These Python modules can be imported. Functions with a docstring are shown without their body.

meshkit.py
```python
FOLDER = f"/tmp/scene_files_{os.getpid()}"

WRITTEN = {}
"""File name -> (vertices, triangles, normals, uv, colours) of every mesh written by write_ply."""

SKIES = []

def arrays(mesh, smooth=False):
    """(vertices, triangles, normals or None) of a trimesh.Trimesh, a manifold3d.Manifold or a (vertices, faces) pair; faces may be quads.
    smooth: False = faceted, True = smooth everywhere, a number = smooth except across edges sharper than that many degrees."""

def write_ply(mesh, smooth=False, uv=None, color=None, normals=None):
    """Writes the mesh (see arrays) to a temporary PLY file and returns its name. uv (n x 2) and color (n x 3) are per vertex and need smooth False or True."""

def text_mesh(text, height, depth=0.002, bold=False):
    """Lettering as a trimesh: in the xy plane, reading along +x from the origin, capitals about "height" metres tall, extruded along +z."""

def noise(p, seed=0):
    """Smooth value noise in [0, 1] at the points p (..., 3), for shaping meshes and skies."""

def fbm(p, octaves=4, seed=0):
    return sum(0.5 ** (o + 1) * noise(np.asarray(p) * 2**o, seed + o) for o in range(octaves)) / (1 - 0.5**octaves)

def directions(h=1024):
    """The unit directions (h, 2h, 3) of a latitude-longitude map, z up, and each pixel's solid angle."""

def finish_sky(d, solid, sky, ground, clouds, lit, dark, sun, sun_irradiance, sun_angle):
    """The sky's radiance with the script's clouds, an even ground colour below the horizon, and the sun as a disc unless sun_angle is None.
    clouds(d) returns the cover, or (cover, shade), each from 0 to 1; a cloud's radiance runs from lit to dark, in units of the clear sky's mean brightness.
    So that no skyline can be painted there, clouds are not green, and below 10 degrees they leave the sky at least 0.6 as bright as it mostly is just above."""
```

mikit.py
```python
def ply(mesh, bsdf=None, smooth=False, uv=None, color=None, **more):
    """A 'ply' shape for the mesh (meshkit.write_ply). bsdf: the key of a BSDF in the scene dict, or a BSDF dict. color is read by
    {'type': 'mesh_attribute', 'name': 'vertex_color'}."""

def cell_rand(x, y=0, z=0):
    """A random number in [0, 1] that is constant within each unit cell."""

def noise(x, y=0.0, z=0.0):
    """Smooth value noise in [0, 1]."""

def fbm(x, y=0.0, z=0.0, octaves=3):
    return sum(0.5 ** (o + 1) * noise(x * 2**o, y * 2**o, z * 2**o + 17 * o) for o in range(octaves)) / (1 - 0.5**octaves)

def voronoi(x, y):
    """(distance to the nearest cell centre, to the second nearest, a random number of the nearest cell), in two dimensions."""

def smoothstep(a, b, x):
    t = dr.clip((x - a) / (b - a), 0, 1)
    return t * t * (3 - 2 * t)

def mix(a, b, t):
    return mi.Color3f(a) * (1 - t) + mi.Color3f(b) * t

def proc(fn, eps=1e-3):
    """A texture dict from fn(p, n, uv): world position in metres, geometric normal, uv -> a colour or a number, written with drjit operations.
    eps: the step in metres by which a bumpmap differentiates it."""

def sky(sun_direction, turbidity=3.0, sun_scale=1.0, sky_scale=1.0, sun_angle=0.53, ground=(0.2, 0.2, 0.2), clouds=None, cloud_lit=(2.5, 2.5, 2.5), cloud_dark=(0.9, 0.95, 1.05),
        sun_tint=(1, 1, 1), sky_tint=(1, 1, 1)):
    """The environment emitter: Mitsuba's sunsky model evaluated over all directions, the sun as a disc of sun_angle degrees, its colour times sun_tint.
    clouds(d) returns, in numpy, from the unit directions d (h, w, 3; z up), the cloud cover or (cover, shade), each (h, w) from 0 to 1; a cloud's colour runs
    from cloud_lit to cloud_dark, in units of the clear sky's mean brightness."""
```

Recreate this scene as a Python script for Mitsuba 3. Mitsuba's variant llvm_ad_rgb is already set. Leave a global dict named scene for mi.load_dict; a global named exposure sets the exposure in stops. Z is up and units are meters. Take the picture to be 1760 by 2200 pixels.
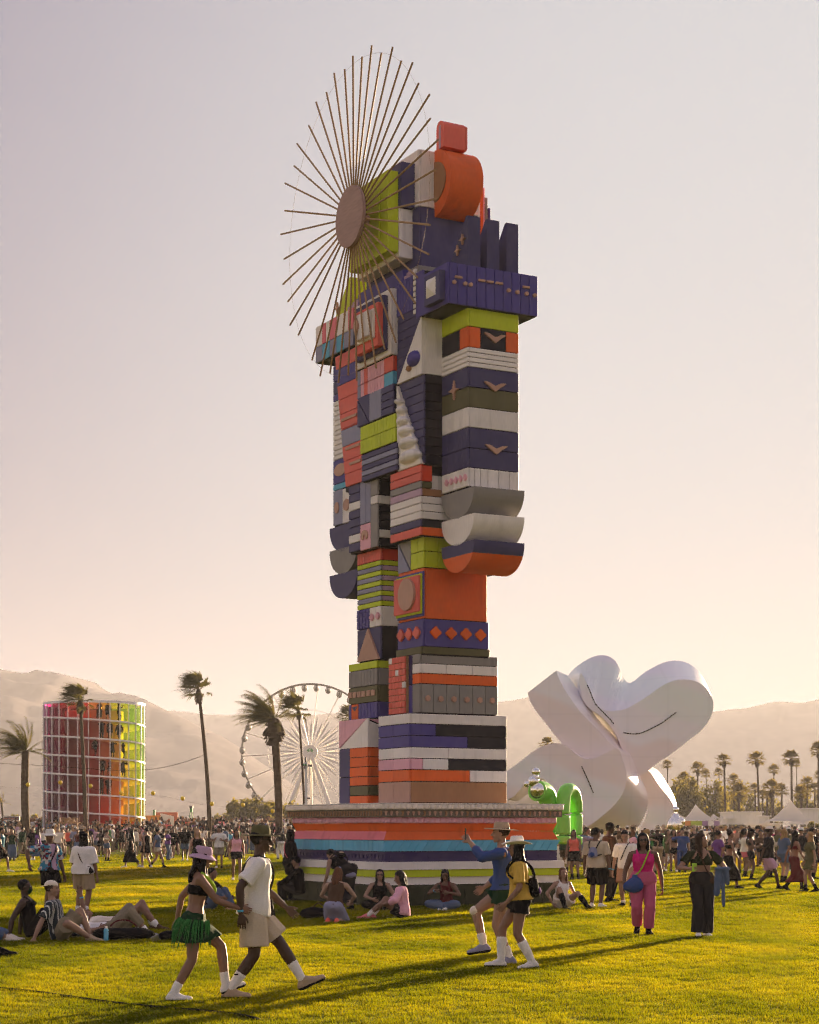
import math, random
import numpy as np
import trimesh
import manifold3d as m3
import drjit as dr
import mitsuba as mi
import mikit
import meshkit
from mikit import noise, fbm, smoothstep, mix

T = mi.ScalarTransform4f
scene, labels = {}, {}

# ------------------------------------------------------------------ camera, sky, sun, haze, exposure
EYE = 1.75                                  # height of the lens above the lawn, metres
FOCAL = 4000.0 / 1760.0                     # focal length in picture widths
exposure = 3.52
scene['camera'] = {
    'type': 'perspective', 'fov_axis': 'x', 'fov': 2 * math.degrees(math.atan(0.5 / FOCAL)),
    'principal_point_offset_x': 0.0, 'principal_point_offset_y': -(1775 - 1100) / 2200.0,
    'near_clip': 0.5, 'far_clip': 20000.0,
    'to_world': T().look_at(origin=[0, 0, EYE], target=[0, 100, EYE], up=[0, 0, 1]),
    'medium': {'type': 'ref', 'id': 'air'},
}
SUN_AZ, SUN_EL = math.radians(27.3), math.radians(7.8)
SUN = np.array([math.sin(SUN_AZ) * math.cos(SUN_EL), math.cos(SUN_AZ) * math.cos(SUN_EL), math.sin(SUN_EL)])


def veil(d):
    """A thin even evening veil: a broad bright aureole round the sun, greyer and cooler away from it, a little brighter again opposite."""
    c = np.clip(d @ SUN, -1, 1)
    ang = np.degrees(np.arccos(c))
    wisps = meshkit.fbm(d * np.array([3.0, 3.0, 9.0]), 4, 5) - 0.5
    glow = np.exp(-(ang / 38.0) ** 6) + 0.30 * np.clip(-c, 0, 1) ** 2
    return 0.97 + 0 * ang, np.clip(1 - glow + 0.07 * wisps, 0, 1)


scene['sky'] = mikit.sky(SUN.tolist(), turbidity=2.5, sun_scale=3.4, sky_scale=1.0, sun_angle=1.2, ground=(0.10, 0.10, 0.03), clouds=veil,
                         cloud_lit=(1.44, 1.50, 1.62), cloud_dark=(0.57, 0.545, 0.83), sun_tint=(0.78, 1.02, 2.3), sky_tint=(1.0, 0.85, 0.8))

scene['air'] = {'type': 'homogeneous', 'albedo': {'type': 'rgb', 'value': [0.72, 0.73, 0.79]}, 'sigma_t': 3.2e-4,
                'phase': {'type': 'hg', 'g': 0.0}}
scene['haze'] = {'type': 'cube', 'bsdf': {'type': 'null'}, 'interior': {'type': 'ref', 'id': 'air'},
                 'to_world': T().translate([0, 2500, 106.0]).scale([4500, 3600, 108.0])}
labels['haze'] = {'label': 'warm dusty evening haze over the whole field', 'category': 'haze', 'kind': 'stuff'}

# ------------------------------------------------------------------ materials
PALETTE = {}
_pal = []


def colour(name, rgb):
    PALETTE[name] = len(_pal)
    _pal.append(rgb)


for _n, _c in dict(
        white=(.82, .785, .755), cream=(.78, .70, .59), coral=(.78, .15, .11), orange=(.80, .135, .022), red=(.72, .07, .03),
        lime=(.55, .66, .015), olive=(0.120, 0.112, 0.052), grey=(.27, .255, .245), slate=(0.270, 0.275, 0.400), navy=(.066, .06, .155), ink=(0.013, 0.012, 0.020),
        purple=(.082, .066, .285), pink=(.78, .41, .50), rose=(.76, .19, .23), mauve=(.50, .34, .46), copper=(.52, .31, .23), rust=(.36, .18, .085),
        sky=(.11, .44, .66), deep=(0.042, 0.028, 0.112), moss=(0.028, 0.033, 0.015), black=(0.005, 0.004, 0.005), brown=(0.078, 0.042, 0.024), tan=(.42, .32, .22),
        denim=(0.091, 0.130, 0.215), khaki=(0.240, 0.200, 0.136), teal=(0.035, 0.154, 0.210), magenta=(.62, .02, .20), fuchsia=(.50, .10, .20), green=(0.042, 0.196, 0.049),
        taupe=(.17, .135, .11), yellow=(.72, .48, .02), gold=(.55, .36, .06), wine=(0.104, 0.014, 0.016), violet=(0.165, 0.060, 0.247), charcoal=(0.020, 0.018, 0.020), sand=(.55, .46, .34),
        paper=(.78, .76, .72), neon=(.35, .62, .04), forest=(0.012, 0.042, 0.018), peach=(0.465, 0.270, 0.180), blue=(0.042, 0.077, 0.238),
        skin_a=(0.317, 0.187, 0.130), skin_b=(0.231, 0.122, 0.078), skin_c=(0.136, 0.068, 0.040), skin_d=(0.060, 0.030, 0.018), skin_e=(0.406, 0.250, 0.179),
        hair_black=(0.006, 0.004, 0.004), hair_brown=(0.035, 0.018, 0.010), hair_auburn=(0.112, 0.044, 0.016), hair_blond=(.34, .20, .08), hair_grey=(.25, .23, .2),
        lip=(.30, .10, .08), eyewhite=(.5, .46, .42)).items():
    colour(_n, _c)
PAL = np.array(_pal, float)
_palette = [mi.Float(PAL[:, k].tolist()) for k in range(3)]


def pick(uv):
    i = mi.UInt32(dr.clip(uv.x * 64.0, 0, 63.5))
    return mi.Color3f(*[dr.gather(mi.Float, c, i) for c in _palette])


def paint(p, n, uv):
    """Painted plywood: a faint grain, dust and scuffs over the paint colour."""
    g = fbm(p.x * 2.3 + p.y * 1.7, p.z * 2.1, p.y * 1.3, 4)
    f = noise(p.x * 55, p.y * 55, p.z * 9)
    c = pick(uv)
    dust = smoothstep(0.5, 0.85, g) * 0.05
    streak = smoothstep(.60, .92, noise(p.x * 8 + 3, p.y * 8, p.z * .7)) * smoothstep(.35, .7, noise(p.x * 1.1, p.y * 1.1, p.z * 1.3 + 4)) * .16
    return mi.Color3f(c * (0.80 + 0.18 * g + 0.10 * (f - 0.5) + 0.14 * uv.y) * (1 - streak)) * (1 - dust) + mi.Color3f(.42, .36, .28) * dust


def cloth(p, n, uv):
    f = fbm(p.x * 130, p.y * 130, p.z * 130, 2)
    return pick(uv) * (0.86 + 0.28 * f)


def paint_h(p, n, uv):
    return fbm(p.x * 30, p.y * 30, p.z * 6, 2)


def cloth_h(p, n, uv):
    return fbm(p.x * 14, p.y * 14, p.z * 9, 2)


def simple(name, rgb, rough=0.6, metallic=0.0, spec=0.4, **more):
    scene[name] = {'type': 'twosided', 'b': {'type': 'principled', 'base_color': {'type': 'rgb', 'value': list(rgb)}, 'roughness': rough, 'metallic': metallic,
                                             'specular': spec, **more}}
    return name


scene['paint'] = {'type': 'twosided', 'b': {'type': 'bumpmap', 'scale': 0.004, 'tex': mikit.proc(paint_h, 4e-3),
                                            'b': {'type': 'principled', 'base_color': mikit.proc(paint), 'roughness': 0.5, 'specular': 0.22}}}
scene['cloth'] = {'type': 'twosided', 'b': {'type': 'bumpmap', 'scale': 0.02, 'tex': mikit.proc(cloth_h, 4e-3),
                                            'b': {'type': 'principled', 'base_color': mikit.proc(cloth), 'roughness': 0.85, 'specular': 0.15}}}
scene['skin'] = {'type': 'twosided', 'b': {'type': 'principled', 'base_color': mikit.proc(lambda p, n, uv: pick(uv)), 'roughness': 0.48, 'specular': 0.45}}
scene['hairs'] = {'type': 'twosided', 'b': {'type': 'principled', 'base_color': mikit.proc(lambda p, n, uv: pick(uv) * (0.6 + 0.8 * noise(p.x * 90, p.y * 90, p.z * 14))),
                                            'roughness': 0.6, 'specular': 0.22}}


# ------------------------------------------------------------------ mesh helpers
def as_mesh(m):
    if isinstance(m, m3.Manifold):
        a = m.to_mesh()
        return trimesh.Trimesh(a.vert_properties[:, :3], a.tri_verts, process=False)
    return m


_count = {}
_tone = random.Random(3)


def numbered(name):
    k = _count.get(name, 0)
    _count[name] = k + 1
    return name if k == 0 else f'{name}_{k:03d}'


def put(key, mesh, bsdf, col=None, smooth=False, number=True, **more):
    """One mesh = one entry of the scene. col: a palette name, carried as a constant uv."""
    key = numbered(key) if number else key
    mesh = as_mesh(mesh)
    if col is None:
        scene[key] = mikit.ply(mesh, bsdf, smooth=smooth, **more)
        return key
    v, f, n = meshkit.arrays(mesh, smooth)
    uv = np.tile([(PALETTE[col] + 0.5) / 64.0, _tone.random()], (len(v), 1))
    path = meshkit.write_ply((v, f), False, uv, None, n)
    scene[key] = {'type': 'ply', 'filename': path, 'face_normals': n is None, 'bsdf': {'type': 'ref', 'id': bsdf}, **more}
    return key


def tag(key, label, category=None, group=None, kind=None):
    d = {'label': label}
    if category: d['category'] = category
    if group: d['group'] = group
    if kind: d['kind'] = kind
    labels[key] = d


def box(x0, x1, y0, y1, z0, z1, bevel=0.0):
    if bevel <= 0:
        m = trimesh.creation.box((x1 - x0, y1 - y0, z1 - z0))
        m.apply_translation(((x0 + x1) / 2, (y0 + y1) / 2, (z0 + z1) / 2))
        return m
    c = []
    for a, b, d in ((0, bevel, bevel), (bevel, 0, bevel), (bevel, bevel, 0)):
        for sx in (x0 + a, x1 - a):
            for sy in (y0 + b, y1 - b):
                for sz in (z0 + d, z1 - d):
                    c.append((sx, sy, sz))
    return as_mesh(m3.Manifold.hull_points(np.array(c)))


def tube(points, radii, sides=8, cap=True):
    p = np.asarray(points, float)
    r = np.broadcast_to(np.asarray(radii, float), (len(p),))
    t = np.gradient(p, axis=0)
    t /= np.linalg.norm(t, axis=1, keepdims=True) + 1e-12
    ref = np.array([0.0, 0, 1.0]) if np.mean(np.abs(t[:, 2])) < 0.9 else np.array([1.0, 0, 0])
    a = np.cross(t, ref); a /= np.linalg.norm(a, axis=1, keepdims=True) + 1e-12
    b = np.cross(t, a)
    ang = np.arange(sides) * 2 * np.pi / sides
    v = p[:, None] + r[:, None, None] * (np.cos(ang)[None, :, None] * a[:, None] + np.sin(ang)[None, :, None] * b[:, None])
    i, j = np.meshgrid(np.arange(len(p) - 1), np.arange(sides), indexing='ij')
    q = np.stack([i * sides + j, i * sides + (j + 1) % sides, (i + 1) * sides + (j + 1) % sides, (i + 1) * sides + j], -1).reshape(-1, 4)
    v = v.reshape(-1, 3)
    f = np.vstack([q[:, [0, 1, 2]], q[:, [0, 2, 3]]])
    if cap:
        n = len(v)
        v = np.vstack([v, p[0], p[-1]])
        j = np.arange(sides)
        e = (len(p) - 1) * sides
        f = np.vstack([f, np.stack([j * 0 + n, (j + 1) % sides, j], 1), np.stack([j * 0 + n + 1, e + j, e + (j + 1) % sides], 1)])
    return trimesh.Trimesh(v, f, process=False)


def join(parts):
    parts = [as_mesh(p) for p in parts]
    off, vs, fs = 0, [], []
    for p in parts:
        vs.append(np.asarray(p.vertices)); fs.append(np.asarray(p.faces) + off)
        off += len(p.vertices)
    return trimesh.Trimesh(np.vstack(vs), np.vstack(fs), process=False)


def prism(poly, d0, d1, frame):
    """Extrude a 2-D outline (list of points, shapely polygon) from d0 to d1; frame maps (s, t, d) arrays to world points."""
    from shapely.geometry import Polygon
    g = poly if hasattr(poly, 'exterior') else Polygon(poly)
    if not g.is_valid:
        g = g.buffer(0)
    m = trimesh.creation.extrude_polygon(g, 1.0, engine='earcut')
    v = np.array(m.vertices)
    w = frame(v[:, 0], v[:, 1], d0 + (d1 - d0) * v[:, 2])
    m = trimesh.Trimesh(w, m.faces, process=False)
    if m.volume < 0:
        m.invert()
    return m


# ------------------------------------------------------------------ ground and hills
def lawn(p, n, uv):
    d = dr.sqrt(p.x * p.x + p.y * p.y)
    big = fbm(p.x * .10 + 3, p.y * .045, 0, 4)
    mid = fbm(p.x * .9, p.y * .5, 3, 3)
    fine = noise(p.x * 14, p.y * 6, 1)
    dry = smoothstep(0.50, 0.72, big)
    c = mix((.10, .115, .006), (.20, .15, .012), dry)
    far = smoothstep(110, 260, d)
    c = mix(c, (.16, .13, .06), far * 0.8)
    return mi.Color3f(c) * (0.55 + 0.5 * mid + 0.4 * fine)


def lawn_h(p, n, uv):
    return noise(p.x * 40, p.y * 16, 2) * 0.6 + noise(p.x * 90, p.y * 40, 5) * 0.4


scene['lawn'] = {'type': 'twosided', 'b': {'type': 'bumpmap', 'scale': 0.05, 'tex': mikit.proc(lawn_h, 6e-3),
                                           'b': {'type': 'principled', 'base_color': mikit.proc(lawn), 'roughness': 0.8, 'specular': 0.15, 'sheen': 0.8, 'sheen_tint': 1.0}}}
def ground_z(x, d):
    """The lawn is flat, but rises a little to a bank at the back on the left."""
    d = np.maximum(np.asarray(d, float), 1.0)
    px = 880 + 4000 * np.asarray(x, float) / d
    u, w = np.clip((d - 112) / 75, 0, 1), np.clip((900 - px) / 260, 0, 1)
    return 1.05 * u * u * (3 - 2 * u) * w * w * (3 - 2 * w)


_gy = np.concatenate([[-1000, 0, 40, 80], np.linspace(100, 200, 26), np.linspace(220, 600, 12), [1000, 6000]])
_gx = np.concatenate([[-4400, -1500], np.linspace(-400, 400, 161), [1500, 4400]])
_X, _Y = np.meshgrid(_gx, _gy)
_i, _k = np.meshgrid(np.arange(len(_gy) - 1), np.arange(len(_gx) - 1), indexing='ij')
_n = len(_gx)
_q = np.stack([_i * _n + _k, _i * _n + _k + 1, (_i + 1) * _n + _k + 1, (_i + 1) * _n + _k], -1).reshape(-1, 4)
put('ground', trimesh.Trimesh(np.stack([_X, _Y, ground_z(_X, _Y)], -1).reshape(-1, 3), np.vstack([_q[:, [0, 1, 2]], _q[:, [0, 2, 3]]]), process=False), 'lawn', smooth=True)
labels['ground'] = {'label': 'mown festival lawn running to the foot of the hills', 'category': 'ground', 'kind': 'structure'}


def ridge(name, pts, dist, depth, seed, rough, label):
    """A mountain range: skyline heights along x at a distance, falling off towards us and away, with spurs and gullies."""
    xs = np.linspace(pts[0][0], pts[-1][0], 240)
    h = np.interp(xs, [p[0] for p in pts], [p[1] for p in pts])
    rows = 40
    v = []
    for j in range(rows):
        t = j / (rows - 1)
        y = dist - depth * (1 - t) if t < .8 else dist + depth * (t - .8)
        fall = (t / .8) ** 1.25 if t <= .8 else 1 - (t - .8) * 1.2
        P = np.stack([xs / (0.09 * dist), np.full_like(xs, y / (0.12 * dist)), np.zeros_like(xs)], 1)
        gul = (meshkit.fbm(P * 2.2, 5, seed) - .5)
        crest = (meshkit.fbm(P * [9, 9, 1], 4, seed + 3) - .5)
        z = h * fall + h * rough * (gul * 1.0 * min(1, 3 * (1 - t) + .12) + crest * .16) * min(1, t * 6)
        v.append(np.stack([xs, np.full_like(xs, y), np.maximum(z, -1.0) - (0.5 if j == 0 else 0)], 1))
    v = np.vstack(v)
    n = len(xs)
    i, k = np.meshgrid(np.arange(rows - 1), np.arange(n - 1), indexing='ij')
    q = np.stack([i * n + k, i * n + k + 1, (i + 1) * n + k + 1, (i + 1) * n + k], -1).reshape(-1, 4)
    put(name, trimesh.Trimesh(v, np.vstack([q[:, [0, 1, 2]], q[:, [0, 2, 3]]]), process=False), 'rock', smooth=True)
    labels[name] = {'label': label, 'category': 'hills', 'kind': 'structure'}


scene['rock'] = {'type': 'twosided', 'b': {'type': 'principled', 'base_color': mikit.proc(
    lambda p, n, uv: mix((.085, .066, .07), (.15, .12, .12), fbm(p.x * .02, p.y * .02, p.z * .03, 4))), 'roughness': 0.95, 'specular': 0.1}}


def sky_line(dist, pts):
    return [((x - 880) / 4000 * dist, max(0.0, (1775 - y) / 4000 * dist + EYE)) for x, y in pts]


ridge('mountain', sky_line(2000, [(-500, 1475), (-250, 1440), (-90, 1466), (0, 1457), (14, 1454), (35, 1460), (52, 1462), (70, 1457), (100, 1460), (130, 1461), (150, 1457), (185, 1455),
                                  (200, 1457), (225, 1475), (260, 1492), (300, 1510), (340, 1525), (380, 1545), (440, 1570), (500, 1595), (540, 1620), (600, 1660), (680, 1715),
                                  (760, 1768), (800, 1778)]), 2000, 800, 3, .34, 'brown hazy mountain shoulder rising on the left behind the glass tower')
ridge('distant_hills', sky_line(3000, [(200, 1640), (330, 1560), (390, 1533), (430, 1538), (470, 1545), (540, 1545), (640, 1548), (740, 1545), (880, 1530), (960, 1520), (1060, 1512), (1130, 1505),
                                       (1180, 1500), (1300, 1520), (1440, 1545), (1540, 1537), (1570, 1535), (1620, 1522), (1680, 1522), (1740, 1512), (1800, 1512), (1900, 1520), (2100, 1560),
                                       (2400, 1600), (2800, 1640)]), 3000, 700, 11, .12, 'pale far hills almost lost in the haze along the horizon')
# ------------------------------------------------------------------ blades of grass on the lawn that the lens can resolve
def blade_colour(p, n, uv):
    big = fbm(p.x * .10 + 3, p.y * .045, 0, 4)
    dry = smoothstep(0.50, 0.74, big) * 0.75 + smoothstep(.62, .9, uv.x) * .5
    patch = fbm(p.x * .8, p.y * .45, 7, 3)
    c = mix((.19, .225, .003), (.39, .275, .005), dr.clip(dry * .8 + .12 + (patch - .5) * .9, 0, 1)) * (0.30 + 1.25 * patch)
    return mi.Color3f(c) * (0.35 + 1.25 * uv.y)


scene['blade'] = {'type': 'principledthin', 'base_color': mikit.proc(blade_colour), 'roughness': 0.42, 'spec_tint': 0.6, 'sheen': 0.2, 'diff_trans': 1.15, 'eta': 1.35}


def blades(size, count, h, w, seed):
    g = np.random.default_rng(seed)
    x, y = g.uniform(0, size, (2, count))
    hh = h * g.uniform(.55, 1.25, count) * (0.35 + 1.2 * meshkit.noise(np.stack([x * 6, y * 6, 0 * x], 1), seed))
    a, lean = g.uniform(0, 2 * np.pi, count), g.normal(0, .5, count)
    lx, ly = lean * hh * np.cos(a * 1.7), lean * hh * np.sin(a * 1.7)
    dx, dy = w * np.cos(a) / 2, w * np.sin(a) / 2
    v = np.stack([np.stack([x - dx, y - dy, 0 * x], 1), np.stack([x + dx, y + dy, 0 * x], 1), np.stack([x + lx, y + ly, hh], 1)], 1).reshape(-1, 3)
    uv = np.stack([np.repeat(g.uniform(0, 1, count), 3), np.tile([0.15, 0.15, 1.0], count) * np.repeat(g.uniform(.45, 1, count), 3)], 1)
    return trimesh.Trimesh(v, np.arange(3 * count).reshape(-1, 3), process=False), uv


_k = 0
for name, size, count, h, w, y0, y1 in (('turf_near', 1.0, 3600, .038, .006, 15.5, 34.0), ('turf_mid', 2.0, 5600, .042, .012, 34.0, 66.0), ('turf_far', 4.0, 6400, .05, .026, 66.0, 112.0)):
    for var in range(3):
        me, uv = blades(size, count, h, w, 40 + var)
        scene[f'{name}_{var}'] = {'type': 'shapegroup', 'tuft': mikit.ply(me, 'blade', uv=uv)}
    g = random.Random(5)
    y = y0
    while y < y1:
        half = 0.225 * (y + size) + 1.0
        x = -math.ceil(half / size) * size
        while x < half:
            r = g.randrange(4)
            t = T().translate([x + size / 2, y + size / 2, 0]).rotate([0, 0, 1], 90 * r).translate([-size / 2, -size / 2, 0])
            scene['grass' if _k == 0 else f'grass__{_k:04d}'] = {'type': 'instance', 'g': {'type': 'ref', 'id': f'{name}_{g.randrange(3)}'}, 'to_world': t}
            _k += 1
            x += size
        y += size
labels['grass'] = {'label': 'short sunlit yellow-green grass of the festival lawn', 'category': 'grass', 'kind': 'stuff'}
# ------------------------------------------------------------------ the stacked-block totem
TW = 'totem_tower'
tag(TW, 'towering totem figure of brightly painted wooden blocks on a striped stepped pedestal', 'sculpture')
_tc, _ts = math.cos(math.radians(28.5)), math.sin(math.radians(28.5))
_tO = np.array([-0.005, 41.2, 0.0])
_tu, _tv = np.array([_tc, _ts, 0]), np.array([-_ts, _tc, 0])


def tower(a, b, z):
    a, b, z = np.broadcast_arrays(np.asarray(a, float), np.asarray(b, float), np.asarray(z, float))
    return _tO + a[..., None] * _tu + b[..., None] * _tv + z[..., None] * np.array([0, 0, 1.0])


def to_tower(m):
    m = as_mesh(m)
    v = np.array(m.vertices)
    return trimesh.Trimesh(tower(v[:, 0], v[:, 1], v[:, 2]), m.faces, process=False)


_rng = random.Random(7)
GAP = 0.014


def piece(part, name, col, mesh, smooth=False, bsdf='paint'):
    return put(f'{TW}__{part}__{name}', mesh, bsdf, col, smooth)


def tbox(a0, a1, b0, b1, z0, z1, bev=0.006):
    return to_tower(box(min(a0, a1), max(a0, a1), min(b0, b1), max(b0, b1), min(z0, z1), max(z0, z1), bev))


def K(part, col, a0, a1, b0, b1, z0, z1):
    piece(part, 'block', col, tbox(a0, a1, b0, b1, z0, z1, 0.012))


def F(part, col, a0, b0, b1, z0, z1, t):
    j = _rng.uniform(0, .003)
    piece(part, 'panel', col, tbox(a0 - j, a0 + t, b0 + GAP * .5, b1 - GAP * .5, z0 + GAP * .6, z1 - GAP * .6))


def S(part, col, b0, a0, a1, z0, z1, t):
    j = _rng.uniform(0, .003)
    piece(part, 'panel', col, tbox(a0 + GAP * .5, a1 - GAP * .5, b0 - j, b0 + t, z0 + GAP * .6, z1 - GAP * .6))


def FP(part, col, a0, pts, t):
    piece(part, 'panel', col, prism(pts, 0, 1, lambda s, u, d: tower(a0 + t * d, s, u)))


def SP(part, col, b0, pts, t):
    piece(part, 'panel', col, prism(pts, 0, 1, lambda s, u, d: tower(s, b0 + t * d, u)))


def outline(kind, w, h):
    from shapely.geometry import Polygon, box as sbox, Point
    from shapely import affinity, union_all
    if kind == 'PL':
        return sbox(-w / 2, -h / 2, w / 2, h / 2)
    if kind == 'HEX':
        return Polygon([(w / 2 * math.sin(k * math.pi / 3), h / 2 * math.cos(k * math.pi / 3)) for k in range(6)])
    if kind == 'DISC':
        return affinity.scale(Point(0, 0).buffer(1, 24), w / 2, h / 2)
    if kind == 'XD':      # stepped diamond
        st = [(1, .22), (.78, .42), (.56, .6), (.36, .8), (.16, 1)]
        return affinity.scale(union_all([sbox(-x, -y, x, y) for x, y in st]), w / 2, h / 2)
    if kind == 'STAR':
        p = []
        for k in range(8):
            r = 1 if k % 2 == 0 else .26
            p.append((w / 2 * r * math.sin(k * math.pi / 4), h / 2 * r * math.cos(k * math.pi / 4)))
        return Polygon(p)
    if kind == 'BIRD':
        top = [(-1, .85), (-.55, .72), (-.2, .25), (0, .1), (.2, .3), (.55, .75), (1, .85)]
        bot = [(.85, .55), (.55, .1), (.25, -.55), (.05, -1), (-.15, -.75), (-.45, -.15), (-.75, .35)]
        return Polygon([(x * w / 2, y * h / 2) for x, y in top + bot]).buffer(h * .04).simplify(h * .01)
    if kind == 'ARCH':
        o = affinity.scale(Point(0, 0).buffer(1, 24), w / 2, h / 2)
        return o.difference(affinity.translate(affinity.scale(Point(0, 0).buffer(1, 16), w * .18, h * .42), 0, -h * .34)).difference(sbox(-w, -h, w, -h * .36))


NAMES = dict(PL='plaque', HEX='bolt', DISC='disc', XD='cross', STAR='star', BIRD='bird', ARCH='arch', BALL='knob', PYR='pyramid')


def D(part, col, kind, face, pl, c, z, w, h, t):
    if face == 'F':
        fr = lambda s, u, d: tower(pl - d, c - s, z + u)
    else:
        fr = lambda s, u, d: tower(c + s, pl - d, z + u)
    if kind == 'BALL':
        m = trimesh.creation.icosphere(3)
        v = np.array(m.vertices)
        m = trimesh.Trimesh(fr(v[:, 0] * w / 2 * (1 - .12 * v[:, 1]), v[:, 1] * h / 2, v[:, 2] * t), m.faces)
        if m.volume < 0: m.invert()
        return piece(part, 'knob', col, m, True)
    if kind == 'PYR':
        v = np.array([(-w / 2, -h / 2, 0), (w / 2, -h / 2, 0), (w / 2, h / 2, 0), (-w / 2, h / 2, 0), (0, 0, t)])
        m = trimesh.Trimesh(fr(v[:, 0], v[:, 1], v[:, 2]), [[0, 1, 4], [1, 2, 4], [2, 3, 4], [3, 0, 4], [0, 3, 2], [0, 2, 1]], process=False)
        if m.volume < 0: m.invert()
        return piece(part, 'pyramid', col, m)
    piece(part, NAMES[kind], col, prism(outline(kind, w, h), -.004, t, fr), 40 if kind in ('DISC', 'ARCH') else False)


def BOAT(part, cols, a0, a1, b0, b1, zb, zt):
    c, r, h = (b0 + b1) / 2, (b1 - b0) / 2, zt - zb
    arc = [(c + r * math.cos(t), zt - h * math.sin(t) ** .92) for t in np.linspace(0, math.pi, 40)]
    from shapely.geometry import Polygon, box as sbox
    g = Polygon(arc).buffer(0)
    zm = zt - h * .43
    bits = [g] if len(cols) == 1 else [g.intersection(sbox(b0 - 1, zm, b1 + 1, zt + 1)), g.intersection(sbox(b0 - 1, zb - 1, b1 + 1, zm))]
    for col, q in zip(cols, bits):
        piece(part, 'half_disc', col, prism(q, a0, a1, lambda s, u, d: tower(d, s, u)), 30)


def FIN(part, col, a0, a1, b0, b1, z0, zt):
    piece(part, 'fin', col, prism([(b0, z0), (b1, z0), (b0 + (b1 - b0) * .08, zt), (b0, zt)], a0, a1, lambda s, u, d: tower(d, s, u)))


def EAR(part, col, a0, a1, bb, zc, r):
    w = r * 1.02
    arc = [(bb - w * math.cos(t), zc + r * math.sin(t)) for t in np.linspace(-math.pi / 2, math.pi / 2, 48)]
    piece(part, 'ear', col, prism(arc, a0, a1, lambda s, u, d: tower(d, s, u)), 30)
    arc = [(bb - .03 - w * .66 * math.cos(t), zc + .02 + r * .6 * math.sin(t)) for t in np.linspace(-math.pi / 2, math.pi / 2, 40)]
    piece(part, 'disc', 'rust', prism(arc, a0 - .03, a0 + .01, lambda s, u, d: tower(d, s, u)), 30)


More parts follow.
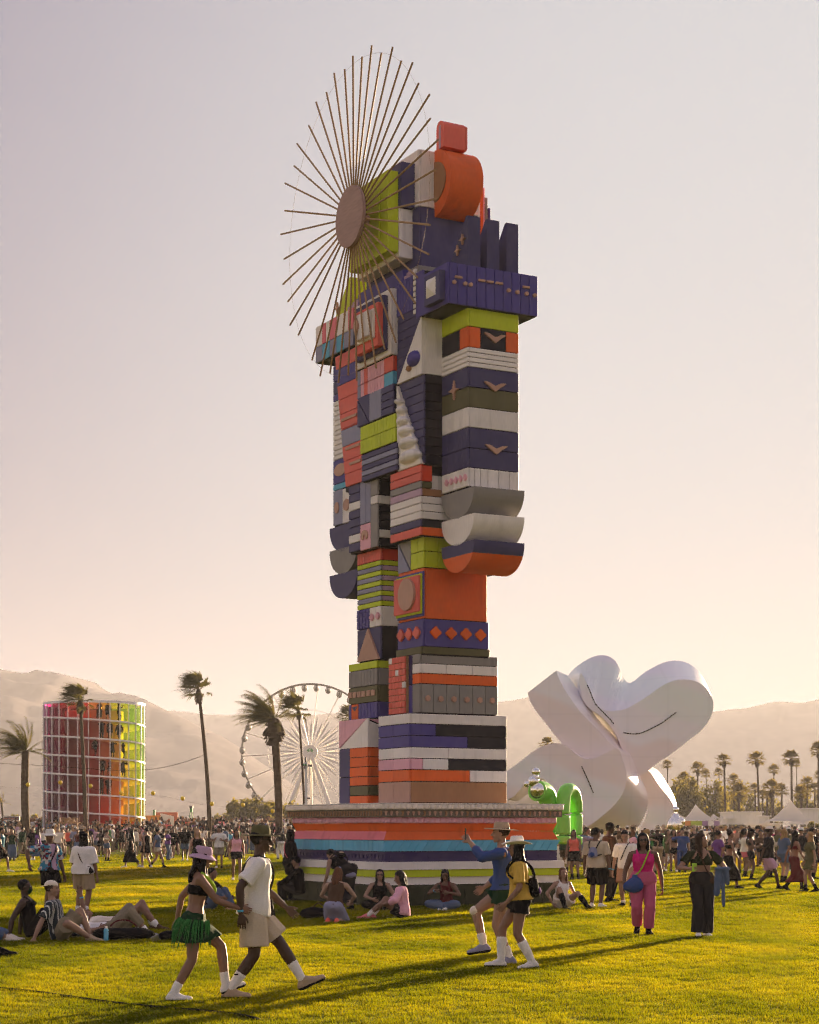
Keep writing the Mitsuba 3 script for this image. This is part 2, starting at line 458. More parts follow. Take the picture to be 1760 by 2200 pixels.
def KNOB(part, col, a0, a1, b0, b1, z0, z1):
    r = (b1 - b0) / 2
    p = [(b0, z0)] + [((b0 + b1) / 2 - r * math.cos(t), z1 - r + r * math.sin(t)) for t in np.linspace(0, math.pi, 20)] + [(b1, z0)]
    piece(part, 'finial', col, prism(p, a0, a1 - .06, lambda s, u, d: tower(d, s, u)), 30)
    piece(part, 'finial', col, tbox(a1 - .06, a1, b0, b1, z0, z1 - .05, .05), 30)
    piece(part, 'plaque', 'mauve', tbox(a0 - .012, a0 + .01, b0 + r * .75, b1 - r * .75, z0, z1 - r * .6, 0.002))


def SUNBURST(a, b, z, r, ends):
    part = 'sunburst'
    th = np.linspace(0, 2 * np.pi, 64, endpoint=False)
    put(f'{TW}__{part}__disc', prism(np.stack([b + r * np.cos(th), z + r * np.sin(th)], 1), a - .05, a + .03, lambda s, u, d: tower(d, s, u)), 'woodgrain', None, 30)
    for eb, ez in ends:
        d = np.array([eb - b, ez - z]); d /= np.linalg.norm(d)
        p0, p1 = tower(a + .07, b + d[0] * r * .25, z + d[1] * r * .25), tower(a + .07, eb, ez)
        piece(part, 'ray', 'gold_rod', tube([p0, (p0 + p1) / 2, p1], .021, 8), True)
    # thin steadying wire looped round the rays
    dist = [math.hypot(eb - b, ez - z) for eb, ez in ends]
    R = float(np.median(dist)) * .94
    piece(part, 'wire', 'gold_rod', tube([tower(a + .10, b + R * math.cos(t), z + R * math.sin(t)) for t in np.linspace(0, 2 * np.pi, 121)], .003, 4), True)
    put(f'{TW}__{part}__spindle', tube([tower(a - .01, b, z), tower(0.2, b, z)], .10, 12), 'paint', 'copper', 30)


colour('gold_rod', (.36, .22, .10))
PAL = np.array(_pal, float)
_palette[:] = [mi.Float(PAL[:, k].tolist()) for k in range(3)]
scene['woodgrain'] = {'type': 'twosided', 'b': {'type': 'principled', 'base_color': mikit.proc(
    lambda p, n, uv: mix((.30, .185, .16), (.44, .29, .25), fbm((p.x - p.y) * 3, p.z * 26, p.y, 3))), 'roughness': 0.6, 'specular': 0.3}}
K('leg','ink',0.045,2.534,0.045,1.478,2.27,4.257)
F('leg','white',0,0,1.478,4.024,4.257,0.045)
S('leg','white',0,0.045,2.534,4.024,4.257,0.045)
F('leg','purple',0,0.769,1.478,3.763,4.024,0.045)
F('leg','purple',0,0,0.769,3.763,4.024,0.045)
S('leg','purple',0,0.045,0.676,3.763,4.024,0.045)
S('leg','ink',0,0.676,2.534,3.763,4.024,0.045)
F('leg','purple',0,0.769,1.478,3.505,3.763,0.045)
F('leg','purple',0,0,0.769,3.505,3.763,0.045)
S('leg','purple',0,0.045,1.498,3.505,3.763,0.045)
S('leg','ink',0,1.498,2.534,3.505,3.763,0.045)
F('leg','white',0,0.769,1.478,3.257,3.505,0.045)
F('leg','white',0,0,0.769,3.257,3.505,0.045)
S('leg','white',0,0.045,1.007,3.257,3.505,0.045)
S('leg','white',0,1.007,2.534,3.257,3.505,0.045)
F('leg','pink',0,0.769,1.478,3.009,3.257,0.045)
F('leg','pink',0,0,0.769,3.009,3.257,0.045)
S('leg','pink',0,0.045,0.343,3.009,3.257,0.045)
S('leg','white',0,0.343,1,3.009,3.257,0.045)
S('leg','ink',0,1,2.534,3.009,3.257,0.045)
F('leg','orange',0,0.769,1.478,2.745,3.009,0.045)
F('leg','orange',0,0,0.769,2.745,3.009,0.045)
S('leg','orange',0,0.045,1.553,2.745,3.009,0.045)
S('leg','white',0,1.553,2.534,2.745,3.009,0.045)
F('leg','copper',0,0.769,1.478,2.27,2.745,0.045)
F('leg','copper',0,0,0.769,2.27,2.745,0.045)
S('leg','rust',0,0.045,2.534,2.27,2.745,0.045)
K('leg_001','ink',0.045,2.6,2.055,3.499,2.276,4.254)
FP('leg_001','pink',0,[(3.499,4.244),(2.07,4.244),(3.499,3.611)],0.045)
FP('leg_001','white',0,[(3.469,3.581),(2.04,4.244),(2.01,4.244),(2.01,3.581)],0.045)
SP('leg_001','white',2.01,[(0.045,4.184),(0.045,3.581),(2.6,3.581),(2.6,3.344)],0.045)
SP('leg_001','pink',2.01,[(0.045,4.224),(2.6,3.384),(2.6,4.244)],0.045)
F('leg_001','orange',0,2.01,2.941,3.354,3.581,0.045)
S('leg_001','orange',2.01,0.045,2.6,3.354,3.581,0.045)
F('leg_001','orange',0,2.01,2.941,3.127,3.354,0.045)
S('leg_001','orange',2.01,0.045,2.6,3.127,3.354,0.045)
F('leg_001','orange',0,2.01,2.941,2.901,3.127,0.045)
S('leg_001','orange',2.01,0.045,2.6,2.901,3.127,0.045)
F('leg_001','orange',0,2.01,2.941,2.69,2.901,0.045)
S('leg_001','orange',2.01,0.045,2.6,2.69,2.901,0.045)
F('leg_001','olive',0,2.01,2.941,2.463,2.69,0.045)
S('leg_001','olive',2.01,0.045,2.6,2.463,2.69,0.045)
F('leg_001','orange',0,2.01,2.941,2.276,2.463,0.045)
S('leg_001','orange',2.01,0.045,2.6,2.276,2.463,0.045)
F('leg_001','navy',0,2.941,3.499,2.901,3.581,0.045)
F('leg_001','navy',0,2.941,3.499,2.276,2.901,0.045)
K('leg','ink',0.305,2.284,0.045,1.477,4.264,5.588)
F('leg','grey',0.26,0,0.336,5.373,5.588,0.045)
S('leg','grey',0,0.305,2.284,5.373,5.588,0.045)
F('leg','white',0.26,0,0.336,5.152,5.373,0.045)
S('leg','white',0,0.305,0.946,5.152,5.373,0.045)
S('leg','white',0,0.946,1.626,5.152,5.373,0.045)
S('leg','white',0,1.626,2.284,5.152,5.373,0.045)
F('leg','orange',0.26,0,0.336,4.921,5.152,0.045)
S('leg','orange',0,0.305,2.284,4.921,5.152,0.045)
F('leg','grey',0.26,0,0.336,4.274,4.921,0.045)
S('leg','grey',0,0.305,0.611,4.274,4.921,0.045)
S('leg','grey',0,0.611,0.953,4.274,4.921,0.045)
S('leg','grey',0,0.953,1.29,4.274,4.921,0.045)
S('leg','grey',0,1.29,1.626,4.274,4.921,0.045)
S('leg','grey',0,1.626,1.958,4.274,4.921,0.045)
S('leg','grey',0,1.958,2.284,4.274,4.921,0.045)
D('leg','copper','HEX','S',0,0.458,4.598,0.129,0.137,0.05)
D('leg','copper','HEX','S',0,0.791,4.593,0.13,0.138,0.05)
D('leg','copper','HEX','S',0,1.127,4.598,0.131,0.138,0.05)
D('leg','copper','HEX','S',0,1.462,4.596,0.132,0.139,0.05)
D('leg','copper','HEX','S',0,1.799,4.597,0.133,0.139,0.05)
D('leg','copper','HEX','S',0,2.132,4.599,0.134,0.14,0.05)
F('leg','deep',0.26,0.336,0.686,4.912,5.582,0.045)
F('leg','purple',0.26,0.336,0.686,4.274,4.912,0.045)
K('leg','rust',0.19,0.3,0.5,1.288,4.279,5.571)
F('leg','coral',0.16,0.5,0.658,4.279,4.422,0.04)
F('leg','coral',0.16,0.5,0.658,4.422,4.566,0.04)
F('leg','coral',0.16,0.5,0.658,4.566,4.709,0.04)
F('leg','coral',0.16,0.5,0.658,4.709,4.853,0.04)
F('leg','white',0.16,0.5,0.658,4.853,4.997,0.04)
F('leg','coral',0.16,0.5,0.658,4.997,5.14,0.04)
F('leg','coral',0.16,0.5,0.658,5.14,5.284,0.04)
F('leg','coral',0.16,0.5,0.658,5.284,5.427,0.04)
F('leg','coral',0.16,0.5,0.658,5.427,5.571,0.04)
F('leg','coral',0.16,0.658,0.815,4.279,4.422,0.04)
F('leg','coral',0.16,0.658,0.815,4.422,4.566,0.04)
F('leg','coral',0.16,0.658,0.815,4.566,4.709,0.04)
F('leg','coral',0.16,0.658,0.815,4.709,4.853,0.04)
F('leg','coral',0.16,0.658,0.815,4.853,4.997,0.04)
F('leg','coral',0.16,0.658,0.815,4.997,5.14,0.04)
F('leg','coral',0.16,0.658,0.815,5.14,5.284,0.04)
F('leg','coral',0.16,0.658,0.815,5.284,5.427,0.04)
F('leg','coral',0.16,0.658,0.815,5.427,5.571,0.04)
F('leg','coral',0.16,0.815,0.973,4.279,4.422,0.04)
F('leg','coral',0.16,0.815,0.973,4.422,4.566,0.04)
F('leg','coral',0.16,0.815,0.973,4.566,4.709,0.04)
F('leg','coral',0.16,0.815,0.973,4.709,4.853,0.04)
F('leg','coral',0.16,0.815,0.973,4.853,4.997,0.04)
F('leg','coral',0.16,0.815,0.973,4.997,5.14,0.04)
F('leg','white',0.16,0.815,0.973,5.14,5.284,0.04)
F('leg','coral',0.16,0.815,0.973,5.284,5.427,0.04)
F('leg','coral',0.16,0.815,0.973,5.427,5.571,0.04)
F('leg','coral',0.16,0.973,1.13,4.279,4.422,0.04)
F('leg','coral',0.16,0.973,1.13,4.422,4.566,0.04)
F('leg','coral',0.16,0.973,1.13,4.566,4.709,0.04)
F('leg','coral',0.16,0.973,1.13,4.709,4.853,0.04)
F('leg','coral',0.16,0.973,1.13,4.853,4.997,0.04)
F('leg','coral',0.16,0.973,1.13,4.997,5.14,0.04)
F('leg','coral',0.16,0.973,1.13,5.14,5.284,0.04)
F('leg','coral',0.16,0.973,1.13,5.284,5.427,0.04)
F('leg','coral',0.16,0.973,1.13,5.427,5.571,0.04)
F('leg','coral',0.16,1.13,1.288,4.279,4.422,0.04)
F('leg','coral',0.16,1.13,1.288,4.422,4.566,0.04)
F('leg','coral',0.16,1.13,1.288,4.566,4.709,0.04)
F('leg','coral',0.16,1.13,1.288,4.709,4.853,0.04)
F('leg','coral',0.16,1.13,1.288,4.853,4.997,0.04)
F('leg','coral',0.16,1.13,1.288,4.997,5.14,0.04)
F('leg','coral',0.16,1.13,1.288,5.14,5.284,0.04)
F('leg','coral',0.16,1.13,1.288,5.284,5.427,0.04)
F('leg','white',0.16,1.13,1.288,5.427,5.571,0.04)
K('leg_001','ink',0.305,2.4,2.092,3.504,4.263,5.602)
F('leg_001','lime',0.26,2.047,3.504,5.423,5.602,0.045)
S('leg_001','lime',2.047,0.305,2.4,5.423,5.602,0.045)
F('leg_001','grey',0.26,3.338,3.504,5.033,5.423,0.045)
F('leg_001','grey',0.26,3.173,3.338,5.033,5.423,0.045)
F('leg_001','grey',0.26,3.009,3.173,5.033,5.423,0.045)
F('leg_001','grey',0.26,2.846,3.009,5.033,5.423,0.045)
F('leg_001','grey',0.26,2.684,2.846,5.033,5.423,0.045)
F('leg_001','grey',0.26,2.523,2.684,5.033,5.423,0.045)
F('leg_001','grey',0.26,2.364,2.523,5.033,5.423,0.045)
F('leg_001','grey',0.26,2.205,2.364,5.033,5.423,0.045)
F('leg_001','grey',0.26,2.047,2.205,5.033,5.423,0.045)
S('leg_001','grey',2.047,0.305,2.4,5.033,5.423,0.045)
F('leg_001','olive',0.26,2.047,3.504,4.643,5.033,0.045)
S('leg_001','olive',2.047,0.305,2.4,4.643,5.033,0.045)
D('leg_001','copper','PL','F',0.26,3.407,4.864,0.178,0.134,0.025)
D('leg_001','copper','PL','F',0.26,3.163,4.859,0.177,0.133,0.025)
D('leg_001','copper','PL','F',0.26,2.936,4.855,0.175,0.133,0.025)
D('leg_001','copper','PL','F',0.26,2.711,4.857,0.173,0.132,0.025)
D('leg_001','copper','PL','F',0.26,2.459,4.858,0.172,0.131,0.025)
D('leg_001','copper','PL','F',0.26,2.224,4.856,0.17,0.131,0.025)
F('leg_001','purple',0.26,3.37,3.504,4.263,4.643,0.045)
F('leg_001','orange',0.26,3.001,3.37,4.263,4.643,0.045)
F('leg_001','purple',0.26,2.84,3.001,4.263,4.643,0.045)
F('leg_001','purple',0.26,2.679,2.84,4.263,4.643,0.045)
F('leg_001','purple',0.26,2.52,2.679,4.263,4.643,0.045)
F('leg_001','purple',0.26,2.361,2.52,4.263,4.643,0.045)
F('leg_001','purple',0.26,2.204,2.361,4.263,4.643,0.045)
F('leg_001','purple',0.26,2.047,2.204,4.263,4.643,0.045)
S('leg_001','purple',2.047,0.305,2.4,4.263,4.643,0.045)
FP('leg_001','navy',0.248,[(3.333,4.569),(3.038,4.586),(3.17,4.47)],0.012)
K('leg','ink',0.305,2.051,-0.015,1.122,5.552,5.748)
F('leg','olive',0.26,-0.06,1.122,5.577,5.748,0.045)
S('leg','olive',-0.06,0.305,2.051,5.577,5.748,0.045)
K('leg','ink',0.342,1.989,-0.045,1.104,5.726,6.357)
F('leg','purple',0.297,-0.09,1.104,5.742,6.357,0.045)
S('leg','purple',-0.09,0.342,1.989,5.742,6.357,0.045)
D('leg','coral','XD','F',0.297,0.902,6.064,0.322,0.28,0.05)
D('leg','coral','XD','F',0.297,0.523,6.061,0.317,0.278,0.05)
D('leg','coral','XD','F',0.297,0.163,6.06,0.312,0.276,0.05)
D('leg','orange','XD','S',-0.09,0.604,6.058,0.272,0.268,0.05)  # side diamonds orange, front ones coral: face lighting put into colour
D('leg','orange','XD','S',-0.09,1.003,6.056,0.274,0.269,0.05)
D('leg','orange','XD','S',-0.09,1.384,6.059,0.277,0.27,0.05)
D('leg','orange','XD','S',-0.09,1.764,6.056,0.279,0.272,0.05)
K('leg','ink',0.358,1.953,-0.055,1.086,6.357,7.492)
F('leg','orange',0.313,-0.1,1.086,6.357,7.492,0.045)
S('leg','orange',-0.1,0.358,1.953,6.357,7.492,0.045)
F('leg','purple',0.273,-0.147,1.086,6.403,7.412,0.04)
F('leg','lime',0.233,-0.116,1.086,6.457,7.361,0.04)
F('leg','coral',0.183,-0.098,1.086,6.506,7.325,0.05)
D('leg','copper','DISC','F',0.183,0.407,6.93,0.738,0.715,0.06)
K('leg','ink',0.325,2.35,-0.115,1.051,7.483,8.218)
F('leg','lime',0.28,-0.16,0.156,7.846,8.193,0.045)
F('leg','lime',0.28,-0.16,0.156,7.483,7.846,0.045)
F('leg','lime',0.28,0.156,0.457,7.846,8.193,0.045)
F('leg','lime',0.28,0.156,0.457,7.483,7.846,0.045)
FP('leg','grey',0.28,[(0.457,8.193),(1.051,8.193),(0.477,7.533)],0.045)
FP('leg','slate',0.28,[(1.051,8.143),(1.051,7.483),(0.497,7.483)],0.045)
S('leg','lime',-0.16,0.325,0.647,7.846,8.193,0.045)
S('leg','lime',-0.16,0.647,1.024,7.846,8.193,0.045)
S('leg','lime',-0.16,1.024,2.35,7.846,8.193,0.045)
S('leg','lime',-0.16,0.325,0.647,7.483,7.846,0.045)
S('leg','lime',-0.16,0.647,1.024,7.483,7.846,0.045)
S('leg','lime',-0.16,1.024,2.35,7.483,7.846,0.045)
K('leg_001','ink',0.355,2.35,1.998,3.159,5.617,8.236)
F('leg_001','coral',0.31,3.035,3.159,7.918,8.236,0.045)
F('leg_001','coral',0.31,2.913,3.035,7.918,8.236,0.045)
F('leg_001','coral',0.31,2.791,2.913,7.918,8.236,0.045)
F('leg_001','coral',0.31,2.669,2.791,7.918,8.236,0.045)
F('leg_001','coral',0.31,2.549,2.669,7.918,8.236,0.045)
F('leg_001','coral',0.31,2.428,2.549,7.918,8.236,0.045)
F('leg_001','coral',0.31,2.309,2.428,7.918,8.236,0.045)
F('leg_001','coral',0.31,2.19,2.309,7.918,8.236,0.045)
F('leg_001','coral',0.31,2.071,2.19,7.918,8.236,0.045)
F('leg_001','coral',0.31,1.953,2.071,7.918,8.236,0.045)
S('leg_001','red',1.953,0.355,2.35,7.918,8.236,0.045)  # side of the coral band in red: warmer side light in paint
F('leg_001','lime',0.31,3.035,3.159,7.798,7.918,0.045)
F('leg_001','lime',0.31,2.913,3.035,7.798,7.918,0.045)
F('leg_001','lime',0.31,2.791,2.913,7.798,7.918,0.045)
F('leg_001','lime',0.31,2.669,2.791,7.798,7.918,0.045)
F('leg_001','lime',0.31,2.549,2.669,7.798,7.918,0.045)
F('leg_001','lime',0.31,2.428,2.549,7.798,7.918,0.045)
F('leg_001','lime',0.31,2.309,2.428,7.798,7.918,0.045)
F('leg_001','lime',0.31,2.19,2.309,7.798,7.918,0.045)
F('leg_001','lime',0.31,2.071,2.19,7.798,7.918,0.045)
F('leg_001','lime',0.31,1.953,2.071,7.798,7.918,0.045)
S('leg_001','lime',1.953,0.355,2.35,7.798,7.918,0.045)
F('leg_001','slate',0.31,1.953,3.159,7.681,7.798,0.045)
S('leg_001','mauve',1.953,0.355,2.35,7.681,7.798,0.045)
F('leg_001','lime',0.31,1.953,3.159,7.565,7.681,0.045)
S('leg_001','lime',1.953,0.355,2.35,7.565,7.681,0.045)
F('leg_001','slate',0.31,1.953,3.159,7.448,7.565,0.045)
S('leg_001','mauve',1.953,0.355,2.35,7.448,7.565,0.045)
F('leg_001','lime',0.31,1.953,3.159,7.328,7.448,0.045)
S('leg_001','lime',1.953,0.355,2.35,7.328,7.448,0.045)
F('leg_001','slate',0.31,1.953,3.159,7.211,7.328,0.045)
S('leg_001','mauve',1.953,0.355,2.35,7.211,7.328,0.045)
F('leg_001','lime',0.31,1.953,3.159,7.094,7.211,0.045)
S('leg_001','lime',1.953,0.355,2.35,7.094,7.211,0.045)
F('leg_001','slate',0.31,1.953,3.159,6.977,7.094,0.045)
S('leg_001','mauve',1.953,0.355,2.35,6.977,7.094,0.045)
F('leg_001','lime',0.31,1.953,3.159,6.857,6.977,0.045)
S('leg_001','lime',1.953,0.355,2.35,6.857,6.977,0.045)
F('leg_001','purple',0.31,2.52,3.159,6.386,6.857,0.045)
F('leg_001','white',0.31,2.2,2.52,6.386,6.857,0.045)
F('leg_001','white',0.31,1.953,2.2,6.386,6.857,0.045)
S('leg_001','white',1.953,0.355,2.35,6.386,6.857,0.045)
F('leg_001','purple',0.29,2.53,2.67,6.396,6.487,0.02)
F('leg_001','purple',0.29,2.53,2.67,6.487,6.578,0.02)
F('leg_001','purple',0.29,2.53,2.67,6.578,6.669,0.02)
F('leg_001','purple',0.29,2.53,2.67,6.669,6.76,0.02)
F('leg_001','purple',0.29,2.53,2.67,6.76,6.851,0.02)
F('leg_001','purple',0.29,2.69,2.829,6.396,6.487,0.02)
F('leg_001','purple',0.29,2.69,2.829,6.487,6.578,0.02)
F('leg_001','purple',0.29,2.69,2.829,6.578,6.669,0.02)
F('leg_001','purple',0.29,2.69,2.829,6.669,6.76,0.02)
F('leg_001','purple',0.29,2.69,2.829,6.76,6.851,0.02)
F('leg_001','purple',0.29,2.849,2.989,6.396,6.487,0.02)
F('leg_001','purple',0.29,2.849,2.989,6.487,6.578,0.02)
F('leg_001','purple',0.29,2.849,2.989,6.578,6.669,0.02)
F('leg_001','purple',0.29,2.849,2.989,6.669,6.76,0.02)
F('leg_001','purple',0.29,2.849,2.989,6.76,6.851,0.02)
F('leg_001','purple',0.29,3.009,3.149,6.396,6.487,0.02)
F('leg_001','purple',0.29,3.009,3.149,6.487,6.578,0.02)
F('leg_001','purple',0.29,3.009,3.149,6.578,6.669,0.02)
F('leg_001','purple',0.29,3.009,3.149,6.669,6.76,0.02)
F('leg_001','purple',0.29,3.009,3.149,6.76,6.851,0.02)
D('leg_001','pink','XD','F',0.31,2.363,6.622,0.185,0.17,0.05)
D('leg_001','pink','XD','F',0.31,2.059,6.624,0.183,0.169,0.05)
F('leg_001','navy',0.31,1.953,3.159,5.624,6.386,0.045)
S('leg_001','ink',1.953,0.355,2.35,5.624,6.386,0.045)
FP('leg_001','copper',0.26,[(2.534,6.369),(3.078,5.63),(1.974,5.625)],0.05)
K('torso','ink',0.115,2.4,-0.235,1.035,8.154,9.741)
F('torso','coral',0.07,-0.4,1.035,9.531,9.71,0.045)
F('torso','coral',0.07,-0.4,1.035,9.349,9.531,0.045)
S('torso','red',-0.4,0.115,0.363,9.34,9.71,0.16)  # same coral rows as the front; warm side light put into the colour
F('torso','grey',0.07,-0.4,1.035,9.186,9.349,0.045)
S('torso','olive',-0.4,0.115,0.363,9.186,9.34,0.16)
S('torso','ink',-0.3,0.363,2.4,9.51,9.725,0.05)
S('torso','white',-0.3,0.363,0.586,9.18,9.51,0.05)
S('torso','white',-0.3,0.586,2.4,9.18,9.51,0.05)
F('torso','mauve',0.07,-0.4,1.035,9.017,9.186,0.045)
S('torso','rust',-0.4,0.115,2.4,9.017,9.186,0.045)
F('torso','white',0.07,-0.4,1.035,8.853,9.017,0.045)
S('torso','white',-0.4,0.115,2.4,8.853,9.017,0.045)
F('torso','white',0.07,-0.4,1.035,8.681,8.853,0.045)
S('torso','white',-0.4,0.115,2.4,8.681,8.853,0.045)
F('torso','white',0.07,-0.4,1.035,8.508,8.681,0.045)
S('torso','white',-0.4,0.115,2.4,8.508,8.681,0.045)
F('torso','navy',0.07,-0.4,1.035,8.339,8.508,0.045)
S('torso','ink',-0.4,0.115,2.4,8.339,8.508,0.045)
F('torso','coral',0.07,-0.4,1.035,8.145,8.339,0.045)
S('torso','orange',-0.4,0.115,2.4,8.145,8.339,0.045)  # coral band on its warm side, that light carried by orange paint
K('torso','ink',0.145,2.4,1.75,3.185,8.179,9.831)
F('torso','navy',0.1,2.599,3.185,9.576,9.816,0.045)
F('torso','navy',0.1,2.599,3.185,9.38,9.576,0.045)
F('torso','white',0.1,2.599,3.185,9.183,9.38,0.045)
F('torso','navy',0.1,2.599,3.185,8.986,9.183,0.045)
F('torso','navy',0.1,2.599,3.185,8.789,8.986,0.045)
F('torso','navy',0.1,2.599,3.185,8.612,8.789,0.045)
F('torso','white',0.1,2.599,3.185,8.415,8.612,0.045)
F('torso','navy',0.1,2.599,3.185,8.208,8.415,0.045)
F('torso','slate',0.1,2.326,2.599,8.789,9.801,0.045)
F('torso','slate',0.1,2.063,2.326,8.787,9.793,0.045)
F('torso','pink',0.1,2.063,2.599,8.181,8.787,0.045)
F('torso','grey',0.1,1.705,2.063,9.371,9.767,0.045)
F('torso','white',0.1,1.705,2.063,9.177,9.371,0.045)
F('torso','grey',0.1,1.705,2.063,8.179,9.177,0.045)
D('torso','copper','ARCH','F',0.1,2.341,8.511,0.329,0.255,0.03)
S('torso','ink',1.705,0.145,2.4,9.364,9.815,0.045)
S('torso','white',1.705,0.145,2.4,9.164,9.364,0.045)
S('torso','ink',1.705,0.145,2.4,8.581,8.776,0.045)
S('torso','ink',1.705,0.145,2.4,8.776,8.97,0.045)
S('torso','ink',1.705,0.145,2.4,8.97,9.164,0.045)
S('torso','white',1.705,0.145,2.4,8.388,8.581,0.045)
S('torso','ink',1.705,0.145,2.4,8.179,8.388,0.045)
K('torso','ink',0.141,2.35,-0.435,3.437,9.689,13.966)
S('torso','white',-0.48,0.141,2.35,11.674,12.966,0.045)
FP('torso','white',0.046,[(-0.48,12.966),(0.66,11.674),(-0.48,11.674)],0.095)
D('torso','purple','BALL','F',0.046,-0.159,12.071,0.516,0.349,0.14)
D('torso','rust','BALL','F',0.046,0.073,11.901,0.196,0.137,0.08)
FP('torso','navy',0.096,[(-0.47,13.029),(-0.47,13.21),(0.877,13.21),(0.877,13.029)],0.045)
FP('torso','navy',0.096,[(-0.35,12.836),(-0.47,13.017),(0.877,13.017),(0.877,12.836)],0.045)
FP('torso','navy',0.096,[(-0.18,12.643),(-0.35,12.824),(0.877,12.824),(0.877,12.643)],0.045)
FP('torso','navy',0.096,[(-0.01,12.451),(-0.18,12.631),(0.877,12.631),(0.877,12.451)],0.045)
FP('torso','navy',0.096,[(0.16,12.258),(-0.01,12.439),(0.877,12.439),(0.877,12.258)],0.045)
FP('torso','navy',0.096,[(0.33,12.065),(0.16,12.246),(0.877,12.246),(0.877,12.065)],0.045)
FP('torso','navy',0.096,[(0.5,11.872),(0.33,12.053),(0.877,12.053),(0.877,11.872)],0.045)
FP('torso','navy',0.096,[(0.67,11.68),(0.5,11.86),(0.877,11.86),(0.877,11.68)],0.045)
FP('torso','navy',0.096,[(-0.48,11.485),(-0.48,11.664),(0.659,11.664),(0.546,11.485)],0.045)
S('torso','ink',-0.48,0.141,2.35,11.477,11.67,0.045)
FP('torso','navy',0.096,[(-0.48,11.289),(-0.48,11.467),(0.544,11.467),(0.431,11.289)],0.045)
S('torso','ink',-0.48,0.141,2.35,11.281,11.473,0.045)
FP('torso','navy',0.096,[(-0.48,11.093),(-0.48,11.271),(0.428,11.271),(0.315,11.093)],0.045)
S('torso','ink',-0.48,0.141,2.35,11.085,11.277,0.045)
FP('torso','navy',0.096,[(-0.48,10.896),(-0.48,11.075),(0.313,11.075),(0.2,10.896)],0.045)
S('torso','ink',-0.48,0.141,2.35,10.888,11.081,0.045)
FP('torso','navy',0.096,[(-0.48,10.7),(-0.48,10.878),(0.198,10.878),(0.085,10.7)],0.045)
S('torso','ink',-0.48,0.141,2.35,10.692,10.884,0.045)
FP('torso','navy',0.096,[(-0.48,10.504),(-0.48,10.682),(0.082,10.682),(-0.031,10.504)],0.045)
S('torso','ink',-0.48,0.141,2.35,10.496,10.688,0.045)
FP('torso','navy',0.096,[(-0.48,10.308),(-0.48,10.486),(-0.033,10.486),(-0.146,10.308)],0.045)
S('torso','ink',-0.48,0.141,2.35,10.3,10.492,0.045)
FP('torso','navy',0.096,[(-0.48,10.111),(-0.48,10.29),(-0.148,10.29),(-0.261,10.111)],0.045)
S('torso','ink',-0.48,0.141,2.35,10.103,10.296,0.045)
FP('torso','navy',0.096,[(-0.48,9.915),(-0.48,10.093),(-0.264,10.093),(-0.377,9.915)],0.045)
S('torso','ink',-0.48,0.141,2.35,9.907,10.099,0.045)
FP('torso','navy',0.096,[(-0.48,9.719),(-0.48,9.897),(-0.379,9.897),(-0.475,9.719)],0.045)
S('torso','ink',-0.48,0.141,2.35,9.711,9.903,0.045)
FP('torso','white',0.036,[(0.674,11.644),(-0.47,9.711),(0.627,9.711)],0.105)
D('torso','white','BALL','F',0.036,0.462,11.237,0.172,0.138,0.17)
D('torso','white','BALL','F',0.036,0.37,11.025,0.251,0.195,0.17)
D('torso','white','BALL','F',0.036,0.317,10.783,0.409,0.22,0.17)
D('torso','white','BALL','F',0.036,0.213,10.542,0.577,0.245,0.17)
D('torso','white','BALL','F',0.036,0.109,10.261,0.732,0.264,0.17)
D('torso','white','BALL','F',0.036,0.007,9.938,0.91,0.307,0.17)
F('torso','purple',0.076,0.707,0.841,13.185,13.966,0.05)
F('torso','purple',0.076,0.574,0.707,13.185,13.966,0.05)
F('torso','purple',0.076,0.428,0.574,13.185,13.966,0.05)
F('torso','purple',0.076,0.283,0.428,13.185,13.966,0.05)
F('torso','purple',0.076,0.132,0.283,13.185,13.966,0.05)
F('torso','purple',0.076,-0.018,0.132,13.185,13.966,0.05)
F('torso','purple',0.076,-0.48,-0.16,12.935,13.966,0.05)
F('torso','white',0.076,-0.153,-0.024,13.068,13.177,0.05)
F('torso','white',0.076,-0.153,-0.024,13.197,13.306,0.05)
F('torso','white',0.076,-0.153,-0.024,13.326,13.435,0.05)
F('torso','white',0.076,-0.153,-0.024,13.454,13.564,0.05)
F('torso','white',0.076,-0.153,-0.024,13.583,13.693,0.05)
F('torso','white',0.076,-0.153,-0.024,13.712,13.822,0.05)
F('torso','white',0.076,-0.153,-0.024,13.841,13.95,0.05)
F('torso','white',0.076,-0.153,-0.024,13.97,14.079,0.05)
K('torso','ink',-0.019,0.116,0.774,2.529,12.354,13.851)
F('torso','white',-0.064,0.729,2.529,12.354,13.851,0.045)
S('torso','white',0.729,-0.019,0.116,12.354,13.851,0.045)
K('torso','navy',-0.194,-0.064,0.888,2.272,12.478,13.716)
K('torso','coral',-0.334,-0.194,0.872,1.995,12.558,13.535)
K('torso','white',-0.394,-0.334,0.982,1.877,12.75,13.409)
K('torso','white',-0.484,-0.394,1.034,1.699,12.798,13.382)
D('torso','copper','XD','F',-0.484,1.607,13.122,0.212,0.384,0.05)
K('torso','ink',0.041,0.116,0.806,2.532,11.69,12.353)
F('torso','slate',-0.004,2.373,2.532,12.006,12.353,0.045)
F('torso','pink',-0.004,2.194,2.373,12.006,12.353,0.045)
F('torso','coral',-0.004,2.017,2.194,12.006,12.353,0.045)
F('torso','pink',-0.004,1.854,2.017,12.006,12.353,0.045)
F('torso','pink',-0.004,1.686,1.854,12.006,12.353,0.045)
F('torso','pink',-0.004,1.526,1.686,12.006,12.353,0.045)
F('torso','pink',-0.004,1.353,1.526,12.006,12.353,0.045)
F('torso','pink',-0.004,1.195,1.353,12.006,12.353,0.045)
F('torso','coral',-0.004,0.761,1.195,12.006,12.353,0.045)
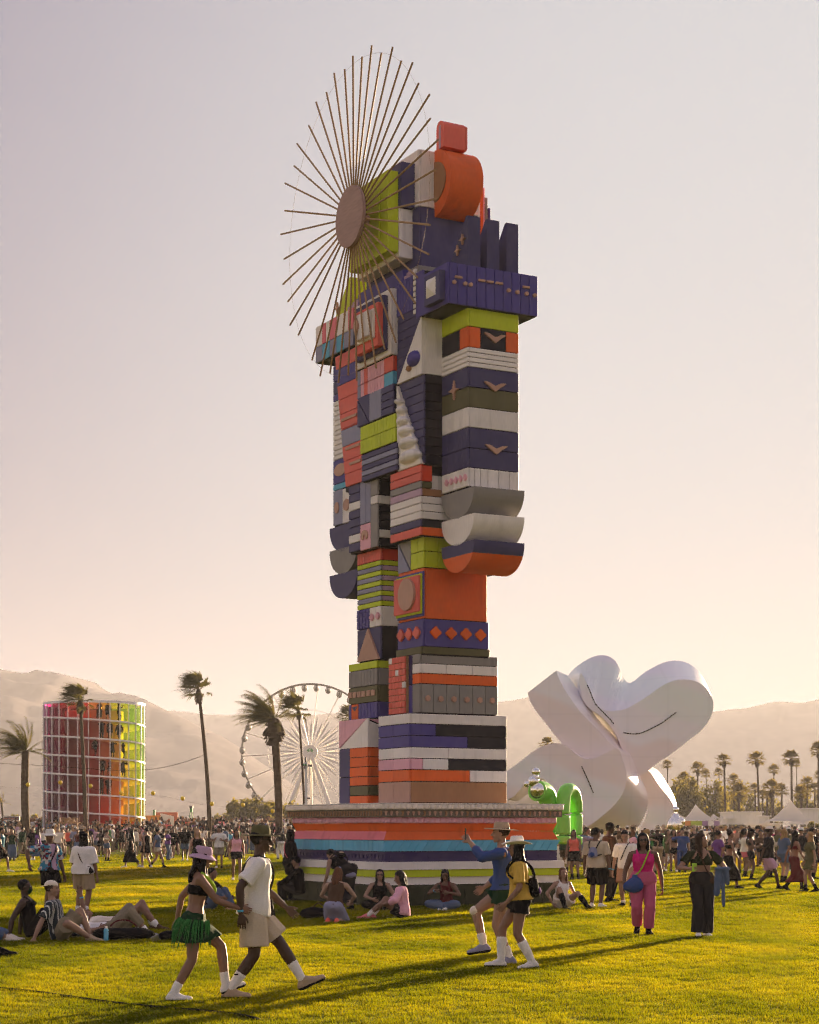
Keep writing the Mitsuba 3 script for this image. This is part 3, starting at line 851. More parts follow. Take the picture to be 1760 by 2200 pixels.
F('torso','slate',-0.004,2.373,2.532,11.69,12.006,0.045)
F('torso','pink',-0.004,2.194,2.373,11.69,12.006,0.045)
F('torso','coral',-0.004,2.017,2.194,11.69,12.006,0.045)
F('torso','pink',-0.004,1.854,2.017,11.69,12.006,0.045)
F('torso','pink',-0.004,1.686,1.854,11.69,12.006,0.045)
F('torso','pink',-0.004,1.526,1.686,11.69,12.006,0.045)
F('torso','pink',-0.004,1.353,1.526,11.69,12.006,0.045)
F('torso','pink',-0.004,1.195,1.353,11.69,12.006,0.045)
F('torso','sky',-0.004,0.761,1.195,11.69,12.006,0.045)
S('torso','red',0.761,0.041,0.116,12.006,12.353,0.045)  # redder than its coral front: side lighting put into the paint
S('torso','sky',0.761,0.041,0.116,11.69,12.006,0.045)
K('torso','ink',0.011,0.116,0.743,2.473,11.038,11.712)
FP('torso','navy',-0.034,[(2.473,11.705),(1.885,11.705),(1.885,11.074)],0.045)
FP('torso','navy',-0.034,[(2.473,11.655),(2.473,11.044),(1.903,11.044)],0.045)
F('torso','slate',-0.034,1.275,1.873,11.044,11.705,0.045)
F('torso','navy',-0.034,0.698,1.275,11.044,11.209,0.045)
F('torso','navy',-0.034,0.698,1.275,11.209,11.375,0.045)
F('torso','navy',-0.034,0.698,1.275,11.375,11.54,0.045)
F('torso','navy',-0.034,0.698,1.275,11.54,11.705,0.045)
S('torso','ink',0.698,0.011,0.116,11.044,11.705,0.045)
K('torso','ink',0.041,0.116,0.699,2.388,10.387,11.029)
F('torso','lime',-0.004,2.238,2.388,10.708,11.029,0.045)
F('torso','lime',-0.004,2.09,2.238,10.708,11.029,0.045)
F('torso','lime',-0.004,1.942,2.09,10.708,11.029,0.045)
F('torso','lime',-0.004,1.796,1.942,10.708,11.029,0.045)
F('torso','lime',-0.004,1.65,1.796,10.708,11.029,0.045)
F('torso','lime',-0.004,1.505,1.65,10.708,11.029,0.045)
F('torso','lime',-0.004,1.361,1.505,10.708,11.029,0.045)
F('torso','lime',-0.004,1.218,1.361,10.708,11.029,0.045)
F('torso','lime',-0.004,1.075,1.218,10.708,11.029,0.045)
F('torso','lime',-0.004,0.934,1.075,10.708,11.029,0.045)
F('torso','lime',-0.004,0.793,0.934,10.708,11.029,0.045)
F('torso','lime',-0.004,0.654,0.793,10.708,11.029,0.045)
F('torso','lime',-0.004,2.238,2.388,10.387,10.708,0.045)
F('torso','lime',-0.004,2.09,2.238,10.387,10.708,0.045)
F('torso','lime',-0.004,1.942,2.09,10.387,10.708,0.045)
F('torso','lime',-0.004,1.796,1.942,10.387,10.708,0.045)
F('torso','lime',-0.004,1.65,1.796,10.387,10.708,0.045)
F('torso','lime',-0.004,1.505,1.65,10.387,10.708,0.045)
F('torso','lime',-0.004,1.361,1.505,10.387,10.708,0.045)
F('torso','lime',-0.004,1.218,1.361,10.387,10.708,0.045)
F('torso','lime',-0.004,1.075,1.218,10.387,10.708,0.045)
F('torso','lime',-0.004,0.934,1.075,10.387,10.708,0.045)
F('torso','lime',-0.004,0.793,0.934,10.387,10.708,0.045)
F('torso','lime',-0.004,0.654,0.793,10.387,10.708,0.045)
S('torso','lime',0.654,0.041,0.116,10.387,11.029,0.045)
K('torso','ink',0.021,0.116,0.581,2.284,9.72,10.354)
F('torso','navy',-0.024,0.536,2.284,10.228,10.354,0.045)
S('torso','ink',0.536,0.021,0.116,10.228,10.354,0.045)
F('torso','slate',-0.024,0.536,2.284,10.103,10.228,0.045)
S('torso','grey',0.536,0.021,0.116,10.103,10.228,0.045)
F('torso','navy',-0.024,0.536,2.284,9.977,10.103,0.045)
S('torso','ink',0.536,0.021,0.116,9.977,10.103,0.045)
F('torso','slate',-0.024,0.536,2.284,9.852,9.977,0.045)
S('torso','grey',0.536,0.021,0.116,9.852,9.977,0.045)
F('torso','navy',-0.024,0.536,2.284,9.726,9.852,0.045)
S('torso','ink',0.536,0.021,0.116,9.726,9.852,0.045)
FP('torso','coral',0.046,[(2.385,12.663),(2.385,12.974),(3.814,12.974),(3.756,12.663)],0.12)
FP('torso','purple',0.046,[(2.385,12.255),(2.385,12.647),(3.756,12.647),(3.683,12.255)],0.12)
FP('torso','coral',0.046,[(2.385,11.906),(2.385,12.239),(3.683,12.239),(3.62,11.906)],0.12)
FP('torso','coral',0.046,[(2.385,11.553),(2.385,11.89),(3.62,11.89),(3.557,11.553)],0.12)
FP('torso','coral',0.046,[(2.385,11.194),(2.385,11.537),(3.557,11.537),(3.493,11.194)],0.12)
FP('torso','coral',0.046,[(2.385,11.162),(2.385,11.178),(3.493,11.178),(3.487,11.162)],0.12)
FP('torso','slate',0.046,[(2.385,10.763),(2.385,11.146),(3.487,11.146),(3.416,10.763)],0.12)
FP('torso','coral',0.046,[(2.385,10.404),(2.385,10.747),(3.416,10.747),(3.351,10.404)],0.12)
FP('torso','coral',0.046,[(2.385,10.091),(2.385,10.388),(3.351,10.388),(3.295,10.091)],0.12)
FP('torso','coral',0.046,[(2.385,9.784),(2.385,10.075),(3.295,10.075),(3.24,9.784)],0.12)
FP('torso','copper',0.016,[(3.426,11.355),(3.426,11.415),(2.63,11.415),(2.63,11.355)],0.03)
FP('torso','copper',0.016,[(3.202,10.632),(3.202,10.692),(2.486,10.692),(2.486,10.632)],0.03)
FP('torso','copper',0.016,[(2.996,10.249),(2.996,10.309),(2.428,10.309),(2.428,10.249)],0.03)
K('arm','ink',0.608,1.852,-1.555,-0.46,9.058,13.013)
F('arm','lime',0.563,-1.6,-0.46,12.521,12.938,0.045)
S('arm','lime',-1.6,0.608,1.852,12.521,12.938,0.045)
F('arm','ink',0.563,-1.25,-0.46,12.077,12.521,0.045)
F('arm','orange',0.563,-1.6,-1.25,12.077,12.521,0.045)
S('arm','orange',-1.6,0.608,0.886,12.077,12.521,0.045)
S('arm','ink',-1.6,0.886,1.525,12.077,12.521,0.045)
S('arm','orange',-1.6,1.525,1.852,12.077,12.521,0.045)
F('arm','white',0.563,-1.6,-0.46,11.97,12.077,0.045)
S('arm','white',-1.6,0.608,1.852,11.97,12.077,0.045)
F('arm','white',0.563,-1.6,-0.46,11.863,11.97,0.045)
S('arm','white',-1.6,0.608,1.852,11.863,11.97,0.045)
F('arm','white',0.563,-1.6,-0.46,11.756,11.863,0.045)
S('arm','white',-1.6,0.608,1.852,11.756,11.863,0.045)
F('arm','white',0.563,-1.6,-0.46,11.649,11.756,0.045)
S('arm','white',-1.6,0.608,1.852,11.649,11.756,0.045)
F('arm','navy',0.563,-1.6,-0.46,11.217,11.649,0.045)
S('arm','navy',-1.6,0.608,1.852,11.217,11.649,0.045)
F('arm','olive',0.563,-1.6,-0.46,10.785,11.217,0.045)
S('arm','olive',-1.6,0.608,1.852,10.785,11.217,0.045)
F('arm','white',0.563,-0.737,-0.46,10.347,10.785,0.045)
F('arm','white',0.563,-0.864,-0.737,10.347,10.785,0.045)
F('arm','white',0.563,-0.991,-0.864,10.347,10.785,0.045)
F('arm','white',0.563,-1.116,-0.991,10.347,10.785,0.045)
F('arm','white',0.563,-1.241,-1.116,10.347,10.785,0.045)
F('arm','white',0.563,-1.365,-1.241,10.347,10.785,0.045)
F('arm','white',0.563,-1.489,-1.365,10.347,10.785,0.045)
F('arm','white',0.563,-1.6,-1.489,10.347,10.785,0.045)
S('arm','white',-1.6,0.608,1.852,10.347,10.785,0.045)
F('arm','navy',0.563,-0.735,-0.46,9.903,10.347,0.045)
F('arm','navy',0.563,-0.847,-0.735,9.903,10.347,0.045)
F('arm','navy',0.563,-0.959,-0.847,9.903,10.347,0.045)
F('arm','navy',0.563,-1.07,-0.959,9.903,10.347,0.045)
F('arm','navy',0.563,-1.181,-1.07,9.903,10.347,0.045)
F('arm','navy',0.563,-1.291,-1.181,9.903,10.347,0.045)
F('arm','navy',0.563,-1.4,-1.291,9.903,10.347,0.045)
F('arm','navy',0.563,-1.509,-1.4,9.903,10.347,0.045)
F('arm','navy',0.563,-1.6,-1.509,9.903,10.347,0.045)
S('arm','navy',-1.6,0.608,1.852,9.903,10.347,0.045)
F('arm','navy',0.563,-0.735,-0.46,9.481,9.903,0.045)
F('arm','navy',0.563,-0.847,-0.735,9.481,9.903,0.045)
F('arm','navy',0.563,-0.959,-0.847,9.481,9.903,0.045)
F('arm','navy',0.563,-1.07,-0.959,9.481,9.903,0.045)
F('arm','navy',0.563,-1.181,-1.07,9.481,9.903,0.045)
F('arm','navy',0.563,-1.291,-1.181,9.481,9.903,0.045)
F('arm','navy',0.563,-1.4,-1.291,9.481,9.903,0.045)
F('arm','navy',0.563,-1.509,-1.4,9.481,9.903,0.045)
F('arm','navy',0.563,-1.6,-1.509,9.481,9.903,0.045)
S('arm','navy',-1.6,0.608,1.852,9.481,9.903,0.045)
F('arm','white',0.563,-0.807,-0.46,9.067,9.481,0.045)
F('arm','white',0.563,-0.971,-0.807,9.067,9.481,0.045)
F('arm','white',0.563,-1.135,-0.971,9.067,9.481,0.045)
F('arm','white',0.563,-1.297,-1.135,9.067,9.481,0.045)
F('arm','white',0.563,-1.458,-1.297,9.067,9.481,0.045)
F('arm','white',0.563,-1.6,-1.458,9.067,9.481,0.045)
S('arm','white',-1.6,0.608,0.738,9.067,9.481,0.045)
S('arm','white',-1.6,0.738,0.879,9.067,9.481,0.045)
S('arm','white',-1.6,0.879,1.073,9.067,9.481,0.045)
S('arm','white',-1.6,1.073,1.339,9.067,9.481,0.045)
S('arm','white',-1.6,1.339,1.625,9.067,9.481,0.045)
S('arm','white',-1.6,1.625,1.852,9.067,9.481,0.045)
D('arm','copper','BIRD','S',-1.6,1.234,12.333,0.533,0.2,0.05)
D('arm','copper','BIRD','S',-1.6,1.234,11.277,0.533,0.2,0.05)
D('arm','copper','BIRD','S',-1.6,1.262,9.92,0.533,0.2,0.05)
D('arm','copper','STAR','F',0.563,-1.054,11.239,0.441,0.43,0.05)
D('arm','pink','XD','F',0.563,-0.716,9.277,0.137,0.148,0.04)
D('arm','pink','XD','F',0.563,-0.92,9.274,0.136,0.147,0.04)
D('arm','pink','XD','F',0.563,-1.122,9.272,0.134,0.147,0.04)
D('arm','pink','XD','F',0.563,-1.323,9.27,0.133,0.146,0.04)
D('arm','pink','XD','F',0.563,-1.522,9.267,0.132,0.145,0.04)
K('arm','ink',0.047,2.264,-1.675,-0.4,12.908,13.797)
F('arm','purple',0.002,-1.72,-0.4,12.908,13.797,0.045)
S('arm','purple',-1.72,0.047,0.25,12.908,13.797,0.045)
S('arm','purple',-1.72,0.25,0.476,12.908,13.797,0.045)
S('arm','purple',-1.72,0.476,0.72,12.908,13.797,0.045)
S('arm','purple',-1.72,0.72,0.949,12.908,13.797,0.045)
S('arm','purple',-1.72,0.949,1.16,12.908,13.797,0.045)
S('arm','purple',-1.72,1.16,1.384,12.908,13.797,0.045)
S('arm','purple',-1.72,1.384,1.605,12.908,13.797,0.045)
S('arm','purple',-1.72,1.605,1.82,12.908,13.797,0.045)
S('arm','purple',-1.72,1.82,2.047,12.908,13.797,0.045)
S('arm','purple',-1.72,2.047,2.264,12.908,13.797,0.045)
K('arm','navy',-0.138,0.002,-1.603,-0.923,12.993,13.643)
D('arm','white','PYR','F',-0.138,-1.221,13.339,0.421,0.388,0.1)
D('arm','copper','PL','S',-1.72,0.25,13.488,0.163,0.042,0.05)
D('arm','copper','PL','S',-1.72,0.826,13.496,0.165,0.042,0.05)
D('arm','copper','PL','S',-1.72,1.037,13.495,0.166,0.042,0.05)
D('arm','copper','PL','S',-1.72,1.267,13.497,0.167,0.042,0.05)
D('arm','copper','PL','S',-1.72,1.953,13.507,0.169,0.043,0.05)
D('arm','copper','DISC','S',-1.72,0.146,13.368,0.09,0.081,0.05)
D('arm','copper','DISC','S',-1.72,0.417,13.37,0.09,0.081,0.05)
D('arm','copper','DISC','S',-1.72,0.553,13.368,0.091,0.081,0.05)
D('arm','copper','DISC','S',-1.72,1.509,13.375,0.093,0.082,0.05)
D('arm','copper','DISC','S',-1.72,1.73,13.369,0.093,0.082,0.05)
D('arm','copper','DISC','S',-1.72,1.964,13.364,0.094,0.083,0.05)
D('arm','copper','DISC','S',-1.72,2.174,13.359,0.094,0.083,0.05)
BOAT('arm',['grey'],0.568,1.837,-1.86,-0.439,8.433,9.032)
BOAT('arm',['white'],0.568,1.837,-1.86,-0.445,7.853,8.456)
BOAT('arm',['navy', 'orange'],0.568,1.837,-1.86,-0.445,7.264,7.891)
K('arm_001','ink',0.645,2.2,3.904,5.046,9.054,13.207)
F('arm_001','purple',0.6,4.159,5.046,12.688,13.086,0.045)
F('arm_001','navy',0.6,4.159,5.046,12.376,12.688,0.045)
F('arm_001','purple',0.6,4.159,5.046,12.203,12.376,0.045)
F('arm_001','white',0.6,4.159,5.046,12.082,12.203,0.045)
F('arm_001','white',0.6,4.159,5.046,11.961,12.082,0.045)
F('arm_001','white',0.6,4.159,5.046,11.84,11.961,0.045)
F('arm_001','white',0.6,4.159,5.046,11.719,11.84,0.045)
F('arm_001','white',0.6,4.159,5.046,11.597,11.719,0.045)
F('arm_001','white',0.6,4.159,5.046,11.476,11.597,0.045)
F('arm_001','white',0.6,4.159,5.046,11.355,11.476,0.045)
F('arm_001','white',0.6,4.159,5.046,11.234,11.355,0.045)
F('arm_001','white',0.6,4.159,5.046,11.113,11.234,0.045)
F('arm_001','white',0.6,4.159,5.046,10.992,11.113,0.045)
F('arm_001','white',0.6,4.159,5.046,10.871,10.992,0.045)
F('arm_001','white',0.6,4.159,5.046,10.75,10.871,0.045)
F('arm_001','purple',0.6,4.159,5.046,10.154,10.75,0.045)
F('arm_001','sky',0.6,4.159,5.046,10.006,10.154,0.045)
F('arm_001','slate',0.6,4.525,5.046,9.141,10.006,0.045)
F('arm_001','white',0.6,4.083,4.525,9.129,9.985,0.045)
D('arm_001','copper','DISC','F',0.6,4.635,10.477,0.649,0.304,0.02)
D('arm_001','copper','DISC','F',0.6,4.82,9.57,0.233,0.276,0.025)
D('arm_001','copper','DISC','F',0.6,4.289,9.566,0.335,0.281,0.025)
BOAT('arm_001',['navy'],0.45,1.95,3.472,4.936,8.419,9.051)
BOAT('arm_001',['grey'],0.45,1.95,3.449,4.936,7.863,8.495)
BOAT('arm_001',['navy'],0.45,1.95,3.427,4.936,7.274,7.889)
K('arm_001','ink',0.085,2.3,2.523,4.877,13.052,13.943)
F('arm_001','white',0.04,4.515,4.877,13.446,13.943,0.045)
F('arm_001','rose',0.04,4.305,4.515,13.446,13.943,0.045)
F('arm_001','white',0.04,4.112,4.305,13.446,13.943,0.045)
F('arm_001','rose',0.04,3.715,4.112,13.446,13.943,0.045)
F('arm_001','white',0.04,3.325,3.715,13.446,13.943,0.045)
F('arm_001','white',0.04,3.102,3.325,13.446,13.943,0.045)
F('arm_001','rose',0.04,2.823,3.102,13.446,13.943,0.045)
F('arm_001','slate',0.04,4.5,4.877,13.052,13.446,0.045)
F('arm_001','sky',0.04,4.097,4.5,13.052,13.446,0.045)
F('arm_001','slate',0.04,3.73,4.097,13.052,13.446,0.045)
F('arm_001','sky',0.04,3.325,3.73,13.052,13.446,0.045)
F('arm_001','slate',0.04,3.043,3.325,13.052,13.446,0.045)
F('arm_001','slate',0.04,2.823,3.043,13.052,13.446,0.045)
FIN('arm_001','lime',0.25,0.55,3.387,4.31,13.943,14.822)
FIN('arm_001','lime',0.95,1.25,4.307,5.3,13.943,15.136)
FIN('arm_001','lime',1.75,2.05,5.352,6.347,13.943,15.466)
D('arm_001','copper','STAR','F',0.25,4.05,14.232,0.351,0.305,0.05)
K('head','grey',0.347,2.2,0.2,3.504,14.016,14.282)
K('head','mauve',0.297,0.347,0.3,3.504,14.032,14.219)
K('head','mauve',0.227,0.297,0.45,3.504,14.016,14.125)
K('head','ink',0.545,2.05,0.513,3.05,14.282,16.989)
F('head','white',0.5,0.468,3.05,15.699,16.989,0.045)
S('head','white',0.468,0.545,2.05,15.699,16.989,0.045)
F('head','navy',0.5,0.468,3.05,14.282,15.699,0.045)
S('head','navy',0.468,0.545,2.05,14.282,15.699,0.045)
K('head','lime',-0.12,0.15,0.789,2.708,14.689,16.513)
F('head','lime',-0.16,1.145,2.608,14.992,16.175,0.04)
K('head','white',0.15,0.499,0.751,2.85,14.575,15.683)
K('head','navy',0.15,0.499,0.652,2.7,15.699,16.702)
K('head','purple',0.2,0.7,0.668,2.9,13.382,14.282)
EAR('head','orange',0.901,1.733,0.468,16.252,0.747)
KNOB('head','coral',0.901,1.527,0.049,0.38,16.979,17.59)
K('head','white',2.06,2.136,0.518,3,14.282,16.984)
K('head','orange',2.136,2.215,0.518,3,14.282,16.669)
K('head','pink',2.215,2.26,0.518,3,14.282,16.409)
K('head','grey',2.266,2.337,0.518,3,14.282,16.194)
K('head','purple',2.353,2.412,0.518,3,14.282,15.964)
FIN('arm','navy',0.579,0.897,-1.57,-0.62,13.797,14.912)
D('arm','copper','STAR','F',0.579,-1.168,14.256,0.259,0.238,0.05)
D('arm','copper','STAR','F',0.579,-1.382,14.44,0.256,0.237,0.05)
FIN('arm','navy',1.067,1.374,-1.57,-0.62,13.797,14.903)
FIN('arm','navy',1.561,1.856,-1.57,-0.62,13.797,14.904)
SUNBURST(-0.6,1.682,15.628,0.688,[
(1.717,19.317),(1.257,19.134),(0.781,19.215),(0.314,18.883),(-0.217,18.813),(-0.617,18.366),(-1.127,18.145),(-1.397,17.602),(-1.875,17.201),(-1.905,16.681),(-2.255,16.124),(-2.144,15.537),(-2.247,14.898),(-1.898,14.441),(-1.837,13.835),(-1.351,13.469),(-1.251,12.945),(-0.72,12.736),(-0.37,12.308),(0.149,12.274),(0.571,11.952),(1.085,12.053),(1.526,11.878),(1.961,12.082),(2.462,12.017),(2.914,12.328),(3.443,12.381),(3.889,12.854),(4.654,13.628),(5.131,13.987),(5.252,14.59),(5.547,15.088),(5.465,15.69),(5.659,16.351),(5.424,16.866),(5.414,17.536),(4.882,17.794),(4.723,18.283),(4.059,18.503),(3.658,18.926),(3.096,18.965),(2.691,19.27),(2.141,19.162)])
# pedestal: stepped bands round a square, scalloped cornice, flared orange waist
PA0, PA1, PB0, PB1 = -1.0, 3.48, -0.70, 4.08


def pz(y):
    return EYE + (1775 - y) / 4000 * 40.1


def ring(name, col, off0, off1, y0, y1, off0b=None):
    """A band: a square frustum slab, off0 at its top, off1 at its bottom (metres proud of the reference square)."""
    z1, z0 = pz(y0) - .003, pz(y1) + .003
    c = []
    for o, z in ((off1, z0), (off0, z1)):
        c += [(PA0 - o, PB0 - o, z), (PA1 + o, PB0 - o, z), (PA1 + o, PB1 + o, z), (PA0 - o, PB1 + o, z)]
    piece('pedestal', name, col, to_tower(m3.Manifold.hull_points(np.array(c))))


ring('band', 'white', .10, .10, 1724.5, 1727)
ring('band', 'cream', .085, .085, 1727, 1739)
ring('band', 'taupe', .055, .055, 1739, 1755)
ring('band', 'rose', -.04, -.04, 1755, 1768.5)
ring('band', 'orange', -.03, -.10, 1768.5, 1786)
ring('band', 'orange', -.10, -.005, 1786, 1805.5)
put(f'{TW}__pedestal__panel', prism([(PB0 - .02 + .09, pz(1786)), (PB1 - .1, pz(1786)), (PB1, pz(1805)), (PB0 - .0, pz(1805))], 0, 1,
    lambda s, u, d: tower(PA0 + .105 - .105 * (pz(1786) - u) / (pz(1786) - pz(1805.5)) - .004 - .006 * d, s, u)), 'paint', 'rose')
ring('band', 'sky', -.03, -.03, 1805.5, 1829.5)
ring('band', 'deep', -.03, -.03, 1829.5, 1852)
ring('band', 'white', .09, .09, 1852, 1869.5)
ring('band', 'lime', .05, .05, 1869.5, 1885.5)
ring('band', 'white', .0, .0, 1885.5, 1902.5)
ring('plinth', 'moss', .03, .03, 1902.5, 1953)


def along(face, off, n):
    """n equal cells along a face, as (cell centre, width)."""
    lo, hi = (PB0 - off, PB1 + off) if face == 'F' else (PA0 - off, PA1 + off)
    w = (hi - lo) / n
    return [(lo + (i + .5) * w, w) for i in range(n)]


def cell_frame(face, off, c):
    if face == 'F':
        return lambda s, u, d: tower(PA0 - off - d, c - s, u)
    return lambda s, u, d: tower(c + s, PB0 - off - d, u)


def scale_tile(face, off, c, w, z0, z1, depth):
    """A scallop: a fish-scale nosing, bulging in the middle and tucked in at one side."""
    fr = cell_frame(face, off, c)
    n, m = 7, 5
    g, f = [], []
    for j in range(m):
        t = j / (m - 1)
        for i in range(n):
            s = i / (n - 1)
            d = depth * (math.sin(math.pi * min(1, s * 1.05)) ** .5 if s < .98 else 0.0) * (1 - .75 * t ** 2.2) * (.55 + .45 * s)
            g.append((-w / 2 + w * s * .985, z0 + (z1 - z0) * t, max(d, 0.0)))
    for j in range(m - 1):
        for i in range(n - 1):
            a = j * n + i
            f += [[a, a + 1, a + n + 1], [a, a + n + 1, a + n]]
    g = np.array(g)
    v = fr(g[:, 0], g[:, 1], g[:, 2])
    k = len(v)
    v = np.vstack([v, fr(g[:, 0], g[:, 1], np.full(k, -.01))])
    rim = [i for i in range(n)] + [j * n + n - 1 for j in range(1, m)] + [(m - 1) * n + i for i in range(n - 2, -1, -1)] + [j * n for j in range(m - 2, 0, -1)]
    for p, q in zip(rim, rim[1:] + rim[:1]):
        f += [[q, p, p + k], [q, p + k, q + k]]
    me = trimesh.Trimesh(v, f, process=False)
    if face == 'F': me.invert()
    return me


for _f, _n in (('F', 34), ('S', 32)):
    for c, w in along(_f, .085, _n):
        piece('pedestal', 'scale', 'cream', scale_tile(_f, .085, c, w, pz(1739) + .004, pz(1727) - .004, .05), True)
    for c, w in along(_f, -.04, _n):
        piece('pedestal', 'scale', 'pink', scale_tile(_f, -.04, c, w, pz(1768.5) + .004, pz(1755) - .004, .055), True)
    from shapely.geometry import Polygon as _P
    for i, (c, w) in enumerate(along(_f, .055, 34 if _f == 'S' else 36)):
        fr, z = cell_frame(_f, .055, c), pz(1747)
        if _f == 'S' and i % 4 != 3:
            piece('pedestal', 'drop', 'copper', prism(_P([(-.035, .03), (0, .055), (.035, .03), (.012, -.05), (-.012, -.05)]), -.003, .022, lambda s, u, d: fr(s, z + u, d)))
        else:
            piece('pedestal', 'drop', 'rust', prism(_P([(-.03, .055), (.02, .055), (.035, 0), (.02, -.055), (-.03, -.055), (0, 0)]), -.003, .02, lambda s, u, d: fr(s, z + u, d)))
    for i, (c, w) in enumerate(along(_f, -.03, 26 if _f == 'F' else 22)):
        fr, z0, z1 = cell_frame(_f, -.03, c), pz(1829.5) + .006, pz(1805.5) - .006
        sk = .0 if _f == 'F' else .085
        q = [(-w / 2 - sk + .006, z0), (w / 2 - sk - .006, z0), (w / 2 + sk - .006, z1), (-w / 2 + sk + .006, z1)]
        piece('pedestal', 'slat', 'sky', prism(q, -.004, .02, lambda s, u, d: fr(s, u, d)))
    for i, (c, w) in enumerate(along(_f, -.03, 26 if _f == 'F' else 14)):
        fr, z = cell_frame(_f, -.03, c), pz(1841)
        piece('pedestal', 'crescent', 'deep', prism([(.03, .055), (-.02, .04), (-.04, 0), (-.02, -.04), (.03, -.055), (0, -.02), (0, .02)], -.003, .02, lambda s, u, d: fr(s, z + u, d)))
    for c, w in along(_f, .03, 9):
        fr = cell_frame(_f, .03, c)
        piece('pedestal', 'board', 'moss', prism([(-w / 2 + .008, .0), (w / 2 - .008, .0), (w / 2 - .008, pz(1902.5) - .02), (-w / 2 + .008, pz(1902.5) - .02)], -.004, .02, lambda s, u, d: fr(s, u, d)))
# ------------------------------------------------------------------ background: distances in metres from the lens, sizes real
def at(x, y, d):
    """The point of the field d metres out that stands at that place of the survey grid (1760 x 2200)."""
    return np.array([(x - 880) / 4000 * d, d, EYE + (1775 - y) / 4000 * d])


def gx(x, d):
    return (x - 880) / 4000 * d


# ---- glass ramp tower
GT = 'glass_tower'
tag(GT, 'round glass tower of rainbow coloured panes in a white spiral frame, left of the totem', 'tower')
simple('white_steel', (.80, .79, .80), 0.45)
simple('tinted_core', (.60, .36, .36), 0.9)  # core reddened: light tinted by the panes put into its colour
gD, gN = 160.0, 30
gR, gH, gP = 107.0 / 4000 * gD, EYE + 263.5 / 4000 * gD, 39.4 / 4000 * gD
gC = np.array([gx(202.5, gD), gD, 0.0])


def gpt(th, z, r=gR):
    return gC + np.array([r * math.sin(th), -r * math.cos(th), z])   # th = 0 faces the lens, growing to the right


def ghelix(th):
    return -gP * (th / (2 * math.pi))


def band(z_of, h, r0, r1, th0, th1, n):
    v, f = [], []
    for i in range(n + 1):
        th = th0 + (th1 - th0) * i / n
        z = z_of(th)
        v += [gpt(th, z - h / 2, r1), gpt(th, z + h / 2, r1), gpt(th, z + h / 2, r0), gpt(th, z - h / 2, r0)]
    for i in range(n):
        a = 4 * i
        for k in range(4):
            p, q = a + k, a + (k + 1) % 4
            f += [[p, q, q + 4], [p, q + 4, p + 4]]
    m = trimesh.Trimesh(np.array(v), f, process=False)
    return m


put(f'{GT}__ring', band(lambda t: gH - .09, .20, gR - .05, gR + .07, 0, 2 * math.pi, 90), 'white_steel', None, 30)
put(f'{GT}__ring', band(lambda t: .08, .16, gR - .05, gR + .07, 0, 2 * math.pi, 90), 'white_steel', None, 30)
z00 = gH - 1.95 * .8
for k in range(7):
    lo, hi = -math.pi + 2 * math.pi * k, math.pi + 2 * math.pi * k
    put(f'{GT}__band', band(lambda t: z00 + ghelix(t), .135, gR - .05, gR + .06, lo, hi if k < 6 else 2 * math.pi * 6.3, 60), 'white_steel', None, 30)
    put(f'{GT}__ramp', band(lambda t: z00 - .05 + ghelix(t), .12, gR * .60, gR - .08, lo, hi if k < 6 else 2 * math.pi * 6.3, 60), 'white_steel', None, 30)
put(f'{GT}__core', join([trimesh.creation.cylinder(gR * .58, gH - .7, sections=48).apply_translation(gC + [0, 0, (gH - .7) / 2])]), 'tinted_core', None, 30)
for i in range(gN):
    th = 2 * math.pi * (i + .27) / gN
    m = box(-.032, .032, -.07, .05, 0, gH - .1)
    m.apply_transform(trimesh.transformations.rotation_matrix(th, [0, 0, 1]))
    m.apply_translation(gpt(th, 0))
    put(f'{GT}__mullion', m, 'white_steel')
STOPS = [(-.6, (.16, .02, .05)), (-.25, (.22, .02, .06)), (0.0, (.24, .06, .28)), (.14, (.38, .02, .14)), (.30, (.52, .015, .03)), (.46, (.68, .03, .012)), (.60, (.72, .22, .02)),
         (.72, (.74, .46, .02)), (.82, (.62, .72, .03)), (.92, (.45, .75, .10)), (1.05, (.75, .85, .45)), (1.3, (.4, .5, .7))]


def gtint(t):
    xs = [s[0] for s in STOPS]
    return [float(np.interp(t, xs, [s[1][k] for s in STOPS])) for k in range(3)]


_tints = {}


def glass_of(t):
    key = int(round(max(-.6, min(1.3, t)) * 24))
    if key not in _tints:
        nm = f'tint_{len(_tints):02d}'
        c = [min(1.0, (1.0 + .3 * max(0, min(1, (t - .5) * 2))) * v) for v in gtint(key / 24)]
        scene[nm] = {'type': 'thindielectric', 'int_ior': 1.05, 'specular_transmittance': {'type': 'rgb', 'value': c}}
        _tints[key] = nm
    return _tints[key]


for i in range(gN):
    t0, t1 = 2 * math.pi * (i + .27) / gN, 2 * math.pi * (i + 1.27) / gN
    tm = (t0 + t1) / 2
    front = math.sin(tm) if math.cos(tm) > 0 else math.copysign(2 - abs(math.sin(tm)), math.sin(tm))
    edges = [gH - .19] + [z00 + ghelix(tm - 2 * math.pi * (1 if tm > math.pi else 0)) - gP * k for k in range(-1, 8)] + [.1]
    for z1, z0 in zip(edges[:-1], edges[1:]):
        z1, z0 = min(z1 - .0, gH - .19), max(z0, .16)
        if z1 - z0 < .15: continue
        lev = (gH - (z0 + z1) / 2) / gH
        t = .5 + .5 * front - .30 * lev + .02
        sl = gP / gN
        pts = np.array([gpt(t0, z0 + sl / 2), gpt(t1, z0 - sl / 2), gpt(t1, z1 - sl / 2), gpt(t0, z1 + sl / 2)])
        put(f'{GT}__pane', trimesh.Trimesh(pts, [[0, 1, 2], [0, 2, 3]], process=False), glass_of(t))

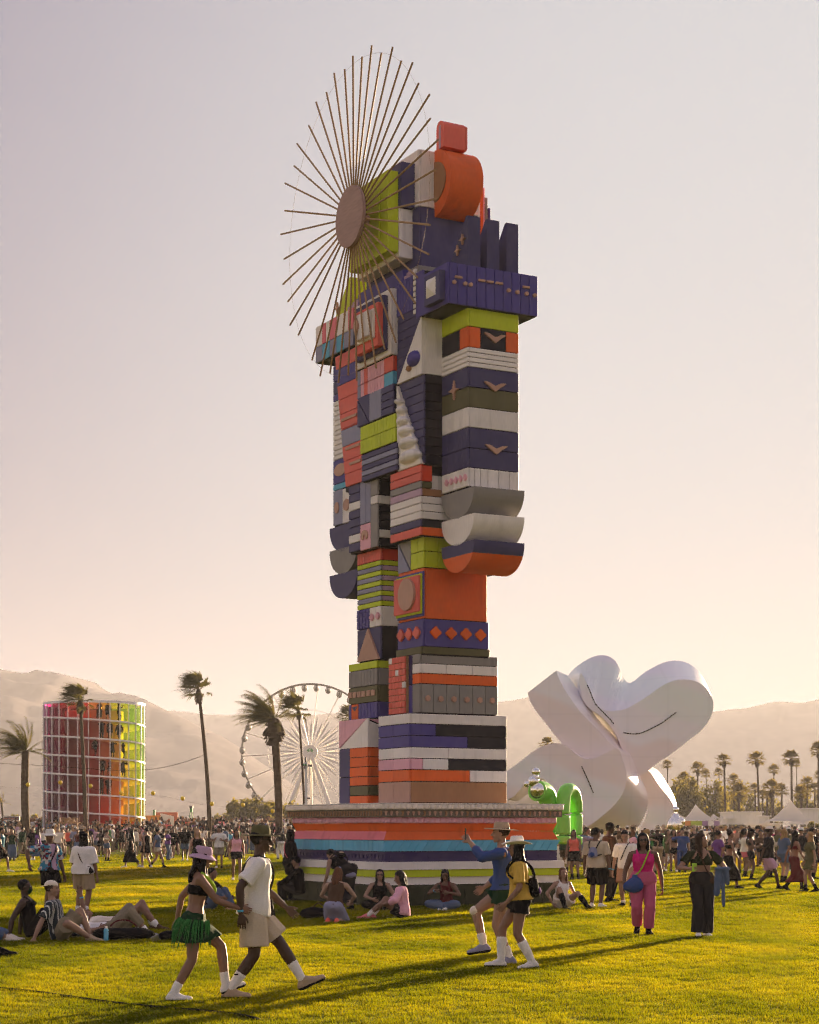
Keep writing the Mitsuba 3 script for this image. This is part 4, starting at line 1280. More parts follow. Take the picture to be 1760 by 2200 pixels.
# ---- big wheel
FW = 'ferris_wheel'
tag(FW, 'tall white ferris wheel with a palm emblem on its hub, behind the totem', 'ferris wheel')
wD = 450.0
wC = at(667, 1616.5, wD)
wR = 147.0 / 4000 * wD
simple('wheel_white', (.75, .72, .68), 0.5)
simple('wheel_grey', (.13, .11, .095), 0.5)
simple('cabin', (.07, .055, .05), 0.4)
scene['cabin_glass'] = {'type': 'twosided', 'b': {'type': 'principled', 'base_color': {'type': 'rgb', 'value': [.05, .045, .045]}, 'roughness': 0.12, 'specular': 0.7}}


def wpt(a, r, dy=0.0):
    return wC + np.array([r * math.sin(a), dy, r * math.cos(a)])


for dy in (-.7, .7):
    put(f'{FW}__rim', tube([wpt(a, wR, dy) for a in np.linspace(0, 2 * math.pi, 121)], .20, 6), 'wheel_grey', None, True)
    put(f'{FW}__rim', tube([wpt(a, wR * .62, dy * .6) for a in np.linspace(0, 2 * math.pi, 73)], .03, 5), 'wheel_white', None, True)
for k in range(18):
    a = 2 * math.pi * (k + .35) / 18
    for dy in (-.7, .7):
        put(f'{FW}__spoke', tube([wpt(a, wR * .1, dy * .9), wpt(a, wR, dy)], .045, 5), 'wheel_white')
    put(f'{FW}__spoke', tube([wpt(a - .004, wR * .1, -.3), wpt(a - .004, wR, -.3)], .11, 5), 'wheel_white')
for k in range(36):
    a = 2 * math.pi * (k + .2) / 36
    r0, r1 = wR * .18, wR * (.56 if k % 2 else .48)
    rm, w = r0 + (r1 - r0) * .45, .30
    e = np.array([math.cos(a), 0, -math.sin(a)])
    q = [wpt(a, r0, -.95), wpt(a, rm, -.95) + e * w, wpt(a, r1, -.95), wpt(a, rm, -.95) - e * w]
    q = np.array(q + [p + [0, .06, 0] for p in q])
    put(f'{FW}__petal', m3.Manifold.hull_points(q), 'wheel_white')
put(f'{FW}__hub', trimesh.creation.cylinder(1.75, 1.9, sections=40, transform=trimesh.transformations.rotation_matrix(math.pi / 2, [1, 0, 0])).apply_translation(wC - [0, .25, 0]), 'wheel_white', None, 30)
# palm emblem on the hub: trunk, seven leaves, a red ground stroke
he = lambda s, u, d: np.stack([wC[0] + s, wC[1] - 1.20 - d, wC[2] + u], -1)
simple('emblem_green', (.05, .30, .07), 0.5)
simple('emblem_red', (.45, .06, .04), 0.5)
put(f'{FW}__hub__emblem', prism([(-.10, -.75), (.13, -.75), (.07, .35), (-.06, .35)], 0, .05, he), 'emblem_red')
put(f'{FW}__hub__emblem', prism([(-1.0, -.85), (-.5, -.95), (.2, -.80), (1.0, -.82), (.9, -1.0), (0, -1.05), (-.9, -1.0)], 0, .05, he), 'emblem_red')
for a in (-2.0, -1.35, -.75, 0, .75, 1.35, 2.0):
    L_ = .95
    q = [(0, .30), (L_ * .55 * math.sin(a) - .12 * math.cos(a), .35 + L_ * .55 * math.cos(a) + .16 * abs(math.sin(a)) + .1), (L_ * math.sin(a), .35 + L_ * math.cos(a) * .75 - .15 * abs(math.sin(a))),
         (L_ * .5 * math.sin(a) + .12 * math.cos(a), .22 + L_ * .5 * math.cos(a))]
    put(f'{FW}__hub__emblem', prism(q, 0, .05, he), 'emblem_green')
for s, foot in ((-1, at(602, 1775, wD)), (1, at(729, 1775, wD))):
    for dy in (-1.6, 1.6):
        put(f'{FW}__leg', tube([wC + [0, dy * .6, 0], [foot[0], wD + dy * 2.2, 0]], [.42, .55], 10), 'wheel_white', None, True)
put(f'{FW}__leg', box(wC[0] - .25, wC[0] + .25, wD + 3, wD + 3.5, 0, wC[2]), 'wheel_white')
for k in range(36):
    a = 2 * math.pi * (k + .5) / 36
    c = wpt(a, wR) + [0, 0, -.95]
    if c[2] < 2.2 or (c[0] > at(758, 0, wD)[0]): continue
    put(f'{FW}__cabin', trimesh.creation.icosphere(2).apply_scale((.70, .80, .88)).apply_translation(c), 'cabin', None, True)
    for s in (-1, 1):
        put(f'{FW}__cabin{"" if _count[FW + "__cabin"] == 1 else "_%03d" % (_count[FW + "__cabin"] - 1)}__window',
            m3.Manifold.hull_points(np.array([c + [s * .27 + dx, -.80 + .14 * abs(dz), dz * .42 + .1] for dx in (-.14, .14) for dz in (-1, -.4, .4, 1)] + [c + [s * .33, -.3, 0]])), 'wheel_white')

# ---- ribbon sculpture
RS = 'ribbon_sculpture'
tag(RS, 'huge pearly white knot of folded looping ribbon, right of the totem', 'sculpture')


def pearl(p, n, uv):
    h = p.z + 0.35 * p.x
    w = fbm(p.x * .3, p.y * .3, p.z * .3, 2)
    c = mix((.80, .78, .82), (.74, .80, .78), smoothstep(.48, .66, noise(h * .62 + w, 3.3)))
    c = mix(c, (.80, .70, .70), smoothstep(.50, .70, noise(h * .5 + 9 + w, 7.1)))
    seam = smoothstep(.992, .998, dr.abs(dr.sin(p.x * 1.31 + 0.4))) * 0.03 + smoothstep(.995, .999, dr.abs(dr.sin(p.z * 1.31 + .2))) * 0.03
    return c * (1 - seam)


scene['pearl'] = {'type': 'twosided', 'b': {'type': 'principled', 'base_color': mikit.proc(pearl), 'roughness': 0.28, 'specular': 0.6, 'metallic': 0.12, 'clearcoat': 0.4, 'clearcoat_gloss': 0.7}}
simple('slit', (.03, .025, .02), 0.9)
rD = 110.0
rz = lambda x, y, d=0.0: at(1120 + x / 3.9205, 1400 + y / 3.9205, rD + d)


def smooth_loop(pts, n, closed=True):
    from scipy.interpolate import splprep, splev
    p = np.array(pts, float)
    if closed: p = np.vstack([p, p[:1]])
    tck, _ = splprep(p.T, s=0, per=closed, k=min(3, len(p) - 1))
    return np.array(splev(np.linspace(0, 1, n, endpoint=not closed), tck)).T


def loft(front, back, n=90, smooth=True):
    """A solid between two matching outlines of world points."""
    if smooth:
        both = smooth_loop(np.hstack([front, back]), n)
        front, back = both[:, :3], both[:, 3:]
    n = len(front)
    from shapely.geometry import Polygon
    import trimesh.creation as tc
    flat = np.asarray(front)[:, [0, 2]]
    _, tri = tc.triangulate_polygon(Polygon(flat), engine='earcut') if False else (None, None)
    import mapbox_earcut as me
    tri = me.triangulate_float64(flat, np.array([n])).reshape(-1, 3)
    v = np.vstack([front, back])
    i = np.arange(n); j = (i + 1) % n
    f = np.vstack([tri, tri[:, ::-1] + n, np.stack([i, j, j + n], 1), np.stack([i, j + n, i + n], 1)])
    m = trimesh.Trimesh(v, f, process=False)
    m.fix_normals()
    return m


def ribbon(key, fr, bk, df, db, n=110, corners=()):
    """corners: indices of outline points that stay sharp; between them the outline is a smooth curve."""
    front = np.array([rz(x, y, df) for x, y in fr])
    back = np.array([rz(x, y, db) for x, y in bk])
    if corners:
        both, out = np.hstack([front, back]), []
        m = len(both)
        for a, b_ in zip(corners, list(corners[1:]) + [corners[0] + m]):
            seg = both[[k % m for k in range(a, b_ + 1)]]
            out.append(smooth_loop(seg, max(2, int(n * (b_ - a) / m)), False)[:-1] if len(seg) > 2 else seg[:-1])
        both = np.vstack(out)
        m_ = loft(both[:, :3], both[:, 3:], smooth=False)
    else:
        m_ = loft(front, back, n)
    return put(key, m_, 'pearl', None, 28)


# the upper loop: one broad ribbon over two lobes, seen on its outer side, and the front edge plate under it
ribbon(f'{RS}__loop',
       [(500, 180), (560, 290), (620, 425), (680, 482), (760, 500), (850, 490), (960, 440), (1070, 370), (1180, 292), (1290, 243), (1400, 235), (1500, 262), (1585, 345), (1620, 450), (1597, 550),
        (1520, 660), (1400, 755), (1280, 850), (1110, 968), (1000, 1040), (900, 960), (840, 800), (760, 640), (640, 520), (520, 400)],
       [(395, 205), (500, 100), (700, 30), (790, 75), (850, 195), (905, 262), (1000, 205), (1080, 150), (1190, 95), (1290, 75), (1400, 95), (1490, 160), (1560, 270), (1600, 420), (1570, 540),
        (1500, 650), (1380, 745), (1260, 840), (1090, 960), (980, 1030), (880, 950), (820, 790), (700, 640), (560, 500), (430, 360)], 0.0, 4.2, 150)
# slanting ribbon crossing in front
ribbon(f'{RS}__loop',
       [(55, 345), (175, 252), (297, 158), (330, 250), (420, 400), (560, 572), (680, 695), (762, 782), (860, 900), (780, 960), (640, 1010), (510, 965), (430, 872), (330, 760), (200, 595), (105, 470)],
       [(150, 330), (270, 240), (392, 200), (450, 280), (545, 420), (690, 620), (790, 720), (890, 850), (985, 1010), (900, 1060), (760, 1080), (640, 1040), (560, 900), (460, 780), (330, 620), (220, 480)], -2.2, 1.0, 120, (0, 2))
# lower plate sweeping left to the ground
ribbon(f'{RS}__loop',
       [(-210, 1110), (-60, 965), (60, 870), (170, 800), (270, 772), (360, 782), (460, 860), (560, 905), (700, 860), (800, 815), (850, 900), (885, 1010), (888, 1080), (865, 1170), (800, 1275), (700, 1370),
        (590, 1455), (470, 1515), (300, 1535), (240, 1400), (270, 1250), (200, 1080), (120, 1060), (0, 1150), (-120, 1240)],
       [(-150, 1130), (0, 985), (120, 890), (230, 820), (330, 800), (420, 810), (520, 870), (640, 900), (780, 860), (900, 840), (980, 1000), (1045, 1140), (1068, 1240), (1060, 1320), (1020, 1420), (960, 1500),
        (860, 1540), (640, 1540), (420, 1545), (340, 1420), (360, 1270), (290, 1120), (200, 1100), (70, 1180), (-60, 1260)], -3.0, 0.2, 130)
# right foot
ribbon(f'{RS}__loop',
       [(930, 900), (1010, 960), (1080, 1010), (1150, 1110), (1230, 1210), (1282, 1290), (1292, 1400), (1280, 1540), (1130, 1540), (990, 1540), (1040, 1420), (1060, 1300), (1040, 1180), (980, 1050)],
       [(1000, 880), (1070, 950), (1140, 990), (1210, 1080), (1270, 1180), (1310, 1290), (1315, 1400), (1300, 1540), (1160, 1540), (1030, 1540), (1080, 1420), (1100, 1300), (1080, 1180), (1040, 1030)], 1.2, 5.5, 90)
# far left foot, running down behind the pedestal
ribbon(f'{RS}__loop',
       [(-250, 1170), (0, 1160), (110, 1060), (205, 1018), (245, 1110), (290, 1260), (300, 1540), (-100, 1540), (-300, 1540)],
       [(-200, 1200), (40, 1180), (160, 1080), (240, 1050), (285, 1140), (330, 1270), (340, 1540), (-60, 1540), (-260, 1540)], 0.6, 2.6, 70)
for pts, d in (([(555, 280), (590, 360), (622, 432), (665, 485), (720, 540), (780, 608)], -.25), ([(862, 680), (930, 692), (1010, 685), (1090, 650), (1185, 600), (1250, 553), (1305, 512)], -.06),
               ([(508, 965), (540, 1030), (575, 1110), (608, 1190)], -3.06)):
    c = np.array([rz(x, y, d) for x, y in pts])
    put(f'{RS}__slit', tube(smooth_loop(c, 30, False), .03, 6), 'slit')

# ---- green pipe worm with mirrored bubbles
WM = 'pipe_worm'
tag(WM, 'glossy green bent pipes of a worm sculpture behind the right corner of the pedestal', 'sculpture')
simple('worm_green', (.22, .66, .055), 0.28, 0.0, 0.5, clearcoat=0.5)
simple('worm_dark', (.03, .08, .02), 0.6)
scene['chrome'] = {'type': 'twosided', 'b': {'type': 'roughconductor', 'material': 'Ag', 'alpha': 0.04}}
mD = 62.0
wz = lambda x, y, d=0.0: at(1120 + x / 3.9205, 1400 + y / 3.9205, mD + d)
c = smooth_loop([wz(352, 1620, -.3), wz(352, 1450, -.3), wz(352, 1300, -.3), wz(364, 1200, -.2), wz(405, 1162, .2), wz(446, 1205, .6), wz(462, 1300, .8), wz(464, 1450, .8), wz(464, 1620, .8)], 70, False)
put(f'{WM}__pipe', tube(c, .25 - .045 * np.linspace(0, 1, 70), 22), 'worm_green', None, True)
c = smooth_loop([wz(135, 1172, -.55), wz(170, 1175, -.3), wz(205, 1195, -.05), wz(228, 1260, .05), wz(232, 1400, .1), wz(232, 1600, .1)], 50, False)
put(f'{WM}__pipe', tube(c, .34 - .06 * np.linspace(0, 1, 50), 24, False), 'worm_green', None, True)
put(f'{WM}__pipe', tube(c[:3], .27, 20), 'worm_dark', None, True)
_d = c[0] - c[1]; _d /= np.linalg.norm(_d)
_t = trimesh.creation.torus(.305, .045, 32, 10)
_t.apply_transform(trimesh.geometry.align_vectors([0, 0, 1], _d)); _t.apply_translation(c[0])
put(f'{WM}__lip', _t, 'worm_green', None, True)
MB = 'mirror_bubbles'
tag(MB, 'cluster of mirrored bubbles popping out of the mouth of the green pipe', 'bubbles')
for x, y, r, d in ((140, 1165, 62, -.62), (105, 1092, 48, -.62), (48, 1116, 26, -.62), (125, 1012, 35, -.62)):
    put(f'{MB}__bubble', trimesh.creation.icosphere(4).apply_scale(r / 3.9205 / 4000 * mD).apply_translation(wz(x, y, d)), 'chrome', None, True)
put(f'{MB}__neck', tube([wz(125, 1030, -.62), wz(120, 1070, -.62)], [.06, .16], 12), 'chrome', None, True)
tag('mirror_figure', 'small mirrored figure with a round head standing right of the ribbon sculpture', 'sculpture')
nD = 95.0
nz = lambda x, y: at(1120 + x / 3.9205, 1400 + y / 3.9205, nD)
put('mirror_figure__head', trimesh.creation.icosphere(3).apply_scale(26 / 3.92 / 4000 * nD).apply_translation(nz(1302, 1330)), 'chrome', None, True)
put('mirror_figure__body', tube([nz(1300, 1360), nz(1298, 1420), nz(1290, 1500)], [.10, .35, .5], 20), 'chrome', None, True)
put('mirror_figure__belly', trimesh.creation.icosphere(3).apply_scale(40 / 3.92 / 4000 * nD).apply_translation(nz(1342, 1432)), 'chrome', None, True)

# ---- balloons on their cord, overhead cable
simple('balloon_yellow', (.78, .55, .02), 0.35)
simple('cord', (.10, .08, .06), 0.8)
bD = 110.0
bpos = [(258 / 4.3125, 1420 + 1145 / 4.3125), (558 / 4.3125, 1420 + 1125 / 4.3125), (838 / 4.3125, 1420 + 1157 / 4.3125), (1124 / 4.3125, 1420 + 1223 / 4.3125), (1418 / 4.3125, 1420 + 1225 / 4.3125),
        (360 + 140 / 4.3125, 1420 + 1273 / 4.3125), (360 + 411 / 4.3125, 1420 + 1322 / 4.3125), (360 + 699 / 4.3125, 1420 + 1333 / 4.3125), (360 + 974 / 4.3125, 1420 + 1389 / 4.3125)]
where = ['first from the left, in front of the big windblown palm', 'second from the left, before the dark glass panes', 'third from the left, before the red glass panes', 'fourth from the left, by the orange glass panes',
         'fifth from the left, just right of the glass tower', 'sixth from the left, above the far green tower', 'seventh from the left, beside the tall leaning palm', 'eighth from the left, in front of the far trees',
         'last on the right, low by the bearded palm']
for (x, y), w in zip(bpos, where):
    k = numbered('balloon')
    m = trimesh.creation.icosphere(3)
    m.vertices[:, 2] *= 1.08 + .06 * m.vertices[:, 2] * -1
    put(k, m.apply_scale(.122).apply_translation(at(x, y, bD)), 'balloon_yellow', None, True, number=False)
    tag(k, 'yellow balloon, ' + w, 'balloon', 'yellow balloons on a long cord')
put('balloon_string', tube(smooth_loop([at(-40, 1680, bD)] + [at(x, y + 4.4, bD) for x, y in bpos] + [at(640, 1770, bD)], 80, False), .004, 4), 'cord')
tag('balloon_string', 'thin cord carrying the row of yellow balloons', 'cord')
put('overhead_cable', tube(smooth_loop([at(-20, 1640, 130), at(95, 1645, 130), at(200, 1652, 130), at(310, 1654, 130), at(380, 1642, 130), at(438, 1622, 130)], 50, False), .018, 5), 'cord')
tag('overhead_cable', 'sagging black cable strung across to the tall leaning palm', 'cable')
# ------------------------------------------------------------------ palms, trees, tents and the far edge of the field
scene['frond'] = {'type': 'principledthin', 'base_color': mikit.proc(lambda p, n, uv: mix((.07, .075, .018), (.17, .13, .03), noise(p.x * 1.7, p.y * 1.7, p.z * 2.3))), 'roughness': 0.45,
                  'diff_trans': 0.85, 'eta': 1.35}
scene['frond_sunhaze'] = {'type': 'principledthin', 'base_color': mikit.proc(lambda p, n, uv: mix((.12, .095, .02), (.27, .19, .04), noise(p.x * 1.3, p.y * 1.3, p.z * 1.9))), 'roughness': 0.5,
                      'diff_trans': 0.95, 'eta': 1.3}  # far palms: golden sunlit haze put into the frond colour
scene['bark'] = {'type': 'twosided', 'b': {'type': 'principled', 'base_color': mikit.proc(
    lambda p, n, uv: mix((.05, .034, .022), (.15, .105, .065), fbm(p.x * 5, p.y * 5, p.z * 7, 3))), 'roughness': 0.9, 'specular': 0.1}}
scene['leaf'] = {'type': 'principledthin', 'base_color': mikit.proc(lambda p, n, uv: mix((.15, .135, .02), (.30, .23, .03), noise(p.x * .9, p.y * .9, p.z * .9))), 'roughness': 0.5, 'diff_trans': 0.95, 'eta': 1.3}


def tri_strip(vs, fs):
    return trimesh.Trimesh(np.array(vs), fs, process=False)


def fan_frond(o, d, L_, g, wind, leaves=13):
    """A fan-palm leaf from o along d: petiole, then a spray of pointed blades that droop and trail with the wind."""
    d = d / np.linalg.norm(d)
    side = np.cross(d, [0, 0, 1.0]); side /= np.linalg.norm(side) + 1e-9
    up = np.cross(side, d)
    hub = o + d * L_ * .45
    v, f = [], []
    w = .022 * L_
    v += [o - side * w, o + side * w, hub + side * w, hub - side * w]; f += [[0, 1, 2], [0, 2, 3]]
    for k in range(leaves):
        a = (k / (leaves - 1) - .5) * 2.5
        r = L_ * (.62 - .16 * abs(a)) * g.uniform(.85, 1.12)
        e = d * math.cos(a) + side * math.sin(a)
        tip = hub + e * r + np.array([0, 0, -r * g.uniform(.12, .42)]) + wind * r * g.uniform(.5, 1.0)
        mid = hub + e * r * .55 + up * .04 * r + wind * r * .2
        q = np.cross(e, up); q = q / (np.linalg.norm(q) + 1e-9) * r * .065
        b = len(v)
        v += [hub, mid - q, mid + q, tip]; f += [[b, b + 1, b + 2], [b + 1, b + 3, b + 2]]
    return v, f


def feather_frond(o, d, L_, g, wind, droop):
    """A feather-palm leaf: an arching rib with rows of narrow leaflets."""
    d = d / np.linalg.norm(d)
    n = 12
    P, t = [o], d.copy()
    for i in range(n):
        t = t + np.array([0, 0, -droop]) / n * (1 + 1.5 * i / n) + wind * 1.2 / n
        t /= np.linalg.norm(t)
        P.append(P[-1] + t * L_ / n)
    P = np.array(P)
    v, f = [], []
    for i in range(n):
        t = P[i + 1] - P[i]; t /= np.linalg.norm(t)
        s = np.cross(t, [0, 0, 1.0]); s /= np.linalg.norm(s) + 1e-9
        u = np.cross(s, t)
        b = len(v); w = .018 * L_ * (1 - .7 * i / n)
        v += [P[i] - s * w, P[i] + s * w, P[i + 1] + s * w, P[i + 1] - s * w]; f += [[b, b + 1, b + 2], [b, b + 2, b + 3]]
        if i < 2: continue
        for h in (0, .5):
            c = P[i] * (1 - h) + P[i + 1] * h
            for sg in (-1, 1):
                l = L_ * .26 * (1 - .55 * i / n) * g.uniform(.8, 1.15)
                e = sg * s * .75 + t * .75 - u * .25
                tip = c + e * l * .8 + np.array([0, 0, -.25 * l]) + wind * l * .55
                b = len(v); q = t * l * .07
                v += [c - q, c + q, tip]; f += [[b, b + 1, b + 2]]
    return v, f


def palm(kind, base, top, r0, r1, crown, n, seed, label, wind=(0, 0, 0), bend=0.0, beard=0.0, group=None, spread=1.0):
    g = np.random.default_rng(seed)
    key = numbered('palm_tree')
    tag(key, label, 'palm tree', group)
    base, top = np.array(base, float), np.array(top, float)
    t = np.linspace(0, 1, 26)
    P = base + (top - base) * t[:, None] + np.array([bend, 0, 0]) * (np.sin(math.pi * t) * (1 - .3 * t))[:, None]
    R = r0 + (r1 - r0) * t ** .8
    R = R * (1 + .16 * np.exp(-t * 22)) * (1 + .05 * np.sin(np.arange(26) * 2.4))
    put(f'{key}__trunk', tube(P, R, 9), 'bark', None, True)
    wind = np.array(wind, float)
    v, f = [], []
    for k in range(n):
        az = k * 2.399963 + g.uniform(-.2, .2)
        u = (k + .5) / n
        el = math.radians(84 - 118 * u * spread) if kind == 'fan' else math.radians(84 - 98 * u)
        d = np.array([math.cos(az) * math.cos(el), math.sin(az) * math.cos(el), math.sin(el)]) + wind * g.uniform(.55, 1.15)
        L_ = crown * g.uniform(.82, 1.1) * (1 - .18 * max(0, u - .7) / .3)
        o = top + np.array([0, 0, g.uniform(-.25, .1) * r1 * 3])
        fv, ff = fan_frond(o, d, L_, g, wind) if kind == 'fan' else feather_frond(o, d, L_, g, wind, .55)
        b = len(v)
        v += fv; f += [[i + b for i in q] for q in ff]
    put(f'{key}__crown', tri_strip(v, f), 'frond' if base[1] < 200 else 'frond_sunhaze')  # distant crowns take the fronds with haze glow in their colour
    if beard > 0:
        m = 60
        vv, ff = [], []
        for k in range(m):     # skirt of dead leaves hanging under the crown
            az, z = g.uniform(0, 2 * math.pi), -g.uniform(0, 1) * beard
            rr = r1 * (1.25 + 1.5 * (1 - abs(z / beard * 2 + .9) * .5))
            p = top + np.array([math.cos(az) * rr * .6, math.sin(az) * rr * .6, z + .1])
            q = top + np.array([math.cos(az) * rr, math.sin(az) * rr, z - .25 * beard])
            s = np.array([-math.sin(az), math.cos(az), 0]) * rr * .35
            b = len(vv); vv += [p, q - s, q + s]; ff += [[b, b + 1, b + 2]]
        put(f'{key}__skirt', join([tri_strip(vv, ff), tube([top - [0, 0, beard * 1.05], top - [0, 0, beard * .6], top + [0, 0, .05]], [r1 * 1.1, r1 * 1.7, r1 * 1.3], 9)]), 'bark')
    return key


def P3(x, d, z=0.0):
    return [gx(x, d), d, z]


def ptop(x, y, d):
    return at(x, y, d)


W = (-.55, -.05, .16)
palm('feather', P3(61, 118), ptop(54.5, 1612, 118), .27, .24, 2.25, 60, 1, 'stout windblown palm with feathery fronds streaming left, at the left edge of the picture', W, bend=-.15)
palm('fan', P3(185, 120), ptop(172.5, 1506, 120), .17, .10, 1.35, 40, 2, 'slim tall palm with ragged windblown head in front of the glass tower', (-.62, 0, .18), bend=.05, beard=.7)
palm('fan', P3(452, 135), ptop(427, 1483, 135), .19, .11, 1.55, 42, 3, 'tallest palm leaning left, standing free between the glass tower and the ferris wheel', (-.66, 0, .18), bend=.18, beard=.9)
palm('feather', P3(599, 120), ptop(588, 1545, 120), .24, .26, 2.6, 64, 4, 'thick palm with a bearded neck and fronds swept left, before the ferris wheel', (-.62, -.05, .18), bend=.14, beard=1.45)
palm('fan', P3(656, 130), ptop(641.5, 1528, 130), .10, .07, 1.55, 36, 5, 'thin crooked palm between the bearded palm and the pedestal', (-.7, 0, .15), bend=.10, beard=.5)
palm('fan', P3(752, 190), ptop(752, 1540, 190), .2, .14, 1.5, 34, 6, 'palm showing only its head from behind the left side of the totem', (-.4, 0, .1))
palm('feather', P3(11, 230), ptop(3, 1725, 230), .14, .12, 1.5, 26, 7, 'small far palm at the left edge below the mountain', (-.5, 0, .1))
palm('fan', P3(1178, 220), ptop(1176, 1600, 220), .2, .14, 1.2, 30, 8, 'palm head peeping over the top of the lower ribbon loop', (0, 0, 0))

zx = lambda x: 1400 + x / 4.79
zy = lambda y: 1500 + y / 4.79
# x at base, x and y of the crown's heart, distance, crown radius px, trunk px, beard
far = [(470, 478, 735, 300, 96, 20, 1, 'tall palm above the pointed white tent with bright valance'),
       (585, 562, 785, 340, 62, 11, 0, 'thin palm just right of the palm over the pointed tent'),
       (735, 692, 770, 340, 62, 9, 0, 'slender bending palm with a one sided head over the low tents'),
       (770, 748, 650, 260, 98, 24, 1, 'tall thick palm rising left of the pale shed'),
       (1112, 1088, 640, 250, 108, 24, 1, 'tall palm in front of the pale shed with a round droopy head'),
       (1262, 1260, 745, 330, 78, 12, 1, 'mid height palm with a few starry fronds between two taller palms'),
       (1448, 1440, 628, 240, 110, 26, 1, 'tall palm crossing the big white tent on its left slope'),
       (1495, 1492, 680, 330, 60, 10, 0, 'thin palm close behind the tall palm at the big tent'),
       (1720, 1720, 545, 250, 110, 24, 1, 'tall palm cut by the right edge of the picture'),
       (1735, 1730, 800, 320, 66, 12, 0, 'small palm by the right edge under the tall one'),
       (170, 165, 690, 330, 66, 12, 1, 'palm half hidden behind the right lobe of the ribbon sculpture'),
       (345, 340, 840, 300, 92, 18, 0, 'bushy palm behind the foot of the ribbon sculpture'),
       (850, 848, 850, 300, 84, 26, 0, 'squat palm with a spiky head right behind the tall thick palm'),
       (897, 902, 985, 250, 125, 34, 1, 'short fat fan palm with a shaggy skirt in front of the pale shed'),
       (1070, 1066, 940, 290, 76, 20, 0, 'short palm left of the tall palm at the shed'),
       (1150, 1145, 1000, 290, 70, 22, 0, 'low palm with a leaning trunk right of the tall palm at the shed'),
       (1190, 1190, 1010, 300, 66, 24, 0, 'low palm beside the fat fan palm left of the big tent'),
       (1238, 1240, 945, 240, 122, 34, 1, 'fat fan palm standing at the left end of the big tent'),
       (1342, 1342, 960, 290, 92, 24, 0, 'fan palm behind the big tent, left of its peak'),
       (1545, 1543, 985, 240, 112, 28, 1, 'fan palm in front of the big tent, right of its peak'),
       (1605, 1605, 890, 300, 96, 20, 0, 'dense palm far behind the right end of the big tent'),
       (1680, 1682, 940, 300, 84, 18, 0, 'hazy palm in the grove by the right edge')]
for i, (xb, xc, yc, d, rr, tw, br, lab) in enumerate(far):
    R = rr / 4.79 / 4000 * d
    palm('fan', P3(zx(xb), d), ptop(zx(xc), zy(yc), d), tw / 9.58 / 4000 * d * 1.05, tw / 9.58 / 4000 * d * .8, R * 1.12, 34, 20 + i, lab, (-.10, 0, .03), bend=.1 * ((i * 7) % 5 - 2) * .3, beard=R * .55 if br else 0)


def leafy_tree(base, w, h, seed, label, leaves=2600, size=.16, clear=.25, twigs=60):
    g = np.random.default_rng(seed)
    key = numbered('leafy_tree')
    tag(key, label, 'tree')
    base = np.array(base, float)
    limbs = []
    for k in range(twigs):
        a, r = g.uniform(0, 2 * math.pi), w / 2 * math.sqrt(g.uniform(0.02, 1))
        z = h * (clear + (1 - clear) * g.uniform(.1, 1) * math.sqrt(max(0, 1 - (r / (w / 2)) ** 2) * .8 + .2))
        tip = base + [r * math.cos(a), r * math.sin(a), z]
        m = base + (tip - base) * [.25, .25, .5] + g.normal(0, .05 * w, 3)
        m[2] = max(m[2], .3)
        limbs.append((base + [0, 0, 0], m, tip))
    put(f'{key}__trunk', join([tube([a, b, c], [.022 * h * g.uniform(.5, 1), .010 * h, .003 * h], 5) for a, b, c in limbs]), 'bark')
    tips = np.array([c for _, _, c in limbs])
    c = tips[g.integers(0, len(tips), leaves)] + g.normal(0, 1, (leaves, 3)) * [w * .06, w * .06, h * .06]
    c[:, 2] = np.maximum(c[:, 2], .2)
    e1 = g.normal(0, 1, (leaves, 3)); e1 /= np.linalg.norm(e1, axis=1, keepdims=True)
    e2 = np.cross(e1, g.normal(0, 1, (leaves, 3))); e2 /= np.linalg.norm(e2, axis=1, keepdims=True)
    s = size * g.uniform(.6, 1.3, (leaves, 1))
    v = np.stack([c - e1 * s, c + e2 * s * .5, c + e1 * s, c - e2 * s * .5], 1).reshape(-1, 3)
    i = np.arange(leaves)[:, None] * 4
    put(f'{key}__crown', trimesh.Trimesh(v, np.vstack([i + [0, 1, 2], i + [0, 2, 3]]), process=False), 'leaf')


for i, (x, w, yt, d, lab, n) in enumerate((
        (512, 62, 1722, 260, 'pale low tree at the left end of the clump behind the wheel', 2200), (545, 80, 1716, 250, 'broad pale tree in the clump under the wheel, second from the left', 3000),
        (590, 70, 1719, 255, 'pale tree behind the trunk of the bearded palm', 2600), (632, 60, 1728, 250, 'pale tree at the right end of the clump, beside the pedestal', 2200),
        (470, 50, 1752, 330, 'low bush behind the foot of the tall leaning palm', 1200), (25, 70, 1752, 300, 'low dark bush under the small far palm at the left edge', 1500), (80, 60, 1753, 300, 'low dark bush behind the stout windblown palm', 1400),
        (1455, 60, 1660, 300, 'sunlit green tree behind the foot of the ribbon sculpture', 2600), (1482, 62, 1672, 280, 'sunlit yellow green tree right of the ribbon sculpture', 3000), (1530, 70, 1675, 290, 'thin airy tree with bare twigs above the low tents', 1700),
        (1565, 60, 1690, 300, 'thin airy tree behind the tall thick palm', 1500), (1590, 70, 1685, 330, 'hazy tree behind the short fat fan palm', 2000), (1650, 60, 1705, 340, 'hazy bush behind the big tent', 1600),
        (1735, 60, 1690, 330, 'hazy tree at the right edge behind the big tent', 2200), (1748, 34, 1760, 200, 'green bush at the right end of the tent row', 1300))):
    leafy_tree(P3(x, d), w / 4000 * d * (.55 if 0 else 1), EYE + (1775 - yt) / 4000 * d, 60 + i, lab, n, .10 + d * .0007, twigs=46 if 'airy' not in lab else 70)

